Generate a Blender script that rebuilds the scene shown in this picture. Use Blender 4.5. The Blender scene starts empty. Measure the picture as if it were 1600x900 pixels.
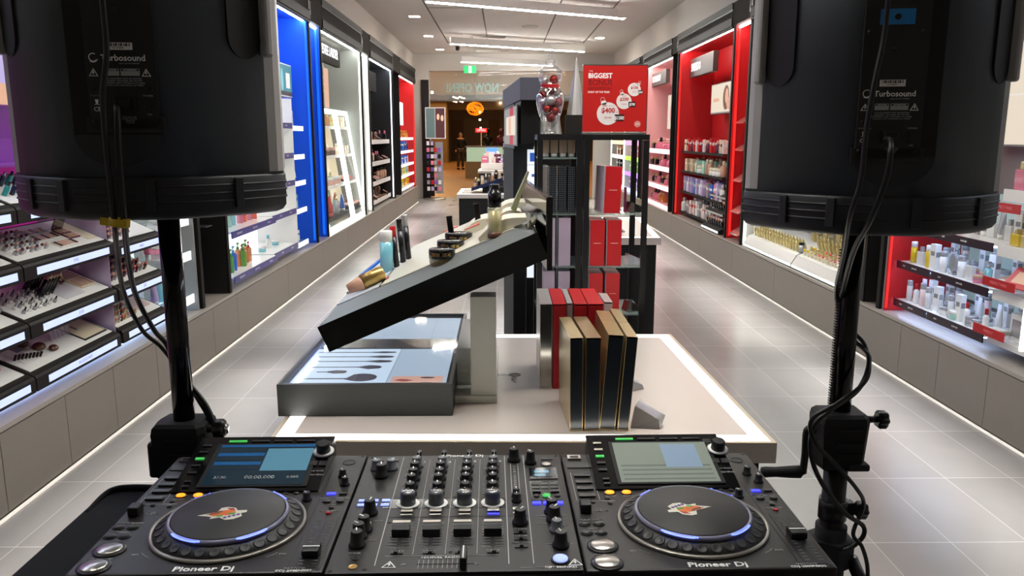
import bpy, bmesh, math, random
from mathutils import Vector, Matrix
random.seed(7)
PI = math.pi
SC = bpy.context.scene
COL = SC.collection

# ------------------------------------------------------------ camera, world, exposure
cam_d = bpy.data.cameras.new('camera'); cam = bpy.data.objects.new('camera', cam_d); COL.objects.link(cam)
cam.location = (0, 0, 1.56)
cam.rotation_euler = (math.radians(90 - 10.74), 0, math.radians(-0.585))
cam_d.sensor_width = 36; cam_d.lens = 28.125; cam_d.clip_start = 0.05; cam_d.clip_end = 200
SC.camera = cam
w = bpy.data.worlds.new('world'); SC.world = w; w.use_nodes = True
w.node_tree.nodes['Background'].inputs[0].default_value = (0.9, 0.85, 0.8, 1)
w.node_tree.nodes['Background'].inputs[1].default_value = 0.25
SC.view_settings.view_transform = 'Standard'
SC.view_settings.look = 'None'
SC.view_settings.gamma = 1
SC.view_settings.use_curve_mapping = False
SC.view_settings.exposure = 0.8
PENDANT_E = 72; BAY_E = 26.0; SCREEN_E = 0.5; TRAY_E = 0.42

# ------------------------------------------------------------ materials
M = {}
def hexc(h):
    h = h.lstrip('#'); c = [int(h[i:i+2], 16)/255 for i in (0, 2, 4)]
    return tuple(v/12.92 if v <= 0.04045 else ((v+0.055)/1.055)**2.4 for v in c)
def mat(n, c='#808080', rough=0.5, metal=0.0, emit=None, es=1.0, trans=0.0, ior=1.45, alpha=1.0, coat=0.0, spec=0.5, noise=0, nscale=20, bump=0):
    if n in M: return M[n]
    m = bpy.data.materials.new(n); m.use_nodes = True; nt = m.node_tree
    b = nt.nodes['Principled BSDF']
    col = (*hexc(c), 1)
    b.inputs['Base Color'].default_value = col
    b.inputs['Roughness'].default_value = rough; b.inputs['Metallic'].default_value = metal
    b.inputs['Transmission Weight'].default_value = trans; b.inputs['IOR'].default_value = ior
    b.inputs['Alpha'].default_value = alpha; b.inputs['Coat Weight'].default_value = coat
    b.inputs['Specular IOR Level'].default_value = spec
    if emit:
        b.inputs['Emission Color'].default_value = (*hexc(emit), 1); b.inputs['Emission Strength'].default_value = es
    if noise or bump:
        tc = nt.nodes.new('ShaderNodeTexCoord'); nz = nt.nodes.new('ShaderNodeTexNoise')
        nz.inputs['Scale'].default_value = nscale; nz.inputs['Detail'].default_value = 4
        nt.links.new(tc.outputs['Object'], nz.inputs['Vector'])
        if noise:
            mx = nt.nodes.new('ShaderNodeMix'); mx.data_type = 'RGBA'
            mx.inputs[6].default_value = tuple(v*(1-noise) for v in col[:3])+(1,)
            mx.inputs[7].default_value = tuple(min(1, v*(1+noise)) for v in col[:3])+(1,)
            nt.links.new(nz.outputs['Fac'], mx.inputs[0]); nt.links.new(mx.outputs[2], b.inputs['Base Color'])
        if bump:
            bp = nt.nodes.new('ShaderNodeBump'); bp.inputs['Strength'].default_value = bump; bp.inputs['Distance'].default_value = 0.001
            nt.links.new(nz.outputs['Fac'], bp.inputs['Height']); nt.links.new(bp.outputs[0], b.inputs['Normal'])
    M[n] = m; return m
def emat(n, c, s): return mat(n, c, 0.5, emit=c, es=s)

def tile_mat():
    m = bpy.data.materials.new('floor_tiles'); m.use_nodes = True; nt = m.node_tree; b = nt.nodes['Principled BSDF']
    geo = nt.nodes.new('ShaderNodeNewGeometry'); sep = nt.nodes.new('ShaderNodeSeparateXYZ')
    nt.links.new(geo.outputs['Position'], sep.inputs[0])
    def ma(op, a, bb):
        n = nt.nodes.new('ShaderNodeMath'); n.operation = op
        for i, v in enumerate((a, bb)):
            if v is None: continue
            if isinstance(v, (int, float)): n.inputs[i].default_value = v
            else: nt.links.new(v, n.inputs[i])
        return n.outputs[0]
    def line(o, off, pitch, w_):
        f = ma('FRACT', ma('DIVIDE', ma('SUBTRACT', o, off-50*pitch), pitch), None)
        return ma('LESS_THAN', f, w_/pitch), ma('FLOOR', ma('DIVIDE', ma('SUBTRACT', o, off-50*pitch), pitch), None)
    gx, ix = line(sep.outputs[0], 1.744, 0.303, 0.0028); gy, iy = line(sep.outputs[1], 2.869, 0.596, 0.0038)
    g = ma('MAXIMUM', gx, gy)
    cb = nt.nodes.new('ShaderNodeCombineXYZ'); nt.links.new(ix, cb.inputs[0]); nt.links.new(iy, cb.inputs[1])
    wn = nt.nodes.new('ShaderNodeTexWhiteNoise'); nt.links.new(cb.outputs[0], wn.inputs['Vector'])
    nz = nt.nodes.new('ShaderNodeTexNoise'); nz.inputs['Scale'].default_value = 3; nz.inputs['Detail'].default_value = 6
    nt.links.new(geo.outputs['Position'], nz.inputs['Vector'])
    t = ma('ADD', ma('MULTIPLY', wn.outputs['Value'], 0.35), ma('MULTIPLY', nz.outputs['Fac'], 0.65))
    r = nt.nodes.new('ShaderNodeMix'); r.data_type = 'RGBA'
    r.inputs[6].default_value = (*hexc('#86827f'), 1); r.inputs[7].default_value = (*hexc('#9c9895'), 1)
    nt.links.new(t, r.inputs[0])
    r2 = nt.nodes.new('ShaderNodeMix'); r2.data_type = 'RGBA'; r2.inputs[7].default_value = (*hexc('#bdb9b2'), 1)
    nt.links.new(g, r2.inputs[0]); nt.links.new(r.outputs[2], r2.inputs[6]); nt.links.new(r2.outputs[2], b.inputs['Base Color'])
    b.inputs['Roughness'].default_value = 0.24; M['floor'] = m
tile_mat()
mat('ceil', '#c9c4be', 0.9); mat('wall', '#bdb8b2', 0.8); mat('groove', '#5a5550', 0.8)
mat('plinth', '#847c74', 0.45, noise=0.04); mat('ledge', '#a09890', 0.3)
mat('frame', '#171514', 0.55, spec=0.2); mat('frame2', '#2e2b29', 0.8, spec=0.08); mat('black', '#0b0b0c', 0.4); mat('blackgloss', '#0a0a0b', 0.12)
mat('blackmat', '#101012', 0.75); mat('cloth', '#0d1118', 0.95, bump=0.4, nscale=400); mat('white', '#e8e6e2', 0.35); mat('whiteg', '#f2f2ef', 0.15)
mat('wood', '#bfa98c', 0.5); mat('blue', '#0a56d8', 0.5); mat('red', '#bc171c', 0.45); mat('purple', '#7a2a9a', 0.5); mat('pink', '#e8b8bc', 0.5)
mat('glass', '#eef6f4', 0.02, trans=1.0, ior=1.2); mat('shelfglass', '#cfe6e0', 0.05, trans=0.8, alpha=0.55)
mat('acrylic', '#e6e2ee', 0.08, alpha=0.28); mat('chrome', '#c8c8c8', 0.12, 1.0); mat('steel', '#b8b4ae', 0.28, 1.0); mat('mirror', '#7c7a76', 0.06, 1.0)
mat('gold', '#b99a5c', 0.28, 0.8); mat('silverfoil', '#cfcac6', 0.22, 0.85); mat('redbox', '#b4181e', 0.4); mat('signred', '#bc1c18', 0.4)
mat('shell', '#3a3f45', 0.55, bump=0.3, nscale=500); mat('skirt', '#25272b', 0.5); mat('grillegrey', '#a9a7a4', 0.45); mat('plate', '#1d1c17', 0.5); mat('recess', '#050506', 0.6)
mat('ink', '#f0f0ee', 0.5); mat('inkdim', '#a8a8a6', 0.5); mat('bluesticker', '#1878b8', 0.4)
mat('deck', '#1d1a1a', 0.42, bump=0.15, nscale=700); mat('deckgloss', '#100f10', 0.12); mat('key', '#2a2827', 0.35); mat('keydk', '#121112', 0.35)
mat('knob', '#0d0d0e', 0.45); mat('knobgrey', '#5c5f64', 0.4); mat('cap', '#b9b3a8', 0.35, 0.6)
mat('rubber', '#070708', 0.65); mat('yellow', '#c8a81e', 0.5); mat('cord', '#131313', 0.4)
emat('ledblue', '#2a2cff', 2.5); emat('ledpale', '#8c9cff', 0.8); emat('ledgreen', '#3aa84a', 0.5); emat('ledorange', '#ff8a1a', 1.1); emat('ledjog', '#5a6cff', 1.8)
emat('pendant', '#fffef8', PENDANT_E); emat('down', '#fff0dc', 60); emat('ledwhite', '#f8fff4', BAY_E); emat('ledcool', '#dfeaff', BAY_E)
emat('ledred', '#ffe0dc', BAY_E*0.8); emat('ledbluebay', '#e4f0ff', BAY_E*0.9); emat('ledpink', '#fff0ec', BAY_E*0.8); emat('ledpurple', '#f4d0ff', BAY_E*0.6)
emat('ledred_s', '#e02420', 0.45); emat('ledbluebay_s', '#0a66e0', 0.42); emat('ledpink_s', '#ffc8c4', 0.8); emat('ledpurple_s', '#504858', 0.1); emat('ledwhite_s', '#fffdf4', 2.0); emat('ledcool_s', '#eef4ff', 1.6)
emat('counterled', '#fffaf2', 3.0); emat('traylabel', '#c4d2ff', TRAY_E); emat('lip', '#eef2f6', 0.62); emat('signwhite', '#f4fbff', 0.62); emat('magenta', '#e020a0', 1.2); emat('ledtray', '#b8d0ff', 9); mat('back_added_glow', '#9cb0b0', 0.3, emit='#a8c4c4', es=0.16); emat('magpanel', '#b0208c', 0.22); emat('toeled', '#fffaf0', 0.22)

# ------------------------------------------------------------ mesh builder
class MB:
    def __init__(s): s.bm = bmesh.new()
    def face_mat(s, verts, mi):
        vs = set(verts)
        for f in s.bm.faces:
            if all(v in vs for v in f.verts): f.material_index = mi
    def _tr(s, verts, T):
        if T is not None:
            for v in verts: v.co = T @ v.co
    def box(s, x0, x1, y0, y1, z0, z1, T=None, mi=0, bev=0):
        vs = [s.bm.verts.new(p) for p in ((x0,y0,z0),(x1,y0,z0),(x1,y1,z0),(x0,y1,z0),(x0,y0,z1),(x1,y0,z1),(x1,y1,z1),(x0,y1,z1))]
        fs = [s.bm.faces.new([vs[i] for i in q]) for q in ((3,2,1,0),(4,5,6,7),(0,1,5,4),(1,2,6,5),(2,3,7,6),(3,0,4,7))]
        for f in fs: f.material_index = mi
        if bev:
            es = list({e for f in fs for e in f.edges})
            r = bmesh.ops.bevel(s.bm, geom=es, offset=bev, segments=2, affect='EDGES', profile=0.5)
            allv = {v for f in r['faces'] for v in f.verts} | {v for v in vs if v.is_valid}
            for f in r['faces']: f.material_index = mi
            s._tr(allv, T)
        else: s._tr(vs, T)
        return s
    def prism(s, poly, a0, a1, axis='z', T=None, mi=0):
        def P(p, a):
            if axis == 'z': return (p[0], p[1], a)
            if axis == 'y': return (p[0], a, p[1])
            return (a, p[0], p[1])
        A = [s.bm.verts.new(P(p, a0)) for p in poly]; B = [s.bm.verts.new(P(p, a1)) for p in poly]
        n = len(poly); fs = [s.bm.faces.new(A[::-1]), s.bm.faces.new(B)]
        for i in range(n): fs.append(s.bm.faces.new((A[i], A[(i+1) % n], B[(i+1) % n], B[i])))
        for f in fs: f.material_index = mi
        s._tr(A+B, T); return s
    def loft(s, rings, T=None, mi=0, cap=True):
        R = [[s.bm.verts.new(p) for p in r] for r in rings]; n = len(R[0])
        for a, b in zip(R, R[1:]):
            for i in range(n):
                f = s.bm.faces.new((a[i], a[(i+1) % n], b[(i+1) % n], b[i])); f.material_index = mi; f.smooth = True
        if cap:
            for r in (R[0][::-1], R[-1]):
                try: f = s.bm.faces.new(r); f.material_index = mi
                except ValueError: pass
        s._tr([v for r in R for v in r], T); return s
    def lathe(s, prof, c=(0,0,0), n=24, T=None, mi=0, a0=0, a1=2*PI, smooth=True):
        full = abs(a1-a0-2*PI) < 1e-6; k = n if full else n+1; R = []
        for r, z in prof:
            R.append([s.bm.verts.new((c[0]+r*math.cos(a0+(a1-a0)*i/n), c[1]+r*math.sin(a0+(a1-a0)*i/n), c[2]+z)) for i in range(k)])
        for a, b in zip(R, R[1:]):
            for i in range(n):
                j = (i+1) % k if full else i+1
                f = s.bm.faces.new((a[i], a[j], b[j], b[i])); f.smooth = smooth; f.material_index = mi
        if full:
            for r, ring in ((prof[0][0], R[0][::-1]), (prof[-1][0], R[-1])):
                if r > 1e-5:
                    f = s.bm.faces.new(ring); f.material_index = mi
        s._tr([v for r in R for v in r], T); return s
    def cyl(s, c, r, z0, z1, n=20, T=None, mi=0, r2=None):
        return s.lathe([(r, z0), (r if r2 is None else r2, z1)], (c[0], c[1], 0), n, T, mi)
    def tube(s, pts, r, n=8, smooth=True, sub=6, closed=False):
        P = [Vector(p) for p in pts]
        if sub > 1 and len(P) > 2:
            Q = []
            for i in range(len(P)-1):
                p0 = P[max(i-1, 0)]; p1 = P[i]; p2 = P[i+1]; p3 = P[min(i+2, len(P)-1)]
                for k in range(sub):
                    t = k/sub
                    Q.append(0.5*((2*p1)+(p2-p0)*t+(2*p0-5*p1+4*p2-p3)*t*t+(3*p1-p0-3*p2+p3)*t**3))
            Q.append(P[-1]); P = Q
        rings = []; up = Vector((0.13, 0.31, 0.94)).normalized()
        for i, p in enumerate(P):
            d = (P[min(i+1, len(P)-1)]-P[max(i-1, 0)]).normalized()
            u = (up-up.dot(d)*d)
            if u.length < 1e-3: u = Vector((1, 0, 0))
            u.normalize(); up = u; v = d.cross(u)
            rr = r[i*(len(r)-1)//max(1, len(P)-1)] if isinstance(r, (list, tuple)) else r
            rings.append([p+rr*(math.cos(2*PI*k/n)*u+math.sin(2*PI*k/n)*v) for k in range(n)])
        return s.loft(rings)
    def ball(s, c, r, n=12, m=8, sc=(1,1,1)):
        prof = [(max(1e-4, r*math.sin(PI*i/m)), -r*math.cos(PI*i/m)) for i in range(m+1)]
        T = Matrix.Translation(c) @ Matrix.Diagonal((*sc, 1))
        return s.lathe(prof, (0,0,0), n, T)
    def mesh(s, name, mats):
        bmesh.ops.recalc_face_normals(s.bm, faces=s.bm.faces)
        me = bpy.data.meshes.new(name); s.bm.to_mesh(me); s.bm.free()
        for m in (mats if isinstance(mats, (list, tuple)) else [mats]): me.materials.append(M[m])
        return me
    def build(s, name, m, parent=None, off=None):
        """off: world point that is the parent's origin (geometry given in world coordinates)"""
        if off is not None:
            for v in s.bm.verts: v.co -= Vector(off)
        o = bpy.data.objects.new(name, s.mesh(name, m)); COL.objects.link(o); o.parent = parent
        return o
def tag(o, label, cat, group=None, kind=None):
    o['label'] = label; o['category'] = cat
    if group: o['group'] = group
    if kind: o['kind'] = kind
    return o
def empty(name, loc=(0,0,0), rz=0, label=None, cat=None, group=None):
    o = bpy.data.objects.new(name, None); COL.objects.link(o); o.location = loc; o.rotation_euler = (0, 0, rz); o.empty_display_size = 0.05
    if label: tag(o, label, cat, group)
    return o
def thing(name, mb, m, label, cat, loc=(0,0,0), rot=(0,0,0), group=None):
    """one-mesh thing: geometry in local coordinates"""
    o = mb.build(name, m); o.location = loc; o.rotation_euler = rot; return tag(o, label, cat, group)
def wthing(name, mb, m, label, cat, base, group=None):
    """one-mesh thing: geometry in world coordinates, origin set at base"""
    o = mb.build(name, m, off=base); o.location = base; return tag(o, label, cat, group)
def inst(name, me, parent, loc, rot=(0,0,0), sc=None):
    o = bpy.data.objects.new(name, me); COL.objects.link(o); o.parent = parent; o.location = loc; o.rotation_euler = rot
    if sc: o.scale = sc
    return o
def struct(name, mb, m):
    o = mb.build(name, m); o['kind'] = 'structure'; return o
def copy_tree(o, parent=None):
    c = o.copy(); COL.objects.link(c); c.parent = parent
    for ch in list(o.children): copy_tree(ch, c)
    return c
def text(parent, s, size, loc, rot=(0,0,0), m='ink', name='lettering', bold=0.0, align='CENTER', sx=1.0, mirror=False, ext=0.0003, shear=0):
    cu = bpy.data.curves.new(name, 'FONT'); cu.body = s; cu.size = size; cu.align_x = align; cu.align_y = 'CENTER'
    cu.extrude = ext; cu.offset = bold*size; cu.resolution_u = 2; cu.shear = shear
    t = bpy.data.objects.new(name, cu); me = bpy.data.meshes.new_from_object(t)
    bpy.data.objects.remove(t); bpy.data.curves.remove(cu)
    me.name = name; me.materials.clear(); me.materials.append(M[m])
    k = -1 if mirror else 1
    for v in me.vertices: v.co.x *= sx*k
    o = bpy.data.objects.new(name, me); COL.objects.link(o); o.parent = parent; o.location = loc; o.rotation_euler = rot
    return o
ORD = ['first','second','third','fourth','fifth','sixth','seventh','eighth','ninth','tenth','eleventh','twelfth','thirteenth','fourteenth','fifteenth','sixteenth','seventeenth','eighteenth','nineteenth','twentieth']
def ordn(i): return ORD[i] if i < len(ORD) else 'later'

# ------------------------------------------------------------ the room
XL, XR = -2.07, 2.58
PZ = 0.385          # top of base cabinets
HT = 3.10           # top of wall cabinets
ZC = 3.58           # ceiling
YE = 20.95           # end of the shop
mb = MB(); mb.box(-2.9, 3.4, -4, YE, -0.1, 0); struct('floor', mb, 'floor')
mb = MB(); mb.box(-2.9, 3.4, -4, YE, ZC, ZC+0.1); struct('ceiling', mb, 'ceil')
mb = MB(); mb.box(-2.9, -2.68, -4, YE, 0, ZC); struct('wall_left', mb, 'wall')
mb = MB(); mb.box(-2.68, -2.25, -4, YE, HT+0.001, ZC); struct('trim_3', mb, 'wall')
mb = MB(); mb.box(3.2, 3.4, -4, YE, 0, ZC); struct('wall_right', mb, 'wall')
mb = MB(); mb.box(2.75, 3.2, -4, YE, HT-0.069, ZC); struct('trim_4', mb, 'wall')
mb = MB(); mb.box(-2.9, 3.4, -4.1, -4, 0, ZC); struct('wall_back', mb, 'wall')
# bulkhead and side returns round the shopfront opening
mb = MB(); mb.box(-2.68, -1.87, YE-0.25, YE, 0, ZC); mb.box(-1.87, 2.3, YE-0.25, YE, 3.17, ZC); mb.box(2.3, 3.2, YE-0.25, YE, 0, ZC)
struct('wall_front', mb, 'wall')
mb = MB(); mb.box(-2.07, -1.88, YE-0.30, YE-0.252, 0, 2.95); struct('trim_1', mb, 'black')
# raised ceiling panels: shadow gaps
mb = MB()
for x in (-1.22, -0.34, 0.88, 1.76): mb.box(x-0.012, x+0.012, 1, 18.3, ZC-0.006, ZC-0.001)
for y in (5.0, 8.5, 13.4, 18.3): mb.box(-1.22, 1.76, y-0.012, y+0.012, ZC-0.006, ZC-0.001)
struct('trim_2', mb, 'groove')

def base_cabs(side, cuts, x):
    s = -1 if side == 'left' else 1
    for i, (a, b) in enumerate(zip(cuts, cuts[1:])):
        e = empty('base_cabinet', (x+s*0.3, (a+b)/2, 0), 0, 'warm grey base cabinet under the %s wall display, %s from the near end' % (side, ordn(i)), 'base cabinet', '%s wall base cabinets' % side)
        m1 = MB(); m1.box(*sorted((x+s*0.02, x+s*0.55)), a+0.002, b-0.002, 0.0, PZ-0.025); m1.build('carcass', 'plinth', e, e.location)
        m1 = MB(); m1.box(*sorted((x, x+s*0.019)), a+0.0025, b-0.0025, 0.018, PZ-0.028); m1.build('door', 'plinth', e, e.location)
    m1 = MB(); m1.box(*sorted((x-s*0.001, x+s*0.56)), cuts[0], cuts[-1], PZ-0.022, PZ)
    wthing('ledge', m1, 'ledge', 'long pale ledge running along the top of the %s base cabinets' % side, 'ledge', (x+s*0.3, 6, PZ-0.022))
    m1 = MB(); m1.box(*sorted((x-s*0.012, x-s*0.001)), cuts[0], cuts[-1], 0, 0.010); struct('baseboard_'+side, m1, 'toeled')
base_cabs('left', [1.0, 2.2, 3.13, 3.63, 4.10, 4.63, 5.58, 6.10, 7.58, 9.1, 10.6, 12.2, 13.8, 15.4, 17.3, 19.4], XL)
base_cabs('right', [1.0, 2.4, 3.3, 4.08, 4.57, 5.03, 6.06, 7.50, 8.93, 10.4, 12.3, 14.0, 15.6, 17.4, 19.5], XR)

def post(side, y0, y1, lab, h=HT):
    s = -1 if side == 'left' else 1; x = XL if s < 0 else XR
    e = empty('cabinet_post', (x+s*0.25, (y0+y1)/2, PZ), 0, lab, 'post')
    m1 = MB(); m1.box(*sorted((x+s*0.012, x+s*0.50)), y0, y0+0.035, PZ, h); m1.build('upright', 'frame', e, e.location)
    m1 = MB(); m1.box(*sorted((x+s*0.012, x+s*0.50)), y1-0.035, y1, PZ, h); m1.build('upright', 'frame', e, e.location)
    return e
def niche(side, y0, y1, inner, lab, led=None):
    s = -1 if side == 'left' else 1; x = XL if s < 0 else XR
    e = empty('side_niche', (x+s*0.25, (y0+y1)/2, PZ), 0, lab, 'niche')
    w_ = 0.045
    for a, b in ((y0, y0+w_), (y1-w_, y1)):
        m1 = MB(); m1.box(*sorted((x+s*0.012, x+s*0.55)), a, b, PZ+0.001, 2.78); m1.build('upright', 'frame', e, e.location)
    m1 = MB(); m1.box(*sorted((x+s*0.50, x+s*0.55)), y0+w_, y1-w_, PZ+0.001, 2.78)
    for a, b in ((y0+w_, y0+w_+0.008), (y1-w_-0.008, y1-w_)): m1.box(*sorted((x+s*0.03, x+s*0.50)), a, b, PZ+0.001, 2.78)
    m1.build('lining', inner, e, e.location)
    m1 = MB(); m1.box(*sorted((x+s*0.0, x+s*0.55)), y0, y1, 2.78, HT-0.07*(s > 0)); m1.build('header', 'frame2', e, e.location)
    m1 = MB(); m1.box(*sorted((x-s*0.004, x)), y0+0.02, y0+0.05, 2.84, HT-0.12); m1.build('slot', 'black', e, e.location)
    if led:
        m1 = MB(); m1.box(*sorted((x+s*0.05, x+s*0.075)), y1-w_-0.03, y1-w_-0.010, PZ+0.03, 2.76); m1.build('led_strip', led+'_s', e, e.location)
        m1 = MB(); m1.box(*sorted((x+s*0.05, x+s*0.075)), y0+w_+0.010, y1-w_-0.034, 2.75, 2.77); m1.build('led_strip', led, e, e.location)
    return e
WASH_W = 1.45
def add_floor_light(e, p, length, out):
    """added area light at the header, not a fitting, to brighten the floor band"""
    l = bpy.data.lights.new('added_floor_light', 'AREA'); l.shape = 'RECTANGLE'; l.size = 0.02; l.size_y = length; l.energy = WASH_W*length; l.spread = math.radians(20); l.color = (1.0, 0.97, 0.95)
    o = bpy.data.objects.new('added_floor_light', l); COL.objects.link(o); o.parent = e
    o.location = Vector(p)-e.location; o.rotation_euler = (0, -out*math.radians(9.5)*1.0, 0)
def bay(side, y0, y1, inner, led, lab, ztop=2.80, dep=0.55, sides=True):
    s = -1 if side == 'left' else 1; x = XL if s < 0 else XR
    H1 = HT-0.07*(s > 0)
    e = empty('wall_cabinet', (x+s*0.25, (y0+y1)/2, PZ), 0, lab, 'wall cabinet')
    m1 = MB(); m1.box(*sorted((x+s*dep, x+s*(dep+0.03))), y0, y1, PZ+0.001, ztop); m1.build('back_panel', inner, e, e.location)
    for a, b in ((y0, y0+0.02), (y1-0.02, y1)):
        m1 = MB(); m1.box(*sorted((x+s*0.03, x+s*dep)), a, b, PZ+0.001, ztop); m1.build('side_panel', inner, e, e.location)
    m1 = MB(); m1.box(*sorted((x+s*0.03, x+s*dep)), y0+0.021, y1-0.021, ztop-0.012, ztop); m1.build('top_panel', inner, e, e.location)
    m1 = MB(); m1.box(*sorted((x, x+s*0.58)), y0-0.001, y1+0.001, ztop+0.001, H1); m1.build('header', 'frame2', e, e.location)
    m1 = MB(); m1.box(*sorted((x-s*0.012, x-s*0.0005)), y0, y1, H1-0.07, H1); m1.box(*sorted((x-s*0.012, x-s*0.0005)), y0, y1, ztop-0.02, ztop+0.07); m1.box(*sorted((x-s*0.0005, x+s*0.025)), y0+0.001, y1-0.001, ztop-0.045, ztop-0.0005)
    m1.build('cornice', 'frame', e, e.location)
    m1 = MB(); m1.box(*sorted((x-s*0.006, x-s*0.0005)), y0+0.01, y1-0.01, H1-0.085, H1-0.072); m1.box(*sorted((x-s*0.006, x-s*0.0005)), y1-0.05, y1-0.01, ztop+0.09, H1-0.085)
    m1.build('shadow_gap', 'black', e, e.location)
    if led:
        m1 = MB(); m1.box(*sorted((x+s*0.06, x+s*0.085)), y0+0.03, y1-0.03, ztop-0.034, ztop-0.014); m1.build('led_strip', led, e, e.location)
        add_floor_light(e, (x-s*0.03, (y0+y1)/2, ztop-0.03), y1-y0-0.1, -s)  # added light for the bright band along the floor
        if not sides: return e
        m1 = MB(); m1.box(*sorted((x+s*0.035, x+s*0.055)), y1-0.032, y1-0.021, PZ+0.03, ztop-0.03); m1.build('led_strip', led+'_s', e, e.location)
        m1 = MB(); m1.box(*sorted((x+s*0.035, x+s*0.055)), y0+0.021, y0+0.032, PZ+0.03, ztop-0.03); m1.build('led_strip', led+'_s', e, e.location)
    return e
# left wall
mat('liningwhite', '#d6d6d4', 0.4); mat('liningdark', '#1c1a1a', 0.4); mat('lininggrey', '#8a8a88', 0.35); mat('liningpurple', '#7a2c92', 0.4); mat('brown', '#6b5c50', 0.5); mat('liningpink','#e0a8a8',0.5)
bay('left', 1.0, 5.42, 'lininggrey', 'ledcool', 'wall cabinet of make-up trays nearest on the left', sides=False)
niche('left', 5.44, 6.04, 'liningdark', 'narrow dark niche between the purple make-up cabinet and the blue one')
bay('left', 6.06, 8.94, 'blue', 'ledbluebay', 'tall cobalt blue lit wall cabinet on the left')
niche('left', 8.95, 9.54, 'blue', 'narrow blue niche beside the blue wall cabinet', 'ledbluebay')
bay('left', 9.55, 12.15, 'lininggrey', 'ledwhite', 'grey wall cabinet on the left with two leaning lit display frames')
niche('left', 12.16, 12.85, 'liningwhite', 'narrow white niche beside the cabinet of leaning frames', 'ledwhite')
bay('left', 12.87, 15.47, 'liningdark', 'ledcool', 'black-lined wall cabinet on the left with four make-up shelves')
niche('left', 15.48, 16.44, 'liningdark', 'narrow black niche before the far red cabinet on the left')
bay('left', 16.45, 19.3, 'red', 'ledred', 'far red wall cabinet at the end of the left wall')
# right wall
e_ = bay('right', 1.0, 5.38, 'lininggrey', 'ledcool', 'wall cabinet of skincare shelves with a red side wall nearest on the right', sides=False)
m1 = MB(); m1.box(XR+0.03, XR+0.549, 5.345, 5.359, PZ+0.001, 2.78); m1.build('red_side_lining', 'red', e_, e_.location)
m1 = MB(); m1.box(XR+0.032, XR+0.045, 5.333, 5.3445, PZ+0.02, 2.74); m1.build('led_strip', 'ledred_s', e_, e_.location)
niche('right', 5.39, 5.68, 'liningdark', 'narrow niche between the near red cabinet and the white one on the right')
bay('right', 5.69, 8.68, 'liningwhite', 'ledwhite', 'bright white lit wall cabinet on the right, mostly behind the speaker')
niche('right', 8.69, 9.37, 'red', 'narrow red niche holding small clear shelves on the right', 'ledred')
bay('right', 9.38, 12.25, 'red', 'ledred', 'tall red lit wall cabinet on the right with a grey sign')
niche('right', 12.26, 12.66, 'liningdark', 'narrow dark niche between the red and pink cabinets on the right')
bay('right', 12.67, 15.2, 'liningpink', 'ledpink', 'pale pink lit wall cabinet on the right')
niche('right', 15.21, 15.6, 'liningdark', 'narrow dark niche past the pink cabinet on the right')
bay('right', 15.61, 17.7, 'liningwhite', 'ledwhite', 'white lit wall cabinet with coloured bands past the pink one')
bay('right', 17.72, 19.8, 'lininggrey', 'ledwhite', 'last wall cabinet at the far end of the right wall')
# pendant lights
def pendant(x0, y0, x1, y1, z, lab):
    L = math.hypot(x1-x0, y1-y0); a = math.atan2(y1-y0, x1-x0)
    e = empty('pendant_light', ((x0+x1)/2, (y0+y1)/2, z), a, lab, 'pendant light', 'diagonal linear pendant lights')
    m1 = MB(); m1.box(-L/2, L/2, -0.035, 0.035, 0.012, 0.14, bev=0.003); m1.build('housing', 'white', e)
    m1 = MB(); m1.box(-L/2+0.01, L/2-0.01, -0.03, 0.03, 0.0, 0.011); m1.build('diffuser', 'pendant', e)
    for sx in (-1, 1):
        m1 = MB(); m1.tube([(sx*L*0.42, 0, 0.14), (sx*L*0.42, 0, ZC-z-0.003)], 0.003, 6, sub=1); m1.build('suspension_wire', 'steel', e)
PEND = [(-1.06, 11.5, 1.76, 13.0, 'nearest'), (-1.06, 16.6, 1.76, 18.1, 'middle'), (-1.2, 6.4, 1.76, 7.9, 'overhead'), (-1.1, 1.3, 1.76, 2.8, 'overhead near')]
for i, (a, b, c, d, n) in enumerate(PEND):
    pendant(a, b, c, d, 3.36, {'nearest': 'long white pendant strip light nearest in view, crossing the top edge', 'middle': 'long pendant strip light in the middle, above the jar tip', 'overhead': 'pendant strip light overhead before the ones in view', 'overhead near': 'pendant strip light overhead by the decks'}[n])
pendant(-0.98, 19.2, 1.2, 20.2, 3.24, 'furthest pendant strip light in front of the shopfront')
dl = MB(); dl.box(-0.11, 0.11, -0.11, 0.11, -0.012, 0.0, bev=0.002); DLF = dl.mesh('frame', 'steel')
dl = MB()
for k in (-1, 0, 1): dl.box(-0.085, 0.085, k*0.055-0.02, k*0.055+0.02, -0.016, -0.0121)
DLL = dl.mesh('lamp', 'down')
for i, (x, y) in enumerate([(-1.52, 14.3), (-1.53, 17.0), (-1.5, 19.6), (2.02, 14.5), (2.0, 17.3), (-1.52, 8), (2.0, 8), (-1.52, 2.5), (2.0, 2.5)]):
    e = empty('downlight', (x, y, ZC-0.001), 0, 'square recessed downlight on the %s side of the ceiling, %s' % ('left' if x < 0 else 'right', ['nearest in view','second in view','furthest in view','nearest in view','second in view','above the blue cabinet','above the white cabinet','above the make-up cabinet','above the skincare shelves'][i]), 'downlight')
    inst('frame', DLF, e, (0,0,0)); inst('lamp', DLL, e, (0,0,0))
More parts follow.
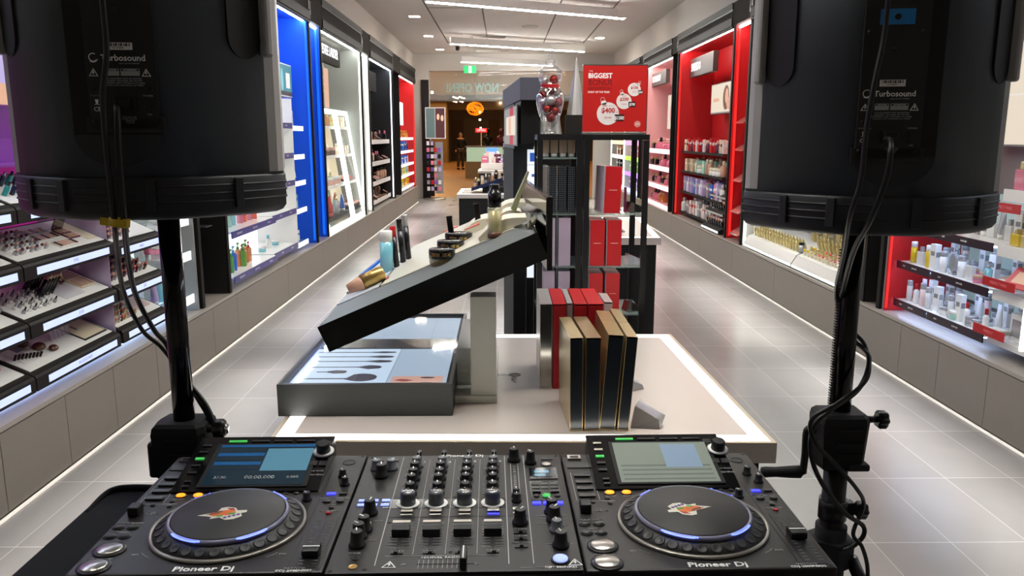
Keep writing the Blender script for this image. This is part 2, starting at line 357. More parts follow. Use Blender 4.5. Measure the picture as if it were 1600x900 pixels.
for i, (x, y, sx, sy) in enumerate([(-0.3, 17.2, 0.35, 0.1), (-0.28, 19.9, 0.4, 0.1)]):
    m1 = MB(); m1.box(-sx, sx, -sy, sy, -0.02, 0)
    for k in range(5): m1.box(-sx+0.02, sx-0.02, -sy+0.02+k*(2*sy-0.04)/5, -sy+0.03+k*(2*sy-0.04)/5, -0.028, -0.02)
    thing('air_vent', m1, 'wall', 'slotted air vent in the ceiling, the %s one' % ('nearer', 'further')[i], 'vent', (x, y, ZC-0.001))
m1 = MB(); m1.lathe([(0.15, 0), (0.15, -0.015), (0.10, -0.03), (0.001, -0.032)]); thing('ceiling_speaker', m1, 'wall', 'round flat ceiling speaker between the first two pendants', 'ceiling speaker', (0.5, 15.6, ZC-0.001))
m1 = MB(); m1.lathe([(0.05, 0), (0.05, -0.03)]); m1.ball((0, 0, -0.05), 0.05); thing('dome_camera', m1, 'black', 'small black dome camera on the ceiling near the shopfront', 'security camera', (-1.05, 19.0, ZC-0.001))
# ------------------------------------------------------------ products
PAL = {'amber':'#c8782a','orange':'#e07820','green':'#5aa83a','mint':'#a8d8c4','aqua':'#7cc8d8','blue':'#2a62c8','navy':'#1c2440','pink':'#e07a98','rose':'#d8a49a','paleRose':'#ecd0cc','red':'#c01c24','white':'#ecebe8',
       'cream':'#e8dcc0','gold':'#d8c890','yellow':'#e8c820','silver':'#b4b4b8','black':'#101012','grey':'#8a8a8c','violet':'#7a5ab0','lilac':'#c0b0dc','brown':'#5c3a28','nude':'#c89a80','teal':'#2a8c8c','beige':'#cbb69a','plum':'#5c2038','coral':'#e07060'}
for k, v in PAL.items():
    mat('p_'+k, v, 0.25, 0.5 if k in ('gold', 'silver') else 0.0)
for k in ('amber','aqua','green','pink','white','orange','mint','yellow'): mat('g_'+k, PAL[k], 0.06, alpha=0.72, coat=0.5)
_pc = {}
def shape(kind, w_, h, body, cap):
    """body and cap builders of one product, base at z=0"""
    r = w_/2
    if kind == 'bottle':
        body.lathe([(r*0.92, 0), (r, h*0.03), (r, h*0.62), (r*0.8, h*0.68), (r*0.42, h*0.72), (r*0.42, h*0.76)], n=16); cap.lathe([(r*0.55, h*0.74), (r*0.55, h*0.98), (r*0.48, h), (0.0001, h)], n=16)
    elif kind == 'cylinder':
        body.lathe([(r, 0), (r, h*0.74)], n=18); cap.lathe([(r*0.97, h*0.745), (r*0.97, h*0.985), (r*0.9, h), (0.0001, h)], n=18)
    elif kind == 'pump':
        body.lathe([(r*0.92, 0), (r, h*0.03), (r, h*0.66), (r*0.5, h*0.72)], n=16); cap.lathe([(r*0.45, h*0.72), (r*0.45, h*0.82), (r*0.15, h*0.83), (r*0.15, h*0.92)], n=12); cap.box(-r*0.28, r*0.8, -r*0.25, r*0.25, h*0.92, h, bev=r*0.08)
    elif kind == 'flacon':
        body.box(-r, r, -r*0.5, r*0.5, 0, h*0.72, bev=r*0.12); cap.box(-r*0.35, r*0.35, -r*0.35, r*0.35, h*0.721, h, bev=r*0.08)
    elif kind == 'box':
        body.box(-r, r, -r*0.7, r*0.7, 0, h, bev=0.001); cap.box(-r*0.7, r*0.7, -r*0.7-0.0008, -r*0.7-0.0001, h*0.55, h*0.72); cap.box(-r-0.0008, -r-0.0001, -r*0.5, r*0.5, h*0.5, h*0.7); cap.box(r+0.0001, r+0.0008, -r*0.5, r*0.5, h*0.5, h*0.7)
    elif kind == 'tube':
        R = []
        for z, a, b in ((0.19, 0.8, 0.8), (0.24, 1, 0.9), (0.6, 1, 0.6), (0.99, 1.05, 0.08), (1.0, 1.05, 0.06)): R.append([(r*a*math.cos(2*PI*i/14), r*b*math.sin(2*PI*i/14), z*h) for i in range(14)])
        body.loft(R); cap.lathe([(r*0.78, 0), (r*0.8, h*0.185), (0.0001, h*0.186)], n=14)
    elif kind == 'jar':
        body.lathe([(r*0.9, 0), (r, h*0.05), (r, h*0.55), (r*0.9, h*0.6)], n=20); cap.lathe([(r*0.98, h*0.61), (r*0.98, h*0.96), (r*0.9, h), (0.0001, h)], n=20)
    elif kind == 'lipstick':
        body.box(-r, r, -r, r, 0, h*0.62, bev=r*0.15); cap.lathe([(r*0.72, h*0.62), (r*0.72, h*0.85), (r*0.3, h), (0.0001, h)], n=10)
    elif kind == 'polish':
        body.lathe([(r, 0), (r, h*0.45), (r*0.45, h*0.52)], n=10); cap.lathe([(r*0.5, h*0.5), (r*0.42, h*0.98), (0.0001, h)], n=10)
    elif kind == 'compact':
        T = Matrix.Rotation(-0.5, 4, 'X'); body.box(-r, r, -r*0.8, r*0.8, 0.002, 0.012, bev=0.002); cap.box(-r*0.85, r*0.85, -r*0.65, r*0.65, 0.0125, 0.0135)
        body.box(-r, r, 0, 0.006, 0, r*1.5, T=Matrix.Translation((0, r*0.8, 0.012)) @ Matrix.Rotation(-0.3, 4, 'X'))
    elif kind == 'tray':
        T = Matrix.Rotation(0.5, 4, 'X'); body.box(-r, r, -r*0.6, r*0.6, 0, 0.014, T=Matrix.Translation((0, 0, r*0.32)) @ T, bev=0.002)
        for i in range(4): cap.box(-r*0.85+i*r*0.43, -r*0.85+i*r*0.43+r*0.36, -r*0.45, r*0.45, 0.0145, 0.020, T=Matrix.Translation((0, 0, r*0.32)) @ T)
    elif kind == 'oval':
        P = [(r*math.cos(2*PI*i/20), h*0.55+h*0.45*math.sin(2*PI*i/20)) for i in range(20)]; body.prism(P, -r*0.3, r*0.3, 'y'); cap.box(-r*0.6, r*0.6, -r*0.5, r*0.5, 0, h*0.12, bev=0.001)
    elif kind == 'bow':
        body.lathe([(r*0.8, 0), (r, h*0.08), (r*0.9, h*0.45), (r*0.4, h*0.6)], n=14); cap.ball((0, 0, h*0.72), r*0.45, 10, 6); cap.ball((-r*0.4, 0, h*0.9), r*0.3, 8, 5); cap.ball((r*0.4, 0, h*0.9), r*0.3, 8, 5)
KN = {'bottle':('bottle','bottle'),'cylinder':('bottle','bottle'),'pump':('pump_bottle','bottle'),'flacon':('perfume_bottle','perfume bottle'),'box':('product_box','box'),'tube':('cream_tube','tube'),'jar':('cream_jar','jar'),
      'lipstick':('lipstick','lipstick'),'polish':('nail_polish','nail polish'),'compact':('powder_compact','compact'),'tray':('makeup_palette','palette'),'oval':('oval_bottle','bottle'),'bow':('perfume_bottle','perfume bottle')}
def product(kind, w_, h, m1, m2, loc, rz, label, group=None, parts=False, rot=None):
    name, cat = KN[kind]; key = (kind, w_, h, m1, m2, parts)
    if key not in _pc:
        if parts:
            a, b = MB(), MB(); shape(kind, w_, h, a, b); _pc[key] = (a.mesh('body', m1), b.mesh('cap', m2))
        else:
            a = MB(); nv = [0]
            class Cap:  # writes into the same mesh with the second material
                def __getattr__(s, fn):
                    def f(*ar, **kw): 
                        if fn == 'ball':
                            before = set(a.bm.faces); a.ball(*ar, **kw)
                            for q in a.bm.faces:
                                if q not in before: q.material_index = 1
                            return
                        kw['mi'] = 1; getattr(a, fn)(*ar, **kw)
                    return f
            shape(kind, w_, h, a, Cap()); _pc[key] = a.mesh(name, [m1, m2])
    R = rot if rot else (0, 0, rz)
    if parts:
        e = empty(name, loc, 0, label, cat, group); e.rotation_euler = R
        inst('body', _pc[key][0], e, (0, 0, 0)); inst({'box': 'label', 'compact': 'powder', 'tray': 'pans', 'lipstick': 'bullet'}.get(kind, 'cap'), _pc[key][1], e, (0, 0, 0))
        return e
    o = bpy.data.objects.new(name, _pc[key]); COL.objects.link(o); o.location = loc; o.rotation_euler = R
    return tag(o, label, cat, group)
def row(side, y0, y1, d, z, specs, n, place, group, near=False, jit=0.01, rows=1):
    """n things along a shelf at depth d behind the cabinet front"""
    s = -1 if side == 'left' else 1; x = XL if s < 0 else XR; cnt = {}; tot = {}
    seq = [specs[i % len(specs)] if len(specs) < 4 else random.choice(specs) for i in range(n)]
    for q in seq: tot[q[5]] = tot.get(q[5], 0)+1
    for i, (kind, w_, h, m1, m2, desc) in enumerate(seq):
        y = y0+(y1-y0)*(i+0.5)/n
        cnt[desc] = cnt.get(desc, 0)+1
        lab = '%s %s' % (desc, place)
        if near and tot[desc] > 1: lab += ', %s from near end' % ordn(cnt[desc]-1)
        product(kind, w_, h, m1, m2, (x+s*(d+random.uniform(-jit, jit)), y, z), (PI/2 if s < 0 else -PI/2)+random.uniform(-0.15, 0.15), lab, group, parts=near)
def shelf(side, y0, y1, d0, d1, z, m, lab, lip=None, liph=0.04, group=None, texts=(), th=0.012):
    s = -1 if side == 'left' else 1; x = XL if s < 0 else XR
    base = (x+s*(d0+d1)/2, (y0+y1)/2, z-th); e = empty('display_shelf', base, 0, lab, 'shelf', group)
    b = MB(); b.box(*sorted((x+s*d0, x+s*d1)), y0, y1, z-th, z-0.0005); b.build('shelf_board', m, e, base)
    if lip:
        b = MB(); b.box(*sorted((x+s*(d0-0.008), x+s*(d0-0.0005))), y0, y1, z-liph, z+0.004); l_ = b.build('shelf_lip', lip, e, base)
        for (yy, t, sz, mm) in texts:
            text(l_, t, sz, (x+s*(d0-0.0085)-base[0], yy-base[1], z-liph/2+0.002-base[2]), (PI/2, 0, PI/2 if s < 0 else -PI/2), mm)
    return e
def panel(side, y0, y1, d, z0, z1, m, name, lab, cat, th=0.03, face=None, parts=None, group=None):
    """lit screen or sign hung on the wall plane; parts: list of (poly in (u,v) 0..1, material)"""
    s = -1 if side == 'left' else 1; x = (XL if s < 0 else XR)+s*d
    base = (x+s*th/2, (y0+y1)/2, z0); e = empty(name, base, 0, lab, cat, group)
    b = MB(); b.box(*sorted((x, x+s*th)), y0, y1, z0, z1, bev=0.002); b.build('frame', m, e, base)
    if face:
        b = MB(); b.box(*sorted((x-s*0.001, x-s*0.0001)), y0+0.012, y1-0.012, z0+0.012, z1-0.012); f = b.build('picture', face, e, base)
        for i, (poly, mm) in enumerate(parts or []):
            b = MB(); xx = x-s*(0.0012+0.0003*i)
            P = [(y0+0.012+(y1-y0-0.024)*(u if s < 0 else 1-u), z0+0.012+(z1-z0-0.024)*v) for u, v in poly]
            b.prism(P, xx-0.0001, xx+0.0001, 'x'); b.build('picture_detail', mm, f, base)
    return e
def ov(cx, cy, rx, ry, n=18): return [(cx+rx*math.cos(2*PI*i/n), cy+ry*math.sin(2*PI*i/n)) for i in range(n)]
def rc(a, b, c, d): return [(a, c), (b, c), (b, d), (a, d)]
for n_, c_ in (('skin','#e0a88c'),('skin2','#f0c8b0'),('hair','#3a2018'),('blonde','#d8a868'),('violetp','#6a2a9c'),('lav','#c8b8f0'),('pinkp','#f0a0a8'),('tealp','#1c8c9c'),('dark','#241c28'),('white','#fbf8f4'),('peach','#f0b898'),('grey','#98948e'),('cream','#f4e6d0'),('cyan','#88d8e8'),('redp','#c8202a'),('black','#0c0c0e'),('bluep','#3060c0'),('amber','#d88030'),('brown','#7c4a30')):
    emat('pic_'+n_, c_, SCREEN_E)
    M['pic_'+n_].node_tree.nodes['Principled BSDF'].inputs['Base Color'].default_value = (0.02, 0.02, 0.02, 1)

# ---- left, purple cabinet: make-up trays
panel('left', 3.20, 4.10, 0.38, 1.70, 2.24, 'liningpurple', 'advert_screen', 'purple framed portrait advert above the make-up trays', 'advert screen', face='pic_lav', parts=[(rc(0, 0.55, 0, 1), 'pic_violetp'), (ov(0.78, 0.55, 0.16, 0.36), 'pic_pinkp'), (ov(0.80, 0.40, 0.10, 0.16), 'pic_violetp'), (rc(0.5, 1, 0, 0.2), 'pic_peach')])
mat('acc_lav', '#c8b8d8', 0.12, alpha=0.55)
b = MB(); b.box(-2.50, -2.14, 4.306, 4.311, 0.42, 1.16); wthing('side_divider', b, 'acc_lav', 'clear lavender divider between the two columns of make-up trays', 'divider', (-2.3, 4.31, 0.42))
b = MB(); b.box(-2.55, -2.50, 2.0, 4.30, 1.501, 2.6); wthing('purple_panel', b, 'liningpurple', 'purple wall panel behind the portrait advert', 'panel', (-2.52, 3.2, 1.501))
b = MB(); b.box(-2.55, -2.50, 2.0, 4.30, 0.40, 1.5); wthing('backlit_panel', b, 'magpanel', 'tall magenta glowing panel behind the make-up trays', 'panel', (-2.52, 3.2, 0.40))
b = MB(); b.box(-2.55, -2.50, 4.32, 4.94, 0.40, 2.0); wthing('backlit_panel', b, 'acc_lav', 'lavender panel behind the third column of trays', 'panel', (-2.52, 4.6, 0.40))
b = MB(); b.box(-2.26, -2.245, 2.8, 5.36, 0.408, 0.416); wthing('light_tube', b, 'ledtray', 'cool light tube shining on the ledge under the make-up trays', 'light', (-2.25, 4.0, 0.408))
for k_, z_ in enumerate((0.448, 0.708, 0.958)):
    b = MB(); b.box(XR+0.11, XR+0.125, 4.32, 5.30, z_, z_+0.008); wthing('light_tube', b, 'ledtray', 'cool light tube under the %s skincare shelf' % ['lowest', 'middle', 'upper'][k_], 'light', (XR+0.12, 4.8, z_))
b = MB(); b.box(-2.499, -2.20, 2.2, 4.28, 1.425, 1.435); b.box(-2.499, -2.42, 2.2, 4.28, 1.4355, 1.55); wthing('upper_shelf', b, 'purple', 'glossy purple upper shelf beside the left speaker', 'shelf', (-2.3, 3.2, 1.425))
ANG = 0.42
def tray(y0, y1, z, txt, word, idx, lit=True):
    base = (-2.11, y0, z); e = empty('display_tray', base, 0, 'black sloping make-up tray, %s, %s' % (word, idx), 'display tray')
    L_ = y1-y0
    b = MB(); b.prism([(0, 0), (0, 0.060), (-0.008, 0.072), (-0.022, 0.078), (-0.022, 0.0)], 0.003, L_-0.003, 'y'); fa = b.build('fascia', 'frame', e)
    b = MB(); b.prism([(-0.0225, 0.0), (-0.0225, 0.078), (-0.285, 0.078+0.263*math.tan(ANG)), (-0.285, 0.12)], 0.004, L_-0.004, 'y'); b.build('tray_body', 'frame2', e)
    if lit:
        b = MB(); b.box(0.0002, 0.0012, L_*0.12, L_*0.94, 0.014, 0.048); lb = b.build('light_label', 'traylabel', e)
        text(lb, txt, 0.022, (0.0014, L_*0.53, 0.031), (PI/2, 0, PI/2), 'grey' if False else 'inkdim')
    b = MB(); sl = math.tan(ANG)
    b.prism([(-0.036, 0.078+0.0135*sl+0.001), (-0.036, 0.078+0.0135*sl+0.004), (-0.272, 0.078+0.2495*sl+0.004), (-0.272, 0.078+0.2495*sl+0.001)], 0.02, L_-0.02, 'y'); b.build('tray_insert', 'whiteg', e)
    def at(u, v, up=0.0):  # u along the length, v up the slope 0..1
        d = 0.036+0.236*v; return (base[0]-d, y0+0.02+(L_-0.04)*u, z+0.078+(d-0.0225)*sl+0.0045+up)
    return e, at
TR = (0, -ANG, 0)   # surface tilt: local x runs away from the aisle... rotation about y
def lay(name, b, m, at_, lab, cat, group=None, rz=0.0):
    o = b.build(name, m); o.location = at_; o.rotation_euler = (ANG*0+0, ANG, 0) if False else (Matrix.Rotation(ANG, 4, 'Y') @ Matrix.Rotation(rz, 4, 'Z')).to_euler(); return tag(o, lab, cat, group)
def palette_on(at_, w_, d_, m, pans, lab, rows=2, lid=None, frame='white'):
    """flat palette: local x down the slope, y along the tray"""
    e = empty('eyeshadow_palette', at_, 0, lab, 'palette'); e.rotation_euler = (0, ANG, 0)
    b = MB(); b.box(-d_/2, d_/2, -w_/2, w_/2, 0, 0.007, bev=0.001); b.build('case', frame, e)
    n_ = len(pans)
    for r_ in range(rows):
        for k, pm in enumerate(pans):
            b = MB(); y = -w_/2+w_*(k+0.5)/n_; x = -d_/2+d_*(r_+0.5)/rows
            b.box(x-d_/rows*0.38, x+d_/rows*0.38, y-w_/n_*0.38, y+w_/n_*0.38, 0.0071, 0.0085); b.build('pan', pm, e)
    if lid:
        b = MB(); b.box(-d_/2-0.006, -d_/2, -w_/2, w_/2, 0.004, 0.004+d_*0.95); b.build('lid', lid, e)
    return e
def stand_items(at, u0, u1, v0, v1, nu, nv, kind, w_, h, ms, desc, place, group, tilt=0.5):
    for j in range(nv):
        for i in range(nu):
            u = u0+(u1-u0)*(i+0.5)/nu; v = v0+(v1-v0)*(j+0.5)/nv; m1, m2 = ms[(i+j) % len(ms)]
            o = product(kind, w_, h, m1, m2, at(u, v), 0, '%s, %s row %s, %s' % (desc, ['front','second','third','fourth','back'][j], place, ordn(i)), group, rot=(0, tilt, 0))
EY = ['p_brown', 'p_nude', 'p_rose', 'p_beige', 'p_plum']
col_names = ['nearest column', 'middle column', 'column behind the cables']
# nearest column (cut by the frame edge) and the middle column, rows from the bottom
rowz = [0.425, 0.668, 0.930, 1.185]
rw = ['lowest row', 'second row up', 'third row up', 'fourth row up']
for r_, z in enumerate(rowz):
    y_off = 0.0
    e, at = tray(2.75, 3.485, z-0.01*r_*0, ['LIPS', 'FACE', 'CHEEKS', 'BROWS'][r_], rw[r_], col_names[0])
    if r_ == 0:
        for k, (u, v, m_) in enumerate([(0.92, 0.78, 'nude'), (0.80, 0.60, 'coral'), (0.9, 0.42, 'coral'), (0.78, 0.25, 'rose'), (0.66, 0.80, 'nude'), (0.62, 0.45, 'coral'), (0.52, 0.7, 'rose')]):
            b = MB(); b.lathe([(0.036, 0), (0.036, 0.004), (0.034, 0.006), (0.0001, 0.0065)], n=24); lay('blush_pan', b, 'p_'+m_, at(u, v), 'round %s blush pan in the lowest near tray, %s' % (m_, ordn(k)), 'blush', 'blush pans in the lowest near tray')
    elif r_ == 1:
        o = product('compact', 0.06, 0.05, 'p_silver', 'p_white', at(0.80, 0.4), 0, 'silver compact standing in the second near tray', parts=True, rot=(0, 0.2, PI/2)); 
        b = MB(); b.box(-0.05, 0.05, -0.05, 0.05, 0, 0.004); lay('product_card', b, 'white', at(0.82, 0.75), 'white card lying in the second near tray', 'card')
        b = MB(); b.lathe([(0.012, 0), (0.014, 0.03), (0.020, 0.05), (0.0001, 0.06)], n=14); lay('makeup_brush', b, 'p_grey', at(0.90, 0.25), 'grey brush head in the second near tray', 'brush')
    else:
        palette_on(at(0.80, 0.45), 0.12, 0.12, 'white', ['p_amber', 'p_gold', 'p_amber'], 'amber toned palette in the %s near tray' % ordn(r_), frame='black')
        stand_items(at, 0.3, 0.65, 0.2, 0.9, 4, 3, 'lipstick', 0.016, 0.05, [('p_black', 'p_rose'), ('p_silver', 'p_plum')], 'small lipstick', 'of near %s tray' % ['lowest','second','third','top'][r_], 'lipsticks of the near trays')
b = MB(); b.tube([(0, 0, 0), (0, 0, 0.10)], 0.005, 8, sub=1); b.ball((0, 0, 0.125), 0.020, 12, 8, (1, 0.6, 1.3)); thing('makeup_brush', b, 'p_brown', 'brown powder brush standing at the left picture edge', 'brush', (-2.25, 3.20, 1.10), (0, 0.3, 0))
e, at = tray(3.49, 4.30, rowz[0], 'ACCESSORIES', rw[0], col_names[1])
b = MB(); b.box(-0.075, 0.075, -0.085, 0.085, 0, 0.003, bev=0.001); b.box(-0.06, -0.01, -0.02, 0.06, 0.003, 0.0036, mi=1); lay('sponge_card', b, ['white', 'p_silver'], at(0.17, 0.47), 'white card with sponges in the accessories tray', 'card')
for k, (u, v, r_) in enumerate([(0.26, 0.62, 0.030), (0.31, 0.40, 0.034), (0.37, 0.22, 0.026)]):
    b = MB(); b.ball((0, 0, 0.014), r_, 16, 8, (0.8, 1.1, 0.5)); lay('powder_brush_head', b, 'p_brown', at(u, v), 'round brown %s brush head in the accessories tray' % ['small', 'large', 'lower'][k], 'brush')
for k in range(8):
    b = MB(); b.cyl((0, 0), 0.006, 0, 0.022, 8); b.ball((0, 0, 0.024), 0.007, 8, 6); lay('sharpener_cap', b, 'p_black', at(0.05+0.024*k, 0.38-0.025*k), 'tiny black tip in the accessories tray, %s from near end' % ordn(k), 'tip', 'row of tiny black tips')
for k in range(5):
    b = MB(); b.box(-0.006, 0.0, -0.022, 0.022, 0, 0.105, bev=0.002); b.box(-0.0065, -0.006, -0.018, 0.018, 0.06, 0.09, mi=1)
    thing('carded_accessory', b, ['acrylic', 'p_black'], 'clear packet standing in the accessories tray, %s from near end' % ordn(k), 'packet', at(0.50+0.045*k, 0.42), (0, -0.15, 0.15), 'clear packets in the accessories tray')
b = MB(); b.box(-0.11, 0.11, -0.115, 0.115, 0, 0.004, bev=0.001); b.box(-0.10, 0.10, -0.105, 0.105, 0.004, 0.0045, mi=1)
b.box(-0.02, 0.02, -0.05, -0.03, 0.0046, 0.0065, mi=2, bev=0.001); b.tube([(-0.07, 0.0, 0.006), (-0.055, 0.02, 0.006), (-0.07, 0.035, 0.006)], 0.002, 6)
lay('eye_chart_card', b, ['black', 'p_cream', 'p_grey'], at(0.83, 0.5), 'cream tray card with small tools in the accessories tray', 'card')
e, at = tray(3.49, 4.31, rowz[1], 'EYES', rw[1], col_names[1])
stand_items(at, 0.04, 0.42, 0.05, 0.75, 7, 4, 'polish', 0.017, 0.035, [('p_silver', 'p_black'), ('p_white', 'p_silver')], 'small silver pot', 'of the middle eyes tray', 'silver pots in the eyes tray')
for k in range(10):
    b = MB(); b.cyl((0, 0), 0.011, 0, 0.095, 12); b.cyl((0, 0), 0.010, 0.0951, 0.118, 12, mi=1, r2=0.008)
    thing('concealer_stick', b, ['p_black', ['p_nude', 'p_beige', 'p_rose'][k % 3]], 'black stick with a nude tip in the eyes tray, %s row, %s' % (['lower', 'upper'][k // 5], ordn(k % 5)), 'make-up stick', at(0.36+(k % 5)*0.035, 0.40+0.28*(k//5)), (-0.62, 0.25, 0), 'black sticks in the eyes tray')
b = MB(); b.box(-0.07, 0.07, -0.09, 0.09, 0, 0.006, bev=0.002); lay('clear_case', b, 'acrylic', at(0.62, 0.35), 'clear glossy case lying in the eyes tray', 'case')
for k in range(2): palette_on(at(0.68+0.07*k, 0.72-0.12*k), 0.075, 0.10, 'p_brown', ['p_rose', 'p_nude'], 'upright %s palette leaning in the eyes tray' % ['peach', 'plum'][k], frame=['p_nude', 'p_plum'][k]).rotation_euler = (0, 1.15, 0.25)
palette_on(at(0.87, 0.55), 0.14, 0.17, 'white', ['p_nude', 'p_beige', 'p_rose', 'p_beige', 'p_nude'], 'open nude palette at the far end of the eyes tray', frame='p_cream')
e, at = tray(3.49, 4.31, rowz[2], 'EYES', rw[2], col_names[1])
stand_items(at, 0.05, 0.40, 0.08, 0.85, 7, 4, 'lipstick', 0.018, 0.032, [('p_silver', 'p_rose'), ('p_silver', 'p_plum'), ('p_white', 'p_brown')], 'little metallic lipstick', 'of the upper eyes tray', 'metallic lipsticks in the upper eyes tray')
palette_on(at(0.55, 0.60), 0.20, 0.12, 'white', ['p_brown', 'p_rose', 'p_plum', 'p_nude', 'p_brown'], 'large white eyeshadow palette in the upper eyes tray'); palette_on(at(0.60, 0.16), 0.17, 0.06, 'white', EY, 'narrow white eyeshadow palette in front of the large one', rows=1)
palette_on(at(0.78, 0.45), 0.10, 0.10, 'white', ['p_nude', 'p_beige', 'p_rose'], 'open palette with a raised mirror in the upper eyes tray', lid='mirror', frame='p_plum')
b = MB(); b.box(-0.10, 0.10, -0.05, 0.05, 0, 0.003); lay('product_card', b, 'p_cream', at(0.92, 0.5), 'plain cream card at the far end of the upper eyes tray', 'card')
e, at = tray(3.49, 4.31, rowz[3], 'FACE', rw[3], col_names[1])
stand_items(at, 0.05, 0.4, 0.1, 0.8, 5, 2, 'bottle', 0.022, 0.07, [('p_teal', 'p_black'), ('p_navy', 'p_silver')], 'small dark bottle', 'of the top middle tray', 'small dark bottles in the top tray')
palette_on(at(0.6, 0.5), 0.14, 0.13, 'white', ['p_brown', 'p_nude', 'p_plum'], 'brown palette in the top middle tray', frame='black')
# third column: nail polish and lipstick rows
for r_, z in enumerate([0.430, 0.668, 0.905]):
    e, at = tray(4.325, 4.93, z, ['LIPS', 'LIPS', 'NAILS'][r_], rw[r_], col_names[2])
    stand_items(at, 0.02, 0.50 if r_ != 1 else 0.85, 0.05, 0.9, 7 if r_ != 1 else 9, 5 if r_ != 1 else 4, 'lipstick', 0.021, 0.040 if r_ != 1 else 0.055, [('p_gold' if r_ == 0 else 'p_plum', 'p_nude'), ('p_silver', 'p_rose'), ('p_brown', 'p_coral')], 'lipstick tester', 'of far %s tray' % ['lowest','second','third','top'][r_], 'lipstick testers in the far trays')
    if r_ == 0:
        b = MB(); b.box(-0.08, 0.08, -0.09, 0.09, 0, 0.004); lay('swatch_card', b, 'p_paleRose', at(0.78, 0.5), 'pale pink swatch card beside the lipstick testers', 'card')
# white lit shelves before the niche
b = MB(); b.box(-2.52, -2.50, 4.95, 5.38, 0.40, 1.30); wthing('backlit_panel', b, 'lip', 'glowing white panel behind the glass bottle shelves', 'panel', (-2.5, 5.2, 0.4))
for r_, z in enumerate([0.50, 0.795, 1.03]):
    shelf('left', 4.95, 5.385, 0.055, 0.42, z, 'shelfglass', 'glass shelf with a glowing front lip beside the niche, %s' % ['lowest', 'middle', 'top'][r_], 'lip', 0.055, texts=[(5.17, 'SKIN CARE', 0.022, 'inkdim')])
product('pump', 0.075, 0.185, 'p_white', 'p_white', (-2.27, 5.24, 0.5), 1.2, 'white pump bottle on the lowest glass shelf beside the niche', parts=True)
product('cylinder', 0.060, 0.165, 'g_aqua', 'p_white', (-2.24, 5.12, 0.5), 0, 'aqua bottle with white cap on the lowest glass shelf', parts=True)
product('tube', 0.060, 0.15, 'p_lilac', 'p_silver', (-2.22, 5.00, 0.5), 1.4, 'pale lilac tube on the lowest glass shelf', parts=True); product('box', 0.05, 0.15, 'p_white', 'p_grey', (-2.34, 5.06, 0.5), 1.4, 'white box behind the lilac tube', parts=True)
product('jar', 0.06, 0.05, 'g_aqua', 'p_white', (-2.16, 5.11, 0.5), 0, 'low clear aqua jar before the aqua bottle', parts=True)
product('oval', 0.12, 0.24, 'p_white', 'p_pink', (-2.30, 5.28, 0.795), 1.2, 'tall white curved bottle on the middle glass shelf', parts=True); product('tube', 0.05, 0.19, 'p_pink', 'p_white', (-2.24, 5.00, 0.795), 1.4, 'bright pink tube on the middle glass shelf', parts=True)
product('box', 0.06, 0.19, 'p_white', 'p_pink', (-2.30, 5.10, 0.795), 1.4, 'white carton on the middle glass shelf', parts=True)
b = MB(); b.box(-0.10, 0.10, -0.06, 0.06, 0, 0.006); thing('niche_shelf', b, 'steel', 'small bright shelf inside the dark niche on the left', 'shelf', (-2.22, 5.76, 0.92))

# ---- left, blue cabinet
b = MB(); b.box(-2.55, -2.53, 6.15, 8.30, 0.42, 1.90); wthing('backlit_panel', b, 'lip', 'glowing white panel behind the blue cabinet shelves', 'panel', (-2.54, 7.2, 0.42))
b = MB(); b.box(-2.53, -2.12, 8.20, 8.22, 0.42, 1.93); wthing('shelf_divider', b, 'white', 'white upright at the end of the blue cabinet shelves', 'divider', (-2.3, 8.21, 0.42))
panel('left', 7.2, 8.62, 0.14, 1.955, 2.28, 'white', 'advert_screen', 'lit purple and teal advert screen in the blue cabinet', 'advert screen', th=0.22, face='pic_lav',
      parts=[(rc(0.0, 0.28, 0, 1), 'pic_pinkp'), (rc(0.52, 0.53, 0, 1), 'pic_dark'), (rc(0.53, 1, 0, 1), 'pic_tealp'), ([(0.3, 0.1), (0.5, 0.1), (0.42, 0.95), (0.36, 0.9)], 'pic_violetp'), (ov(0.74, 0.5, 0.035, 0.38), 'pic_cyan'), (rc(0, 1, 0, 0.14), 'pic_dark'), (rc(0.84, 0.95, 0.25, 0.75), 'pic_white')])
mat('lip_violet', '#4a4688', 0.3); mat('lip_violet2', '#8c88c0', 0.3)
BZ = [0.485, 0.835, 1.12, 1.39, 1.68]
for r_, z in enumerate(BZ):
    w5 = ['lowest', 'second', 'third', 'fourth', 'top'][r_]
    shelf('left', 6.12, 7.32, 0.02, 0.44, z, 'whiteg', '%s white shelf with a violet lip, near half of the blue cabinet' % w5, 'lip_violet', 0.05, texts=[(6.3, 'FRESH BATH', 0.022, 'ink'), (6.7, 'BODY CARE', 0.022, 'ink'), (7.1, 'SHOWER', 0.022, 'ink')])
    shelf('left', 7.34, 8.18, 0.05, 0.44, z+0.005, 'whiteg', '%s white shelf with a violet lip, far half of the blue cabinet' % w5, 'lip_violet', 0.05, texts=[(7.6, 'SERUM', 0.022, 'ink'), (7.95, 'CREAM', 0.022, 'ink')])
    shelf('left', 8.24, 8.66, 0.06, 0.40, z-0.02, 'shelfglass', '%s clear shelf against the blue side wall' % w5, 'lip', 0.045)
pl = 'on the %s near shelf of the blue cabinet'
row('left', 6.18, 6.85, 0.12, BZ[0], [('pump', 0.055, 0.19, 'g_green', 'p_green', 'green pump bottle')], 2, pl % 'lowest', 'bath bottles', True)
row('left', 6.36, 6.56, 0.13, BZ[0], [('pump', 0.055, 0.20, 'p_blue', 'p_aqua', 'blue pump bottle')], 1, pl % 'lowest', 'bath bottles', True)
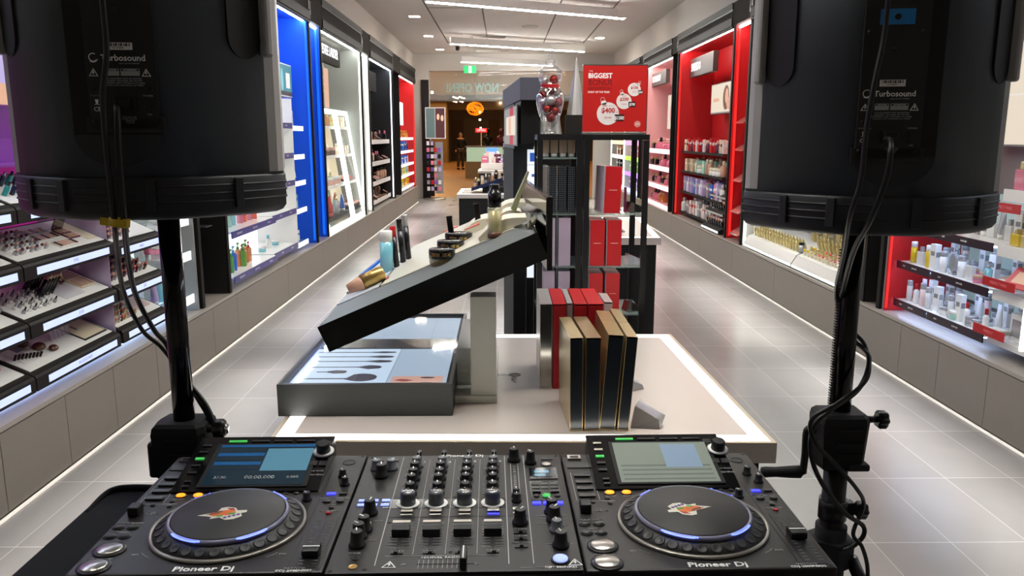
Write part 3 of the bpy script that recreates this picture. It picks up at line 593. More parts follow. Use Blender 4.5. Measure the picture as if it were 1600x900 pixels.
row('left', 6.62, 7.02, 0.17, BZ[0], [('pump', 0.052, 0.20, 'g_orange', 'p_green', 'amber pump bottle'), ('pump', 0.052, 0.17, 'g_amber', 'p_red', 'deep amber bottle')], 4, pl % 'lowest', 'bath bottles', True)
row('left', 7.4, 8.1, 0.22, BZ[0]+0.005, [('jar', 0.07, 0.05, 'g_aqua', 'p_white', 'pale aqua jar'), ('bottle', 0.05, 0.13, 'g_white', 'p_aqua', 'frosted bottle')], 3, 'on the lowest far shelf of the blue cabinet', 'aqua bottles', True)
row('left', 6.2, 6.7, 0.18, BZ[1], [('pump', 0.055, 0.2, 'g_mint', 'p_mint', 'mint green bottle'), ('bottle', 0.055, 0.19, 'g_aqua', 'p_mint', 'pale aqua bottle')], 4, pl % 'second', 'bath bottles', True)
row('left', 6.75, 7.25, 0.18, BZ[1], [('bottle', 0.055, 0.2, 'g_pink', 'p_coral', 'coral pink bottle'), ('bottle', 0.055, 0.2, 'p_coral', 'p_red', 'red bottle')], 4, pl % 'second', 'bath bottles', True)
for r_ in range(2, 5): row('left', 6.2, 8.1, 0.2, BZ[r_]+0.005, [('bottle', 0.06, 0.17, 'g_aqua', 'p_white', 'pale blue bottle'), ('box', 0.07, 0.16, 'p_white', 'p_orange', 'white and orange carton'), ('flacon', 0.07, 0.13, 'g_amber', 'p_gold', 'small amber perfume')], 7, 'on the %s blue-cabinet shelf' % ['third', 'fourth', 'top'][r_-2], 'products high in the blue cabinet', True)
for r_, z in enumerate(BZ): row('left', 8.3, 8.6, 0.15, z-0.02, [[('box', 0.06, 0.11, 'p_white', 'p_blue', 'white carton')], [('box', 0.06, 0.14, 'g_aqua', 'p_blue', 'pale blue carton')], [('tube', 0.05, 0.15, 'p_white', 'p_black', 'white tube')], [('box', 0.06, 0.15, 'p_white', 'p_silver', 'tall white carton')], [('box', 0.06, 0.16, 'p_white', 'p_lilac', 'boxed white carton')]][r_], 2, 'on the %s clear shelf by the blue wall' % ['lowest', 'second', 'third', 'fourth', 'top'][r_], 'cartons by the blue side wall', True)

# ---- left, grey cabinet with two leaning frames
panel('left', 9.8, 11.75, 0.42, 1.95, 2.50, 'lininggrey', 'advert_screen', 'grey portrait advert above the leaning frames', 'advert screen', face='pic_grey',
      parts=[(ov(0.42, 0.62, 0.09, 0.28), 'pic_skin2'), (ov(0.55, 0.45, 0.08, 0.34), 'pic_white'), (ov(0.30, 0.7, 0.06, 0.25), 'pic_dark'), (rc(0.85, 1.0, 0, 1), 'pic_peach'), (rc(0.70, 0.83, 0.72, 0.78), 'pic_white'), (rc(0.70, 0.83, 0.55, 0.61), 'pic_white'), (rc(0.70, 0.83, 0.38, 0.44), 'pic_white')])
e = panel('left', 9.9, 11.1, 0.12, 2.46, 2.74, 'frame2', 'brand_sign', 'dark hanging sign with white letters in the grey cabinet', 'sign', th=0.06)
text(e, 'ESTEE LAUDER', 0.16, (0.032, 0, 0.14), (PI/2, 0, PI/2), 'signwhite', bold=0.015, sx=0.9)
def lean_frame(y0, y1, lab, specs, w_):
    x0, x1, z0, z1 = XL-0.02, XL-0.24, 0.40, 1.915
    base = (x0, (y0+y1)/2, z0); e = empty('leaning_display', base, 0, lab, 'display frame')
    a = math.atan2(x0-x1, z1-z0); L_ = math.hypot(x0-x1, z1-z0)
    T = Matrix.Rotation(-a, 4, 'Y')
    h_ = (y1-y0)/2
    for nm, bx in (('upright', (-0.03, 0, -h_, -h_+0.06, 0, L_)), ('upright', (-0.03, 0, h_-0.06, h_, 0, L_)), ('rail', (-0.03, 0, -h_+0.0601, h_-0.0601, 0, 0.06)), ('rail', (-0.03, 0, -h_+0.0601, h_-0.0601, L_-0.06, L_))):
        b = MB(); b.box(*bx, T=T); b.build(nm, 'ledframe', e)
    b = MB(); b.box(-0.30, -0.28, -h_+0.06, h_-0.06, 0.06, L_-0.06, T=T); b.build('back_panel', 'mintback' if w_ else 'creamback', e)
    b = MB(); b.box(-0.001, 0.0, -h_+0.06, h_-0.06, 0.06, L_-0.06, T=T); b.build('glass_front', 'clearpane', e)
    for r_ in range(4):
        z = z0+0.15+r_*0.38; xr = x0-(z-z0)*math.tan(a)
        b = MB(); b.box(-0.24+xr-x0, -0.04+xr-x0, -h_+0.07, h_-0.07, z-z0-0.008, z-z0); b.build('shelf', 'whiteg' if r_ else 'frame', e)
        b = MB(); b.box(-0.04+xr-x0, -0.032+xr-x0, -h_+0.07, h_-0.07, z-z0-0.035, z-z0+0.004); b.build('shelf_lip', 'white' if r_ > 0 else 'frame2', e)
        sp = specs[r_]; n = 7
        for i in range(n):
            k, ww, hh, m1, m2, ds = sp[i % len(sp)]
            product(k, ww, hh, m1, m2, (xr-0.10-0.05*(i % 2), y0+0.12+(y1-y0-0.24)*(i+0.5)/n, z+0.001), PI/2, '%s on the %s shelf of the %s leaning frame' % (ds, ['lowest', 'second', 'third', 'top'][r_], 'near' if w_ else 'far'), 'products in the leaning frames')
emat('ledframe', '#f4fff8', 2.2); mat('mintback', '#a8c8be', 0.4, emit='#a8d8cc', es=0.35); mat('creamback', '#c8bca4', 0.4, emit='#d8c8a0', es=0.3); mat('clearpane', '#ffffff', 0.03, alpha=0.06)
lean_frame(9.60, 11.20, 'near leaning display frame with a glowing white border', [[('tube', 0.09, 0.24, 'p_blue', 'p_silver', 'blue grey tube'), ('pump', 0.08, 0.26, 'p_silver', 'p_gold', 'silver bottle with gold cap'), ('tube', 0.10, 0.27, 'p_red', 'p_red', 'bright red tube')],
    [('jar', 0.10, 0.10, 'p_rose', 'p_white', 'rose jar'), ('bottle', 0.06, 0.16, 'p_beige', 'p_gold', 'beige bottle')], [('jar', 0.10, 0.10, 'p_brown', 'p_rose', 'brown jar'), ('box', 0.08, 0.14, 'p_plum', 'p_rose', 'plum carton')], [('bottle', 0.07, 0.2, 'g_amber', 'p_gold', 'amber bottle'), ('box', 0.09, 0.2, 'p_mint', 'p_white', 'mint carton')]], True)
lean_frame(11.28, 12.10, 'far leaning display frame with a glowing white border', [[('jar', 0.14, 0.08, 'p_black', 'p_rose', 'black compact'), ('jar', 0.12, 0.1, 'p_nude', 'p_brown', 'nude jar')],
    [('tray', 0.14, 0.1, 'p_brown', 'p_coral', 'brown palette'), ('jar', 0.1, 0.08, 'p_plum', 'p_rose', 'plum jar')], [('box', 0.1, 0.12, 'p_beige', 'p_white', 'beige carton'), ('bottle', 0.07, 0.15, 'p_rose', 'p_white', 'rose bottle')], [('box', 0.12, 0.14, 'p_gold', 'p_amber', 'golden carton'), ('bottle', 0.07, 0.16, 'g_amber', 'p_gold', 'amber flask')]], False)

# ---- left, black cabinet and far red cabinet (far away, small)
b = MB(); b.box(-0.008, 0.008, -0.02, 1.9, -0.01, 0.01); thing('diagonal_rod', b, 'steel', 'thin diagonal metal rod across the black cabinet opening', 'rod', (-2.35, 13.3, 2.25), (0.18, 0, 0))
b = MB(); b.box(-0.03, 0.03, -0.5, 0.5, -0.16, 0.16, bev=0.004); thing('brand_sign', b, 'frame2', 'small grey sign box high in the black cabinet', 'sign', (-2.2, 13.55, 2.45))
for r_, z in enumerate([0.50, 0.81, 1.14, 1.50]):
    w4 = ['lowest', 'second', 'third', 'top'][r_]
    shelf('left', 13.1, 15.4, 0.10, 0.5, z, 'frame', '%s stepped shelf of the black cabinet' % w4, 'white', 0.07)
    for dd in (0.16, 0.30):
        row('left', 13.2, 15.3, dd, z+(0.0 if dd < 0.2 else 0.0), [('tray', 0.22, 0.16, 'p_black', 'p_rose', 'black and rose palette'), ('compact', 0.16, 0.12, 'p_brown', 'p_nude', 'brown compact'), ('lipstick', 0.05, 0.17, 'p_black', 'p_pink', 'black lipstick case'), ('bottle', 0.07, 0.2, 'p_nude', 'p_black', 'nude bottle with black cap'), ('box', 0.10, 0.15, 'p_plum', 'p_white', 'plum carton')], 8, 'on the %s shelf of the black cabinet' % w4, 'make-up in the black cabinet', jit=0.02)
panel('left', 17.0, 18.5, 0.20, 1.80, 2.30, 'white', 'advert_screen', 'blank white curved screen in the far red cabinet', 'advert screen', th=0.08, face='lip')
b = MB(); b.box(-2.60, -2.57, 16.9, 18.9, 0.42, 1.75); wthing('backlit_panel', b, 'lip', 'glowing white panel in the far red cabinet', 'panel', (-2.58, 17.9, 0.42))
for r_, z in enumerate([0.48, 0.74, 0.97, 1.25, 1.53]):
    w5 = ['lowest', 'second', 'third', 'fourth', 'top'][r_]
    shelf('left', 16.8, 19.1, 0.06, 0.48, z, 'whiteg', '%s white shelf of the far red cabinet' % w5, 'lip', 0.05)
    row('left', 16.95, 19.0, 0.2, z, [[('box', 0.15, 0.16, 'p_yellow', 'p_orange', 'yellow carton'), ('box', 0.13, 0.15, 'p_orange', 'p_yellow', 'orange carton'), ('bottle', 0.1, 0.17, 'g_aqua', 'p_white', 'clear bottle')], [('box', 0.14, 0.17, 'g_aqua', 'p_white', 'pale carton'), ('box', 0.13, 0.14, 'p_yellow', 'p_white', 'yellow carton')], [('box', 0.14, 0.17, 'p_blue', 'p_white', 'blue carton'), ('box', 0.12, 0.14, 'p_white', 'p_blue', 'white carton')], [('box', 0.14, 0.2, 'p_blue', 'p_white', 'blue carton'), ('bottle', 0.1, 0.18, 'p_navy', 'p_silver', 'navy bottle')], [('bottle', 0.1, 0.16, 'g_amber', 'p_amber', 'amber bottle')]][r_], 8, 'on the %s shelf of the far red cabinet' % w5, 'cartons in the far red cabinet')

# ---- right, near red cabinet: skincare shelves
mat('lip_plum', '#2c1c28', 0.3); mat('cup', '#9c9488', 0.4)
for r_, z in enumerate([0.475, 0.735, 0.985]):
    w3 = ['lowest', 'middle', 'upper'][r_]
    for k, (a, c) in enumerate(((4.90, 5.32), (4.29, 4.885))):
        shelf('right', a, c, 0.085, 0.50, z, 'whiteg', '%s lit skincare shelf on the right, %s section' % (w3, ['far', 'near'][k]), 'lip_plum', 0.045, texts=[(c-0.10, 'NEW', 0.014, 'ink'), ((a+c)/2-0.02, 'SKINCARE', 0.014, 'ink')])
    b = MB(); b.box(XR+0.51, XR+0.52, 4.28, 5.33, z+0.02, z+0.22); wthing('backlit_panel', b, 'back_added_glow', 'grey-green strip panel with added glow behind the %s skincare shelf' % w3, 'panel', (XR+0.515, 4.8, z+0.02))  # glow put into the panel colour to add cool light behind the products
S1 = [('bottle', 0.035, 0.13, 'p_white', 'p_red', 'slim white bottle with red cap'), ('cylinder', 0.04, 0.15, 'p_paleRose', 'p_silver', 'pale rose bottle'), ('box', 0.05, 0.16, 'p_white', 'p_silver', 'tall white carton'), ('jar', 0.06, 0.05, 'p_white', 'p_silver', 'white jar'), ('cylinder', 0.036, 0.14, 'g_white', 'p_silver', 'frosted bottle with silver cap'), ('tube', 0.045, 0.15, 'p_white', 'p_white', 'white tube')]
S2 = [('flacon', 0.06, 0.12, 'g_white', 'p_silver', 'square clear perfume'), ('cylinder', 0.045, 0.13, 'p_white', 'p_silver', 'round white bottle'), ('box', 0.055, 0.16, 'p_white', 'p_grey', 'wide white carton'), ('pump', 0.045, 0.14, 'g_aqua', 'p_silver', 'pale aqua pump'), ('oval', 0.07, 0.13, 'p_silver', 'p_silver', 'oval silver bottle'), ('box', 0.05, 0.15, 'p_silver', 'p_white', 'silver carton'), ('cylinder', 0.04, 0.14, 'g_yellow', 'p_white', 'slim yellow bottle'), ('tube', 0.05, 0.15, 'p_silver', 'p_white', 'silver tube'), ('jar', 0.055, 0.045, 'g_pink', 'p_nude', 'peach jar')]
row('right', 4.34, 5.28, 0.14, 0.475, S1, 11, 'on the lowest skincare shelf front', 'skincare on the right', True)
row('right', 4.34, 5.28, 0.23, 0.475, S1, 9, 'on the lowest skincare shelf middle', 'skincare on the right', True)
row('right', 4.34, 5.28, 0.35, 0.475, S1[1:4], 9, 'on the lowest skincare shelf back', 'skincare on the right', True)
row('right', 4.34, 5.28, 0.14, 0.735, S2, 10, 'on the middle skincare shelf front', 'skincare on the right', True)
row('right', 4.34, 5.28, 0.24, 0.735, S2, 9, 'on the middle skincare shelf middle', 'skincare on the right', True)
row('right', 4.34, 5.28, 0.36, 0.735, S1[1:4], 9, 'on the middle skincare shelf back', 'skincare on the right', True)
row('right', 4.30, 4.85, 0.25, 0.985, S2, 7, 'on the upper skincare shelf', 'skincare on the right', True)
product('jar', 0.105, 0.055, 'g_mint', 'p_white', (XR+0.16, 4.68, 0.4755), 0, 'wide mint green jar with white lid on the lowest skincare shelf', parts=True)
product('jar', 0.07, 0.06, 'p_silver', 'p_silver', (XR+0.14, 4.51, 0.4755), 0, 'ribbed silver jar beside the mint green jar', parts=True)
# end gondola with red holders at the right picture edge
for r_, z in enumerate([0.985, 1.28]):
    shelf('right', 3.5, 4.27, 0.10, 0.45, z, 'whiteg', '%s wide white shelf at the right picture edge' % ['lower', 'upper'][r_], 'white', 0.06)
row('right', 3.9, 4.25, 0.15, 1.28, [('flacon', 0.10, 0.16, 'g_yellow', 'p_pink', 'yellow box perfume'), ('flacon', 0.10, 0.15, 'g_pink', 'p_gold', 'pink perfume')], 4, 'on the upper shelf at the right edge', 'perfumes at the right edge', True)
row('right', 3.9, 4.25, 0.28, 1.28, [('box', 0.10, 0.22, 'g_yellow', 'p_pink', 'tall yellow carton'), ('box', 0.09, 0.20, 'p_paleRose', 'p_gold', 'pale rose carton')], 4, 'on the upper shelf at the right edge', 'perfumes at the right edge', True)
row('right', 3.9, 4.25, 0.16, 0.985, [('flacon', 0.08, 0.09, 'p_gold', 'p_gold', 'gold perfume'), ('flacon', 0.08, 0.09, 'g_yellow', 'p_gold', 'clear gold perfume')], 4, 'on the lower shelf at the right edge', 'perfumes at the right edge', True)
row('right', 3.9, 4.25, 0.26, 0.985, [('flacon', 0.08, 0.12, 'g_yellow', 'p_gold', 'tall gold perfume')], 4, 'on the lower shelf back at the right edge', 'perfumes at the right edge', True)
def red_holder(x, y, z, lab, txt):
    e = empty('tester_holder', (x, y, z), 0, lab, 'tester holder')
    b = MB(); b.box(-0.004, 0.0, -0.14, 0.14, -0.005, 0.045, bev=0.001); f = b.build('front', 'redbox', e); text(f, txt, 0.022, (-0.0045, 0, 0.02), (PI/2, 0, -PI/2), 'pinkink', shear=0.15)
    b = MB(); b.box(0.0005, 0.10, -0.14, 0.14, -0.003, 0.003); b.build('tray', 'acrylic', e)
mat('pinkink', '#e8888c', 0.5)
red_holder(XR+0.04, 4.18, 0.50, 'red tester holder on the lowest shelf at the right edge', 'PERFECT'); red_holder(XR+0.04, 4.14, 0.77, 'red tester holder in the middle at the right edge', 'PERFECT PAIRS'); red_holder(XR+0.06, 4.20, 1.17, 'red tester holder high at the right edge', 'PERFECT PAIRS')
for i, (y, z) in enumerate([(4.22, 0.502), (4.20, 0.772)]):
    b = MB(); b.box(-0.05, 0.05, -0.06, 0.06, 0.003, 0.02, bev=0.003); b.box(-0.04, 0.04, -0.05, 0.05, 0.0201, 0.024, mi=1, T=Matrix.Rotation(0.1, 4, 'Z')); thing('white_compact', b, ['cup', 'white'], 'pale square compact on the %s red holder' % ['lowest', 'middle'][i], 'compact', (XR+0.10, y, z+0.001))
b = MB(); b.box(-0.006, 0.006, -0.10, 0.10, 0, 0.13, bev=0.002); b.box(-0.0075, -0.006, -0.04, 0.06, 0.03, 0.10, mi=1); thing('red_palette', b, ['redbox', 'p_nude'], 'large red palette leaning on the middle red holder', 'palette', (XR+0.06, 4.03, 0.785), (0, 0.75, 0.1))
b = MB(); b.box(-0.04, 0.04, -0.07, 0.07, 0, 0.15, bev=0.001); b.box(-0.045, -0.041, -0.05, 0.05, 0.03, 0.12, mi=1); thing('gift_box', b, ['white', 'p_silver'], 'white gift box on the lowest shelf at the right edge', 'box', (XR+0.20, 4.12, 0.475))
shelf('right', 3.5, 4.27, 0.10, 0.50, 0.475, 'whiteg', 'lowest white shelf at the right picture edge', 'white', 0.03); shelf('right', 3.5, 4.27, 0.10, 0.5, 0.735, 'whiteg', 'middle white shelf at the right picture edge', 'white', 0.05)
b = MB()
for z0, z1 in ((0.50, 0.70), (0.76, 0.95)): b.box(XR+0.055, XR+0.075, 3.925, 3.94, z0-0.02, z1)
wthing('light_tube', b, 'ledframe', 'thin glowing tube at the right picture edge', 'light', (XR+0.06, 3.93, 0.5))
panel('right', 3.7, 5.05, 0.44, 1.50, 2.12, 'lininggrey', 'advert_screen', 'advert of a blonde woman at the right picture edge', 'advert screen', face='pic_cream',
      parts=[(ov(0.52, 0.5, 0.22, 0.5), 'pic_blonde'), (ov(0.50, 0.62, 0.10, 0.22), 'pic_skin2'), (rc(0.3, 0.75, 0, 0.22), 'pic_skin'), (rc(0, 1, 0.48, 0.49), 'pic_white')])
b = MB(); b.box(XR+0.10, XR+0.16, 3.3, 4.62, 2.12, 2.34); o = wthing('brand_sign', b, 'redbox', 'dark red sign with white letters at the right edge', 'sign', (XR+0.13, 4.0, 2.12)); text(o, 'total beauty', 0.13, (-0.031, -0.1, 0.11), (PI/2, 0, -PI/2), 'signwhite')

# ---- right, white cabinet: lipstick counter display
def wtray(y0, y1, lab):
    base = (XR+0.02, y0, 0.40); e = empty('counter_display', base, 0, lab, 'display'); L_ = y1-y0
    b = MB(); b.prism([(0, 0), (0, 0.02), (0.05, 0.10), (0.40, 0.22), (0.40, 0)], 0, L_, 'y'); b.build('display_base', 'silverish', e)
    b = MB(); b.prism([(0.0482, 0.099), (0.0478, 0.103), (0.4, 0.225), (0.4, 0.2205)], 0.004, L_-0.004, 'y'); b.build('display_top', 'whiteg', e)
    b = MB(); b.box(-0.003, 0.0, 0.01, L_-0.01, 0.001, 0.018); b.build('light_strip', 'ledframe', e)
mat('silverish', '#b8b4b0', 0.3)
wtray(7.15, 8.60, 'white lit counter display of gold sticks, far section'); wtray(6.1, 7.13, 'white lit counter display of lipsticks, middle section'); wtray(5.72, 6.08, 'white lit counter display by the right pole, near section')
def wz(d): return 0.40+0.10+(d-0.05)*0.12/0.35+0.006
for j, d in enumerate((0.10, 0.16)):
    for i in range(16): product('lipstick', 0.03, 0.095, 'p_gold', 'p_gold', (XR+0.02+d, 7.25+i*0.082, wz(d)), 0, 'slim gold stick in the %s row of the white display, %s' % (['front', 'back'][j], ordn(i)), 'gold sticks on the white display', rot=(0, -0.25, 0))
product('cylinder', 0.05, 0.09, 'p_silver', 'p_black', (XR+0.12, 7.17, wz(0.1)), 0, 'silver tester with black cap on the white display', parts=True)
for j, d in enumerate((0.09, 0.15, 0.22)):
    for i in range(10):
        c = ['p_cream', 'p_yellow', 'p_gold', 'p_coral', 'p_rose', 'p_pink'][min(5, 5-i//2)]
        product('lipstick', 0.03, 0.06 if j < 2 else 0.14, 'p_gold' if j else 'p_cream', c if j < 2 else 'p_gold', (XR+0.02+d, 6.28+i*0.083, wz(d)), 0, 'gold lipstick in the %s row of the middle white display, %s' % (['front', 'second', 'back'][j], ordn(i)), 'gold lipsticks on the white display', rot=(0, -0.3, 0))
for i in range(6): product('box', 0.10, 0.14, 'p_gold', 'p_cream', (XR+0.34, 6.0+i*0.28, wz(0.32)), 1.5, 'gold carton standing behind the lipsticks, %s from near end' % ordn(i), 'gold cartons on the white display', parts=True)
e = empty('ad_card', (XR+0.07, 6.17, 0.545), 0, 'white tent card with a dark portrait on the white display', 'card')
b = MB(); b.prism([(0, 0), (0.09, 0.165), (0.14, 0.165), (0.24, 0.05)], -0.16, 0.10, 'y'); b.build('card', 'white', e)
b = MB(); T = Matrix.Rotation(math.atan2(0.09, 0.165), 4, 'Y'); b.box(-0.0015, -0.0005, -0.01, 0.09, 0.03, 0.165, T=T); b.box(-0.002, -0.0015, 0.02, 0.06, 0.07, 0.13, T=T, mi=1); b.build('portrait', ['pic_dark', 'pic_skin'], e)
for i in range(7): product('lipstick', 0.026, 0.11, 'p_nude', 'p_gold', (XR+0.10+0.03*(i % 2), 5.76+i*0.036, wz(0.1)), 0, 'nude gloss leaning on the near white display, %s' % ordn(i), 'nude glosses on the white display', rot=(0.6, -0.6, 0))
for r_, z in enumerate((0.9, 1.2, 1.5)):
    shelf('right', 5.80, 8.55, 0.12, 0.50, z, 'whiteg', 'white shelf high in the white cabinet, %s from the bottom' % ordn(r_), 'lip', 0.04)
    row('right', 7.9, 8.5, 0.2, z, [('box', 0.09, 0.13, 'p_cream', 'p_gold', 'cream carton')], 4, 'on the %s high shelf of the white cabinet' % ordn(r_), 'cream cartons', True)

# ---- right, red niche and red cabinet
for r_, z in enumerate((0.46, 0.71, 1.06, 1.40, 1.70)):
    b = MB(); b.prism([(0, 0), (0.0, 0.09), (-0.14, 0.0)], 0, 0.34, 'y'); b.prism([(0.001, 0.0), (0.11, 0.0), (0.11, 0.006), (0.001, 0.006)], 0, 0.34, 'y'); thing('wedge_shelf', b, 'silverfoil', 'small clear wedge shelf in the red niche, %s from the bottom' % ordn(r_), 'shelf', (XR+0.16, 8.85, z))
b = MB(); b.box(XR+0.04, XR+0.10, 10.75, 12.1, 2.40, 2.66, bev=0.004); o = wthing('brand_sign', b, 'signgrey', 'wide grey metallic sign reading in white letters in the red cabinet', 'sign', (XR+0.07, 11.4, 2.40)) if False else None
mat('signgrey', '#3c3836', 0.4)
e = panel('right', 10.80, 12.10, 0.16, 2.40, 2.66, 'signgrey', 'brand_sign', 'wide grey metallic sign with white letters in the red cabinet', 'sign', th=0.07)
text(e, 'SHISEIDO', 0.155, (-0.037, 0.30, 0.13), (PI/2, 0, -PI/2), 'signwhite', bold=0.015, sx=0.85)
panel('right', 10.05, 11.60, 0.36, 1.86, 2.27, 'lininggrey', 'advert_screen', 'cream advert screen with a red brush stroke in the red cabinet', 'advert screen', face='pic_cream', parts=[(ov(0.50, 0.5, 0.10, 0.42), 'pic_brown'), (ov(0.52, 0.55, 0.05, 0.25), 'pic_peach'), (ov(0.62, 0.3, 0.10, 0.22), 'pic_skin'), (rc(0.08, 0.28, 0.4, 0.52), 'pic_peach'), (rc(0.0, 1, 0, 0.03), 'pic_grey')], th=0.10)
RZ = [0.46, 0.76, 1.06, 1.345]
RS = [[('box', 0.10, 0.20, 'p_white', 'p_pink', 'white carton'), ('box', 0.09, 0.19, 'p_paleRose', 'p_red', 'rose carton'), ('bottle', 0.09, 0.2, 'g_white', 'p_silver', 'clear bottle'), ('box', 0.09, 0.17, 'p_silver', 'p_white', 'silver carton')],
      [('box', 0.08, 0.20, 'p_pink', 'p_white', 'pink carton'), ('box', 0.09, 0.22, 'p_lilac', 'p_white', 'lilac carton'), ('box', 0.09, 0.18, 'p_blue', 'p_white', 'blue carton'), ('bottle', 0.07, 0.2, 'p_white', 'p_white', 'white bottle'), ('box', 0.08, 0.19, 'p_grey', 'p_white', 'grey carton')],
      [('pump', 0.08, 0.19, 'p_cream', 'p_cream', 'cream pump bottle'), ('jar', 0.12, 0.10, 'p_white', 'p_cream', 'white jar'), ('box', 0.1, 0.18, 'p_beige', 'p_cream', 'beige carton'), ('bottle', 0.07, 0.2, 'p_nude', 'p_cream', 'nude bottle'), ('box', 0.10, 0.17, 'p_mint', 'p_cream', 'pale green carton')],
      [('box', 0.08, 0.17, 'p_cream', 'p_brown', 'cream carton'), ('box', 0.08, 0.19, 'p_red', 'p_white', 'red carton'), ('bottle', 0.07, 0.17, 'p_gold', 'p_black', 'gold bottle'), ('box', 0.08, 0.16, 'p_paleRose', 'p_white', 'blush carton'), ('bottle', 0.07, 0.16, 'p_plum', 'p_rose', 'plum bottle')]]
for r_, z in enumerate(RZ):
    w4 = ['lowest', 'second', 'third', 'top'][r_]
    shelf('right', 9.85, 12.15, 0.10, 0.50, z, 'frame', '%s dark shelf of the tall red cabinet' % w4, 'frame', 0.03)
    for dd in (0.15, 0.28, 0.40): row('right', 9.9, 12.1, dd, z, RS[r_], 14, 'on the %s shelf of the tall red cabinet, %s' % (w4, 'front' if dd < 0.2 else 'middle' if dd < 0.3 else 'back'), 'skincare in the tall red cabinet', jit=0.015)
for k in range(3):
    z = PZ+0.01+k*0.20; x = XR+0.01+k*0.05
    e = empty('stepped_tester', (x, 9.6, z), 0, 'black stepped tester display in the red cabinet, %s from the bottom' % ordn(k), 'display')
    b = MB(); b.prism([(0, 0), (0.0, 0.04), (0.22, 0.12), (0.22, 0.0)], 0.0, 0.85, 'y'); b.build('step', 'frame', e)
    b = MB(); b.box(-0.004, 0, 0.02, 0.83, 0.006, 0.03); b.build('front_strip', 'lip' if k == 0 else 'silverish', e)
    for i in range(7): product('lipstick' if k < 2 else 'polish', 0.05, 0.11, 'p_black', ['p_silver', 'p_nude', 'p_rose'][i % 3], (x+0.08, 9.66+i*0.115, z+0.075), 0, 'black tester on the %s step of the red cabinet display' % ordn(k), 'black testers on the stepped display', rot=(0, -0.3, 0))

# ---- right, pink cabinet
e = panel('right', 13.9, 15.2, 0.16, 2.45, 2.68, 'signgrey', 'brand_sign', 'grey sign with white letters in the pink cabinet', 'sign', th=0.07); text(e, 'VIKTOR&ROLF', 0.15, (-0.037, 0.20, 0.115), (PI/2, 0, -PI/2), 'signwhite', bold=0.015, sx=0.8)
for k, (a, c) in enumerate(((13.1, 13.95), (14.0, 14.95))): panel('right', a, c, 0.42, 1.68, 2.30, 'steel', 'advert_screen', 'pink perfume advert in the pink cabinet, %s one' % ['near', 'far'][k], 'advert screen', face='pic_cream', parts=[(ov(0.5, 0.45, 0.28, 0.36), 'pic_pinkp'), (ov(0.5, 0.5, 0.12, 0.22), 'pic_redp' if k == 0 else 'pic_peach'), (rc(0.3, 0.7, 0.86, 0.93), 'pic_grey')])
emat('lip_pink', '#f4c4cc', 1.1)
for r_, z in enumerate((0.44, 0.75, 1.06, 1.345)):
    w4 = ['lowest', 'second', 'third', 'top'][r_]
    shelf('right', 12.80, 15.1, 0.06, 0.50, z, 'liningpink', '%s glowing pink shelf of the pink cabinet' % w4, 'lip_pink', 0.07)
    row('right', 12.9, 15.0, 0.2, z, [('bow', 0.14, 0.20, 'g_pink', 'p_black', 'pink perfume with black bow'), ('flacon', 0.16, 0.13, 'p_black', 'p_gold', 'black perfume'), ('flacon', 0.14, 0.15, 'g_amber', 'p_gold', 'gold perfume'), ('bow', 0.14, 0.17, 'g_pink', 'p_rose', 'rose perfume')], 8, 'on the %s pink shelf' % w4, 'perfumes in the pink cabinet', jit=0.03)
# ---- right, far white cabinets
for ci, (a, c, cols) in enumerate(((15.75, 17.6, ['p_violet', 'p_green', 'p_pink', 'p_aqua']), (17.85, 19.7, ['p_grey', 'p_black', 'p_nude', 'p_amber']))):
    for r_, z in enumerate((0.48, 0.82, 1.14, 1.46)):
        emat('band_%d%d' % (ci, r_), [['#b8c8f8', '#a070f0', '#90d040', '#f080b0'], ['#d8d8d8', '#e8e0d8', '#d8c8c0', '#e0c090']][ci][r_], 1.0)
        shelf('right', a+0.05, c-0.05, 0.06, 0.50, z, 'whiteg', '%s shelf of the %s far white cabinet' % (['lowest', 'second', 'third', 'top'][r_], ['first', 'second'][ci]), 'band_%d%d' % (ci, r_), 0.08)
        row('right', a+0.15, c-0.15, 0.2, z, [('box', 0.15, 0.2, cols[r_], 'p_white', '%s carton' % cols[r_][2:]), ('bottle', 0.11, 0.19, 'p_white' if ci == 0 else 'p_black', cols[r_], '%s topped bottle' % cols[r_][2:])], 7, 'on the %s shelf of the %s far white cabinet' % (['lowest', 'second', 'third', 'top'][r_], ['first', 'second'][ci]), 'products in the far white cabinets')
# ------------------------------------------------------------ the mall beyond the shopfront
mat('mallfloor', '#a8743c', 0.35, noise=0.08, nscale=2); mat('mallwall', '#6c5840', 0.8); mat('malldark', '#4a3828', 0.8); mat('mallbeam', '#8c7c64', 0.8); mat('mallgrey', '#5c5248', 0.8); mat('mallpillar', '#8c6c40', 0.7)
emat('mall_added_glow', '#ffd8a0', 42); emat('chand', '#ff8c10', 0.75); emat('spot', '#ffe8c0', 12)
mat('clearglass', '#f4fbf8', 0.03, alpha=0.10, coat=0.3); mat('letters_pale', '#8ca8a0', 0.6, alpha=0.7)
YM = 52.0
b = MB(); b.box(-14, 12, YE+0.001, YM+1, -0.1, 0.0); struct('floor', b, 'mallfloor')
b = MB(); b.box(-14, 12, YM, YM+0.3, 0, 9.0); struct('wall_far', b, 'mallgrey')
b = MB(); b.box(-14, 12, YE+0.01, YM+0.3, 7.0, 7.2); struct('ceiling', b, 'malldark')
b = MB(); b.box(-14.2, -14, YE, YM, 0, 7); b.box(12, 12.2, YE, YM, 0, 7); struct('wall_side', b, 'mallwall')
b = MB(); b.box(-14, -2.9, YE, YE+0.2, 0, 7); b.box(3.4, 12, YE, YE+0.2, 0, 7); b.box(-2.9, 3.4, YE+0.001, YE+0.2, 3.7, 7); struct('wall_outer', b, 'mallwall')
b = MB(); b.box(-14, 12, YM-2.0, YM-0.01, 3.18, 3.75); struct('trim_5', b, 'mallbeam')
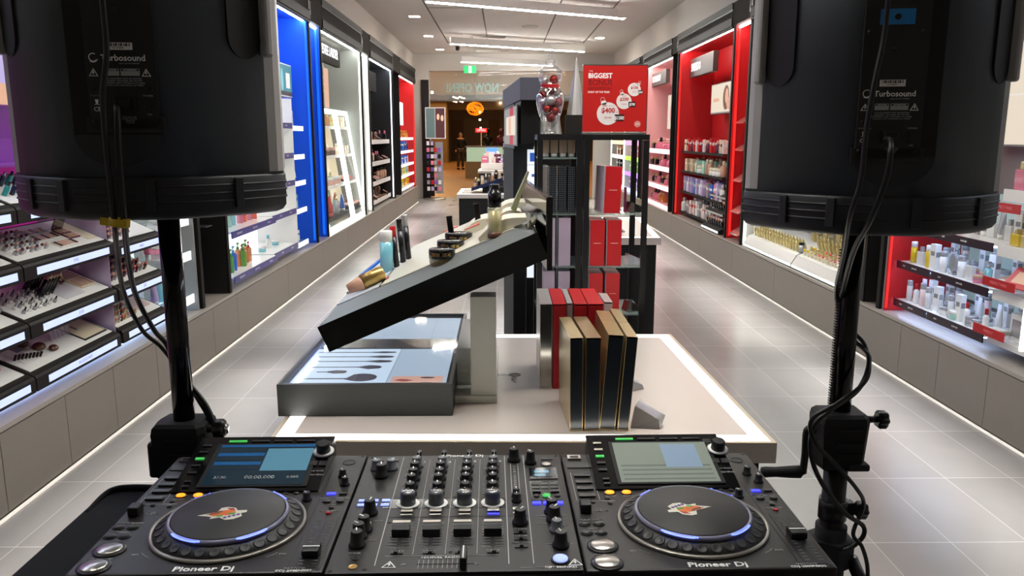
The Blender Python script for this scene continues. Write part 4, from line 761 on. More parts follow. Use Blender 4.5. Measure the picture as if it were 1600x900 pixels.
b = MB(); b.box(-14, 12, YM-4.0, YM-0.01, 3.95, 7.0); struct('trim_6', b, 'mallwall')
for i, (x0, x1, m_) in enumerate(((-3.3, -2.55, 'malldark'), (-0.95, -0.25, 'malldark'), (1.6, 2.6, 'malldark'))):
    b = MB(); b.box(x0, x1, YM-0.06, YM-0.005, 0, 2.6); o = b.build('door_%d' % (i+1), m_); o['kind'] = 'structure'
wthing('pillar', MB().box(-5.2, -3.35, YM-3.5, YM-2.2, 0, 7.0), 'mallpillar', 'wide tan pillar beyond the shopfront on the left', 'pillar', (-4.2, YM-3, 0))
b = MB(); T = Matrix.Translation((-3.0, 34, 5.6)) @ Matrix.Rotation(0.45, 4, 'Z'); b.box(-0.4, 0.4, -10, 10, -0.5, 0.5, T=T); b.box(1.2, 1.7, -10, 10, -0.2, 0.5, T=T); wthing('ceiling_beam', b, 'mallbeam', 'diagonal tan beams high in the mall', 'beam', (-3, 34, 5.1))
for i, (x, y) in enumerate(((-4, 25), (3, 26), (-5, 35), (2, 36), (-4, 45), (3, 45))):  # unseen glowing panels added to warm and brighten the mall
    b = MB(); b.box(-0.6, 0.6, -0.6, 0.6, -0.04, 0, bev=0.01); thing('added_mall_light', b, 'mall_added_glow', 'added square warm light panel in the mall, %s' % ordn(i), 'ceiling light', (x, y, 6.999))
for i, (x, y, z) in enumerate(((-3.3, 38, 3.55), (-3.6, 30, 4.6), (-1.45, YM-2.1, 3.0), (-1.45, YM-2.1, 2.55), (-1.4, YM-2.1, 2.05), (-0.2, YM-2.1, 3.55), (0.55, YM-2.1, 2.85))):
    b = MB(); b.ball((0, 0, 0), 0.06, 10, 6); thing('spot_lamp', b, 'spot', 'tiny round spot lamp in the mall, %s from the left' % ordn(i), 'spot lamp', (x, y, z))
e = empty('chandelier', (-1.39, 40, 2.88), 0, 'glowing amber tangled chandelier hanging beyond the shopfront', 'chandelier')
b = MB()
for k in range(14):
    a = k*0.9; T = Matrix.Rotation(a, 4, 'Z') @ Matrix.Rotation(0.4+k*0.37, 4, 'X')
    pts = [T @ Vector((0.42*math.cos(t), 0.42*math.sin(t)*0.95, 0.03*math.sin(5*t+k))) for t in [2*PI*i/20 for i in range(21)]]
    b.tube([(p.x, p.y, p.z*0.8) for p in pts], 0.009, 5, sub=1)
b.build('tangled_shade', 'chand', e); b = MB(); b.tube([(0, 0, 0.3), (0, 0, 4.1)], 0.015, 6, sub=1); b.build('cord', 'malldark', e)
for i in range(12):
    b = MB(); b.ball((0, 0, 0), 0.035, 8, 5); thing('bead_light', b, 'spot', 'tiny bead light beside the chandelier', 'light', (-2.45+0.10*(i % 6)+0.07*(i//6), 39, 3.22+0.17*(i//6)-0.03*(i % 3)), group='bead lights beside the chandelier')
# shopfront glass, rail and lettering
b = MB(); b.box(-1.87, 2.3, YE-0.12, YE-0.108, 2.47, 3.17); struct('window_1', b, 'clearglass')
b = MB(); b.box(-1.87, 2.3, YE-0.14, YE-0.09, 2.43, 2.47); struct('trim_7', b, 'mallgrey')
o = text(None, 'NOW OPEN!', 0.31, (-0.79, YE-0.125, 2.75), (PI/2, 0, 0), 'letters_pale', name='window_lettering', bold=0.03, mirror=True, sx=0.74); tag(o, 'pale NOW OPEN lettering on the shopfront glass, reversed from inside', 'lettering')
emat('exitgreen', '#0c9a50', 0.8)
e = empty('exit_sign', (-0.82, YE-0.7, 3.08), 0, 'green running man exit sign hanging before the shopfront', 'exit sign')
b = MB(); b.box(-0.15, 0.15, -0.02, 0.02, 0, 0.17); b.build('box', 'exitgreen', e); b = MB(); b.box(-0.035, 0.035, -0.022, -0.0205, 0.01, 0.16); b.ball((0.0, -0.0235, 0.125), 0.016, 8, 6, (1, 0.1, 1)); b.build('white_panel', 'signwhite', e)
b = MB(); b.prism([(-0.012, 0.1), (0.014, 0.1), (0.02, 0.06), (0.03, 0.03), (0.02, 0.025), (0.0, 0.055), (-0.02, 0.02), (-0.028, 0.03), (-0.01, 0.065)], -0.0245, -0.0232, 'y'); b.build('running_man', 'exitgreen', e); b = MB(); b.box(-0.004, 0.004, -0.004, 0.004, 0.17, 0.49); b.build('bracket', 'steel', e)
# person walking in the mall
def skin(name, verts, edges, radii, m, parent=None, lvl=2):
    me = bpy.data.meshes.new(name); me.from_pydata(verts, edges, []); o = bpy.data.objects.new(name, me); COL.objects.link(o); o.parent = parent
    o.modifiers.new('s', 'SKIN').use_smooth_shade = True
    for i, r in enumerate(radii):
        me.skin_vertices[0].data[i].radius = r if isinstance(r, tuple) else (r, r)
    me.skin_vertices[0].data[0].use_root = True
    o.modifiers.new('u', 'SUBSURF').levels = lvl; o.modifiers['u'].render_levels = lvl
    me.materials.append(M[m]); return o
mat('skin', '#b88468', 0.6); mat('jacket', '#0c0c10', 0.8); mat('trouser', '#3a3230', 0.8); mat('shoe', '#08080a', 0.5)
def figure(loc, rz, lab, seated=False):
    e = empty('person', loc, rz, lab, 'person')
    V = [(0,0,0.95),(0,0,1.10),(0,0.01,1.28),(0,0,1.42),(0,-0.01,1.50),(0,-0.02,1.60),(0,-0.02,1.67),
         (-0.09,0,0.90),(-0.11,-0.05,0.50),(-0.12,0.03,0.10),(-0.12,-0.09,0.04), (0.09,0,0.90),(0.11,0.04,0.50),(0.12,0.08,0.10),(0.12,-0.05,0.04),
         (-0.19,0,1.40),(-0.25,0.0,1.14),(-0.25,-0.06,0.90),(-0.25,-0.08,0.82), (0.19,0,1.40),(0.27,0.03,1.16),(0.28,-0.05,0.92),(0.28,-0.08,0.84)]
    E = [(0,1),(1,2),(2,3),(3,4),(4,5),(5,6),(0,7),(7,8),(8,9),(9,10),(0,11),(11,12),(12,13),(13,14),(3,15),(15,16),(16,17),(17,18),(3,19),(19,20),(20,21),(21,22)]
    Rr = [(0.15,0.11),(0.14,0.10),(0.17,0.12),(0.12,0.09),0.055,(0.085,0.10),(0.07,0.08),0.09,0.062,0.045,0.04,0.09,0.062,0.045,0.04,0.07,0.052,0.036,0.04,0.07,0.052,0.036,0.04]
    skin('body', V, E, Rr, 'skin', e)
    skin('jacket', [V[0],V[1],V[2],V[3],V[15],V[16],V[17],V[19],V[20],V[21]], [(0,1),(1,2),(2,3),(3,4),(4,5),(5,6),(3,7),(7,8),(8,9)], [(0.18,0.14),(0.18,0.13),(0.20,0.145),(0.14,0.11),0.09,0.07,0.055,0.09,0.07,0.055], 'jacket', e)
    skin('trousers', [V[0],V[7],V[8],V[9],V[11],V[12],V[13]], [(0,1),(1,2),(2,3),(0,4),(4,5),(5,6)], [(0.16,0.12),0.105,0.08,0.065,0.105,0.08,0.065], 'trouser', e)
    for s_, i in ((-1, 9), (1, 13)):
        b = MB(); b.box(-0.045, 0.045, -0.20, 0.08, 0, 0.08, bev=0.02, T=Matrix.Translation((V[i][0], V[i][1], 0))); b.build('shoe', 'shoe', e)
    b = MB(); b.ball((0, 0.01, 1.645), 0.09, 14, 8, (0.92, 1.05, 0.95)); b.build('hair', 'p_grey', e)
    b = MB(); b.ball((0, -0.115, 1.60), 0.016, 8, 6, (0.8, 1, 1.4)); b.build('nose', 'skin', e)
    for s_ in (-1, 1):
        b = MB(); b.ball((s_*0.088, -0.01, 1.60), 0.018, 8, 6, (0.5, 1, 1.5)); b.build('ear', 'skin', e)
    return e
figure((-2.05, 38.6, 0), 0.3, 'man in a dark jacket and brown trousers walking in the mall')
b = MB(); b.box(-0.14, 0.14, -0.05, 0.05, 0, 0.22, bev=0.03); b.tube([(-0.1, 0, 0.21), (0, 0, 0.29), (0.1, 0, 0.21)], 0.012, 6); thing('shoulder_bag', b, 'jacket', 'small dark bag held by the walking man', 'bag', (-1.72, 38.45, 0.58))
# mall kiosk
e = empty('kiosk', (-0.2, 31, 0), 0, 'glass fronted kiosk counter in the mall with a green lit case', 'kiosk')
b = MB(); b.box(-1.25, 1.6, -0.4, 0.4, 0, 0.62); b.build('plinth', 'mallbeam', e); b = MB(); b.box(-1.2, 1.55, -0.38, 0.38, 0.62, 1.15); b.build('glass_case', 'kioskglow', e) if 'kioskglow' in M else (emat('kioskglow', '#9cb8a0', 0.45), b.build('glass_case', 'kioskglow', e))
b = MB(); b.box(-1.25, 1.6, -0.4, 0.4, 1.15, 1.2); b.build('top', 'p_grey', e)
emat('kscreen', '#5080e0', 1.2)
wthing('blue_screen', MB().box(-0.65, -0.25, 30.55, 30.58, 0.66, 1.12), 'kscreen', 'small bright blue screen on the mall kiosk', 'screen', (-0.45, 30.56, 0.66))
e = empty('post_sign', (-0.85, 30.8, 1.2), 0, 'red sign with white letters on a post above the kiosk', 'sign'); b = MB(); b.box(-0.02, 0.02, -0.02, 0.02, 0, 0.5); b.build('post', 'white', e)
emat('signredlit', '#d02828', 0.9); b = MB(); b.box(-0.22, 0.22, -0.03, 0.03, 0.5, 0.66); p_ = b.build('board', 'signredlit', e); text(p_, 'OPEN', 0.13, (0, -0.031, 0.58), (PI/2, 0, 0), 'signwhite')
for i, (x, c) in enumerate(((-0.6, 'p_black'), (-0.1, 'p_plum'), (0.45, 'p_black'))):
    b = MB(); b.lathe([(0.10, 0), (0.20, 0.22), (0.17, 0.34), (0.06, 0.40), (0.05, 0.44)], n=14); b.ball((0, 0, 0.54), 0.10, 12, 8, (0.9, 1, 1.15)); thing('display_bust', b, c, 'dark display bust on the kiosk top, %s from the left' % ordn(i), 'bust', (x, 31, 1.2))
# tester tower by the shopfront
e = empty('display_tower', (-1.72, 20.25, 0), 0.0, 'slim product tower with a portrait poster beside the shopfront', 'display tower')
b = MB(); b.lathe([(0.26, 0), (0.26, 0.03), (0.05, 0.05)], n=24); b.build('base', 'steel', e)
b = MB(); b.box(-0.20, -0.02, -0.05, 0.05, 0.08, 1.45); b.build('black_column', 'frame', e)
b = MB(); b.box(0.02, 0.20, -0.05, 0.05, 0.15, 1.42); b.build('white_column', 'p_grey', e)
b = MB(); b.box(-0.22, 0.28, -0.03, 0.03, 1.50, 2.26, bev=0.004); pf = b.build('poster_frame', 'white', e)
b = MB(); b.box(-0.20, 0.02, -0.032, -0.031, 1.52, 2.24); b.box(0.03, 0.26, -0.032, -0.031, 1.52, 2.24, mi=1); b.build('poster', ['pic_tealp2', 'pic_dark2'], pf) if 'pic_dark2' in M else (emat('pic_tealp2', '#4a5c5c', 0.5), emat('pic_dark2', '#3c1c20', 0.5), b.build('poster', ['pic_tealp2', 'pic_dark2'], pf))
emat('pic_skinp', '#c89880', 0.6)
for cx, cz in ((0.10, 2.03), (0.20, 2.0)):
    b = MB(); b.prism([(cx+0.035*math.cos(2*PI*i/16), cz+0.075*math.sin(2*PI*i/16)) for i in range(16)], -0.0335, -0.0325, 'y'); b.build('portrait_face', 'pic_skinp', pf)
for i in range(30):
    x = -0.16+0.10*(i % 2)+(0.18 if (i//2) % 2 else 0); z = 0.22+(i//4)*0.16
    b = MB(); b.box(-0.035, 0.035, -0.03, 0.0, 0, 0.10, bev=0.003); o = b.build('tower_product', ['p_white', 'p_pink', 'p_violet', 'p_black', 'p_red', 'p_lilac', 'p_silver'][(i*5) % 7], e); o.location = (x, -0.051, z)
# ------------------------------------------------------------ middle of the shop: display counters
def edge_glass(n):
    m = bpy.data.materials.new(n); m.use_nodes = True; nt = m.node_tree; nt.nodes.clear()
    out = nt.nodes.new('ShaderNodeOutputMaterial'); mx = nt.nodes.new('ShaderNodeMixShader'); tr = nt.nodes.new('ShaderNodeBsdfTransparent'); gl = nt.nodes.new('ShaderNodeBsdfGlossy')
    lw = nt.nodes.new('ShaderNodeLayerWeight'); lw.inputs['Blend'].default_value = 0.35; gl.inputs['Roughness'].default_value = 0.04; gl.inputs['Color'].default_value = (0.95, 0.97, 0.96, 1)
    ma = nt.nodes.new('ShaderNodeMath'); ma.operation = 'MULTIPLY_ADD'; ma.inputs[1].default_value = 0.85; ma.inputs[2].default_value = 0.07
    nt.links.new(lw.outputs['Facing'], ma.inputs[0]); nt.links.new(ma.outputs[0], mx.inputs[0]); nt.links.new(tr.outputs[0], mx.inputs[1]); nt.links.new(gl.outputs[0], mx.inputs[2]); nt.links.new(mx.outputs[0], out.inputs[0])
    M[n] = m
mat('postwhite', '#d4d6cc', 0.35); mat('blackshell', '#141412', 0.14); mat('slopegrey', '#6c7070', 0.35); mat('paleboard', '#c4c8cc', 0.3); mat('paleboard2', '#c8c4b4', 0.35); mat('booklet', '#cfc8b4', 0.6); mat('bluecard', '#1c6cd0', 0.25)
mat('g_amber2', '#8a7a48', 0.08, alpha=0.6, coat=0.6); mat('g_serum', '#d8d8b0', 0.05, alpha=0.35, coat=0.8); mat('g_yellow', '#d8c860', 0.06, alpha=0.7, coat=0.5); mat('goldcard', '#8c9068', 0.4)
mat('goldbox', '#b8a074', 0.25, 0.5); mat('goldbox2', '#9c7c50', 0.3, 0.7); mat('boxnavy', '#1c2024', 0.22); mat('silverbox', '#c8c2be', 0.3, 0.4); mat('mirrorish', '#9c9a92', 0.12, 0.95); mat('lilacbox', '#9c8c9c', 0.45)
mat('signink', '#f4ece8', 0.5); mat('signdark', '#6a0c10', 0.5); mat('signball', '#e4dcd8', 0.5); mat('signredink', '#b82020', 0.5); mat('signblack', '#2c1416', 0.5); mat('badge', '#d88880', 0.5)
edge_glass('jarglass'); mat('ribbon', '#a81018', 0.4); mat('ornred', '#7c0e12', 0.25, 0.3); mat('ornglit', '#981a14', 0.25, 0.7, bump=0.8, nscale=300); mat('ornsilver', '#c0c0c0', 0.3, 0.8, bump=0.6, nscale=250); mat('conesilver', '#b8b4b0', 0.35, 0.5); mat('towerhead', '#4c4c58', 0.5)
emat('lipgrey', '#c4ccd4', 0.7)
def light_counter(C, z, lab, zb=0.0, strip=0.04, toff=0.012):
    cx = sum(c[0] for c in C)/4; cy = sum(c[1] for c in C)/4; e = empty('display_counter', (cx, cy, 0), 0, lab, 'counter')
    L = [Vector((c[0]-cx, c[1]-cy)) for c in C]
    def inset(d):
        out = []
        for i in range(4):
            p, a, b_ = L[i], L[i-1], L[(i+1) % 4]
            u = (a-p).normalized(); v = (b_-p).normalized(); s = abs(u.x*v.y-u.y*v.x); out.append(p+(u+v)*d/s)
        return out
    P = [(p.x, p.y) for p in L]
    b = MB(); b.prism(P, z-0.052, z-0.003); b.build('white_top', 'countertop', e)
    A, B, D = inset(0.0), inset(toff), inset(toff+strip)
    def ring(o, i_, z0, z1, nm, m_):
        b = MB()
        for k in range(4):
            j = (k+1) % 4; b.prism([tuple(o[k]), tuple(o[j]), tuple(i_[j]), tuple(i_[k])], z0, z1)
        return b.build(nm, m_, e)
    ring(A, B, z-0.0029, z, 'edge_trim', 'woodtrim'); ring(B, D, z-0.0029, z-0.0002, 'light_strip', 'counterled')
    b = MB(); b.prism([tuple(p) for p in D], z-0.0029, z); b.build('centre_panel', 'countertop', e)
    I = inset(0.03); b = MB(); b.prism([tuple(p) for p in I], zb+0.05, z-0.0525); b.build('black_body', 'black', e)
    I = inset(0.07); b = MB(); b.prism([tuple(p) for p in I], zb, zb+0.0495); b.build('plinth', 'black', e)
    return e
mat('countertop', '#bcb1a9', 0.3); mat('woodtrim', '#b8a890', 0.4)
CZ = 0.832
light_counter([(-0.575, 1.845), (0.659, 1.822), (0.624, 2.907), (-0.59, 2.925)], CZ, 'white counter with a glowing border behind the decks')
b = MB(); b.lathe([(0.019, 0.0), (0.019, 0.0012), (0.013, 0.0016), (0.013, 0.0004), (0.0001, 0.0004)], n=24); thing('cable_grommet', b, 'brown', 'round brown cable grommet in the white counter top', 'grommet', (0.033, 2.39, CZ))
b = MB(); b.tube([(-0.055, 0.0, 0.003), (-0.02, 0.004, 0.003), (0.0, -0.015, 0.003), (-0.006, -0.05, 0.003), (0.004, -0.075, 0.004)], 0.003, 8); b.ball((0.0, -0.045, 0.006), 0.009, 10, 6); thing('loose_cord', b, 'acrylic', 'crumpled clear cord beside the cable grommet', 'cord', (0.03, 2.375, CZ+0.001))

# lower display tray with lit pictures
mat('frameglit', '#3e403f', 0.42, bump=0.6, nscale=600); emat('trayblue', '#b8cce0', 0.75); emat('trayblue2', '#a4b8cc', 0.62); mat('foildark', '#5c5854', 0.15, 0.7); emat('picbrush', '#4c4450', 0.4); emat('picface', '#d0a494', 0.6); emat('piclip', '#a04848', 0.5)
for k_ in ('trayblue','trayblue2','picbrush','picface','piclip'): M[k_].node_tree.nodes['Principled BSDF'].inputs['Base Color'].default_value = (0.03, 0.03, 0.03, 1)
mat('coverglass', '#e8f0f8', 0.04, alpha=0.10, coat=1.0)
X0, X1, Y0, Y1 = -0.597, -0.137, 2.02, 2.88
e = empty('display_tray', (X0, Y0, CZ+0.001), 0, 'low black framed lit tray with brush pictures on the white counter', 'display tray')
w_, d_, h_ = X1-X0, Y1-Y0, 0.087
b = MB()
b.box(0, w_, 0, 0.014, 0, h_); b.box(0, w_, d_-0.014, d_, 0, h_); b.box(0, 0.010, 0.0141, d_-0.0141, 0, h_); b.box(w_-0.010, w_, 0.0141, d_-0.0141, 0, h_); b.build('frame', 'frameglit', e)
b = MB(); b.box(0.0105, w_-0.0105, 0.0145, d_-0.0145, 0.002, h_-0.015); b.build('bed', 'frame', e)
b = MB(); b.box(0.02, w_*0.60, 0.02, 0.40, h_-0.0145, h_-0.012); p1 = b.build('lit_picture', 'trayblue', e)
b = MB(); b.box(w_*0.605, w_-0.02, 0.02, 0.40, h_-0.0145, h_-0.012); p2 = b.build('lit_picture', 'trayblue2', e)
b = MB(); b.box(0.02, w_-0.02, 0.52, d_-0.03, h_-0.0145, h_-0.012); p3 = b.build('lit_picture', 'trayblue2', e)
b = MB(); b.box(0.02, w_-0.02, 0.405, 0.515, h_-0.0145, h_-0.009); b.build('glossy_divider', 'foildark', e)
for k, (y, l_, wd) in enumerate(((0.36, 0.22, 0.010), (0.31, 0.22, 0.013), (0.26, 0.22, 0.014), (0.20, 0.20, 0.020))):
    b = MB(); z = h_-0.0118; b.box(0.03, 0.03+l_*0.75, y-0.003, y+0.003, z, z+0.0006); b.prism([(0.03+l_*0.75, y-0.004), (0.03+l_*0.9, y-wd*1.0), (0.03+l_*1.05, y-wd*0.6), (0.03+l_*1.08, y), (0.03+l_*1.05, y+wd*0.6), (0.03+l_*0.9, y+wd), (0.03+l_*0.75, y+0.004)], z, z+0.0006); b.build('brush_picture', 'picbrush', p1)
b = MB(); z = h_-0.0118; b.box(0.05, 0.17, 0.085, 0.093, z, z+0.0006); b.prism([(0.16+0.0, 0.083)]+[(0.205+0.042*math.cos(a), 0.100+0.036*math.sin(a)) for a in [-2.2+i*0.34 for i in range(14)]], z, z+0.0006); b.build('brush_picture', 'picbrush', p1)
b = MB(); b.box(0.07, 0.10, 0.150, 0.156, z, z+0.0006); b.prism([(0.10+0.055*u, 0.153+v) for u, v in ((0, -0.006), (0.4, -0.016), (0.9, -0.012), (1.0, 0), (0.9, 0.012), (0.4, 0.016), (0, 0.006))], z, z+0.0006); b.build('brush_picture', 'picbrush', p1)
b = MB(); b.box(w_*0.63, w_-0.03, 0.03, 0.11, z, z+0.0005); b.build('face_picture', 'picface', p2)
b = MB(); b.prism([(w_*0.65+0.0, 0.07), (w_*0.68, 0.083), (w_*0.72, 0.08), (w_*0.76, 0.07), (w_*0.71, 0.058)], z+0.0006, z+0.001); b.build('lips_picture', 'piclip', p2)
for yy in (0.095, 0.045):
    b = MB(); b.prism([(w_*0.84+0.02*math.cos(2*PI*i/14), yy+0.007*math.sin(2*PI*i/14)) for i in range(14)], z+0.0006, z+0.001); b.build('eye_picture', 'picbrush', p2)
b = MB(); b.box(0.0105, w_-0.0105, 0.0145, d_-0.0145, h_-0.006, h_-0.004); b.build('glass_cover', 'coverglass', e)

# post that carries the tilted tray
e = empty('tray_stand', (-0.075, 2.12, CZ+0.0005), 0, 'white square post on a flat foot carrying the tilted tray', 'stand')
b = MB(); b.box(-0.062, 0.055, 0.0, 0.50, 0, 0.022, bev=0.001); b.build('foot', 'postwhite', e)
b = MB(); b.box(-0.017, 0.053, 0.004, 0.075, 0.0225, 0.30); b.build('post', 'postwhite', e)
b = MB(); b.box(-0.061, -0.019, 0.10, 0.48, 0.0225, 0.13, bev=0.001); b.build('drawer_box', 'postwhite', e)
# tilted tray
AT = math.radians(23.4); TO = Vector((-0.457, 2.03, 1.005))
TT = Matrix.Translation(TO) @ Matrix.Rotation(-AT, 4, 'Y'); LL, DD, HH = 0.622, 0.92, 0.073
def ti(x, y, z=0.0): return TT @ Vector((x, y, z))
e = empty('tilted_display_tray', tuple(TO), 0, 'glossy black tilted display tray on the white post', 'display tray'); e.rotation_euler = (0, -AT, 0)
b = MB(); b.box(0, LL, 0, 0.006, 0, HH); b.box(0, LL, DD-0.006, DD, 0, HH); b.box(0, 0.006, 0.0061, DD-0.0061, 0, HH); b.box(LL-0.006, LL, 0.0061, DD-0.0061, 0, HH); b.box(0.0061, LL-0.0061, 0.0061, DD-0.0061, 0, 0.004); b.build('black_shell', 'blackshell', e)
# grey inner slopes and raised bed
b = MB()
O = [(0.0061, 0.0061), (LL-0.0061, 0.0061), (LL-0.0061, DD-0.0061), (0.0061, DD-0.0061)]; I_ = [(0.045, 0.075), (LL-0.05, 0.075), (LL-0.05, DD-0.05), (0.045, DD-0.05)]
vo = [b.bm.verts.new((x, y, HH-0.002)) for x, y in O]; vi = [b.bm.verts.new((x, y, HH+0.022)) for x, y in I_]
for k in range(4): b.bm.faces.new((vo[k], vo[(k+1) % 4], vi[(k+1) % 4], vi[k]))
b.bm.faces.new(vo[::-1]); b.bm.faces.new(vi)
b.build('inner_slope', 'slopegrey', e)
ZS = HH+0.0222
for (x0, x1, y0, y1, m_) in ((0.050, 0.175, 0.08, 0.40, 'paleboard'), (0.18, 0.57, 0.08, 0.86, 'paleboard2'), (0.05, 0.175, 0.405, 0.86, 'paleboard')):
    b = MB(); b.box(x0, x1, y0, y1, ZS, ZS+0.003); b.build('board', m_, e)
b = MB(); b.box(0.176, 0.179, 0.08, 0.86, ZS, ZS+0.004); b.build('dark_gap', 'black', e)
mir = empty('mirror_panel', (LL-0.004, 0.0, 0)); mir.parent = e; mir.rotation_euler = (Matrix.Rotation(AT, 4, 'Y') @ Matrix.Rotation(0.05, 4, 'Z')).to_euler()
b = MB(); b.box(0.0, 0.014, 0.001, 0.86, -0.03, 0.158); b.build('panel', 'blackshell', mir); b = MB(); b.box(-0.002, -0.0002, 0.01, 0.85, 0.06, 0.155); b.build('mirror', 'mirror', mir)
ZT = ZS+0.0035
def tobj(name, b, m, x, y, lab, cat, rot=None, group=None, dz=0.0):
    o = b.build(name, m); o.location = ti(x, y, ZT+dz); R = Matrix.Rotation(-AT, 4, 'Y')
    if rot is not None: R = (R @ rot) if isinstance(rot, Matrix) else rot[0]
    o.rotation_euler = R.to_euler(); return tag(o, lab, cat, group)
UP = (Matrix.Identity(4),)
# pots with black lids
for k, (x, y, r_) in enumerate(((0.318, 0.085, 0.0355), (0.335, 0.205, 0.0385), (0.352, 0.33, 0.041))):
    z_ = ti(x, y, ZT).z
    e2 = empty('cosmetic_pot', (ti(x, y, 0).x, 2.03+y, z_+0.010), 0, '%s wide glass pot with a black lid on the tilted tray' % ['nearest', 'middle', 'furthest'][k], 'pot')
    b = MB(); b.lathe([(r_*0.9, -0.016), (r_*0.96, 0.0), (r_*0.96, 0.018)], n=32); b.build('glass_base', 'g_amber2', e2)
    b = MB(); b.lathe([(r_, 0.010), (r_, 0.032), (r_*0.97, 0.034), (0.0001, 0.0342)], n=36); b.build('lid', 'blackgloss', e2)
    t_ = text(e2, 'TESTER   USE ME', 0.012, (0, -r_-0.0006, 0.021), (PI/2, 0, 0), 'gold', bold=0.02, sx=0.62)
    for v in t_.data.vertices:   # wrap the lettering round the lid
        a = v.co.x/r_; rr = r_+0.0006+v.co.z; v.co = Vector((rr*math.sin(a), v.co.y, -(rr*math.cos(a)-r_-0.0006)*-1*-1)) if False else Vector((rr*math.sin(a), v.co.y, -(r_+0.0006)+rr*math.cos(a)))
# bottles at the back left
def up(x, y): p = ti(x, y, ZT); return (p.x, p.y, p.z)
product('cylinder', 0.040, 0.125, 'g_aqua', 'p_white', up(0.155, 0.36), 0, 'clear aqua bottle with a frosted cap on the tilted tray', parts=True)
for k, (x, y, m1, m2, lb, h) in enumerate(((0.185, 0.38, 'p_black', 'p_red', 'black and red mascara', 0.125), (0.20, 0.43, 'p_black', 'p_black', 'black mascara', 0.135), (0.215, 0.46, 'p_black', 'p_silver', 'black and silver mascara', 0.14))):
    product('cylinder', 0.018, h, m1, m2, up(x, y), 0, 'slim %s standing behind the aqua bottle' % lb, parts=True, rot=(0, -0.08, 0))
b = MB(); b.lathe([(0.0001, 0), (0.013, 0.0), (0.020, 0.035), (0.020, 0.04)], n=20, mi=1); b.lathe([(0.021, 0.041), (0.021, 0.105), (0.019, 0.107), (0.0001, 0.1072)], n=20)
tobj('foundation_tube', b, ['gold', 'p_nude'], 0.085, 0.13, 'gold capped tube lying on the lower end of the tilted tray', 'tube', Matrix.Rotation(0.45, 4, 'Z') @ Matrix.Rotation(PI/2, 4, 'Y'), dz=0.021)
b = MB(); P = [(0.0, -0.035), (0.10, -0.035), (0.13, -0.02), (0.14, 0.0), (0.13, 0.02), (0.10, 0.035), (0.0, 0.035)]; b.prism(P, 0, 0.006); tobj('blue_sample_card', b, 'bluecard', 0.03, 0.55, 'bright blue rounded card at the low end of the tilted tray', 'card', Matrix.Rotation(0.2, 4, 'Z') @ Matrix.Rotation(-0.25, 4, 'Y'))
b = MB(); b.box(-0.035, 0.035, -0.05, 0.05, 0, 0.008, bev=0.003); tobj('foil_sachet', b, 'silverfoil', 0.09, 0.25, 'crumpled silver blue sachet behind the gold tube', 'sachet')
b = MB(); b.box(0, 0.05, 0, 0.02, 0, 0.003); tobj('pink_strip', b, 'p_coral', 0.14, 0.17, 'small pink card strip beside the gold tube', 'card')
# palettes, booklets with pink pages, black clips
for k, (x, y, w2, d2, m_, lb) in enumerate(((0.47, 0.10, 0.14, 0.13, 'booklet', 'nearest open cream booklet beside the serum bottle'), (0.40, 0.40, 0.13, 0.16, 'booklet', 'cream booklet under the left black clip'), (0.50, 0.55, 0.12, 0.16, 'booklet', 'cream booklet under the right black clip'), (0.52, 0.30, 0.08, 0.12, 'booklet', 'cream booklet behind the serum bottle'))):
    b = MB(); n_ = 8; Pp = [(i/n_*w2, 0.010+0.020*math.sin(PI*i/n_)) for i in range(n_+1)]; b.prism([(0, 0)]+Pp+[(w2, 0)], 0, d2, 'y'); tobj('booklet', b, m_, x, y, lb, 'booklet')
for k, (x, y, a_) in enumerate(((0.345, 0.49, 0.3), (0.43, 0.26, 0.15), (0.50, 0.24, 0.3))):
    b = MB(); b.prism([(0, 0), (0.05, 0.025), (0.045, -0.03)], 0, 0.003); tobj('pink_page', b, 'p_coral', x, y, 'pink paper corner between the booklets, %s' % ordn(k), 'paper', Matrix.Rotation(a_, 4, 'Z'), dz=0.03)
for k, (x, y) in enumerate(((0.365, 0.42), (0.455, 0.44))):
    p = ti(x, y, ZT); b = MB(); b.box(-0.009, 0.009, -0.003, 0.003, 0, 0.058, bev=0.002); b.box(-0.009, 0.009, 0.003, 0.020, 0.048, 0.056, bev=0.002); thing('black_clip', b, 'blackgloss', 'upright black clip on the tilted tray, %s one' % ['left', 'right'][k], 'clip', (p.x, p.y, p.z+0.022), (0, -0.12, 0))
# serum bottle
p = ti(0.51, 0.16, ZT)
e2 = empty('serum_bottle', (p.x+0.004, 2.12, p.z-0.004), 0, 'tall clear serum bottle with a black cap on the tilted tray', 'bottle')
b = MB(); b.lathe([(0.0185, 0), (0.0195, 0.004), (0.0195, 0.078), (0.017, 0.082)], n=28); b.build('glass', 'g_serum', e2); b = MB(); b.lathe([(0.016, 0.004), (0.016, 0.072), (0.0001, 0.0722)], n=20); b.build('inner_vial', 'p_gold', e2)
b = MB(); b.lathe([(0.0180, 0.0825), (0.0180, 0.122), (0.0135, 0.123), (0.0135, 0.140), (0.012, 0.142), (0.0001, 0.1422)], n=28); b.build('cap', 'blackgloss', e2); b = MB(); b.lathe([(0.0192, 0.0002), (0.0197, 0.006), (0.0197, 0.016)], n=28); b.build('dark_label', 'p_brown', e2)
# leaning cards by the mirror
b = MB(); b.prism([(0.02, 0.01), (0.068, 0.115), (0.072, 0.113), (0.034, 0.0)], 0, 0.07, 'y'); thing('gold_card', b, 'goldcard', 'tall gold green card leaning left of the mirror panel', 'card', (0.0, 2.28, 1.347))
b = MB(); b.prism([(0, 0), (0.030, 0.020), (0.055, 0.05), (0.030, -0.012)], 0, 0.12, 'y'); thing('folded_mirror', b, 'mirror', 'small folded silver piece before the mirror panel', 'mirror', (0.035, 2.12, 1.300))
mat('paleboard_', '#d8d4c8', 0.4)

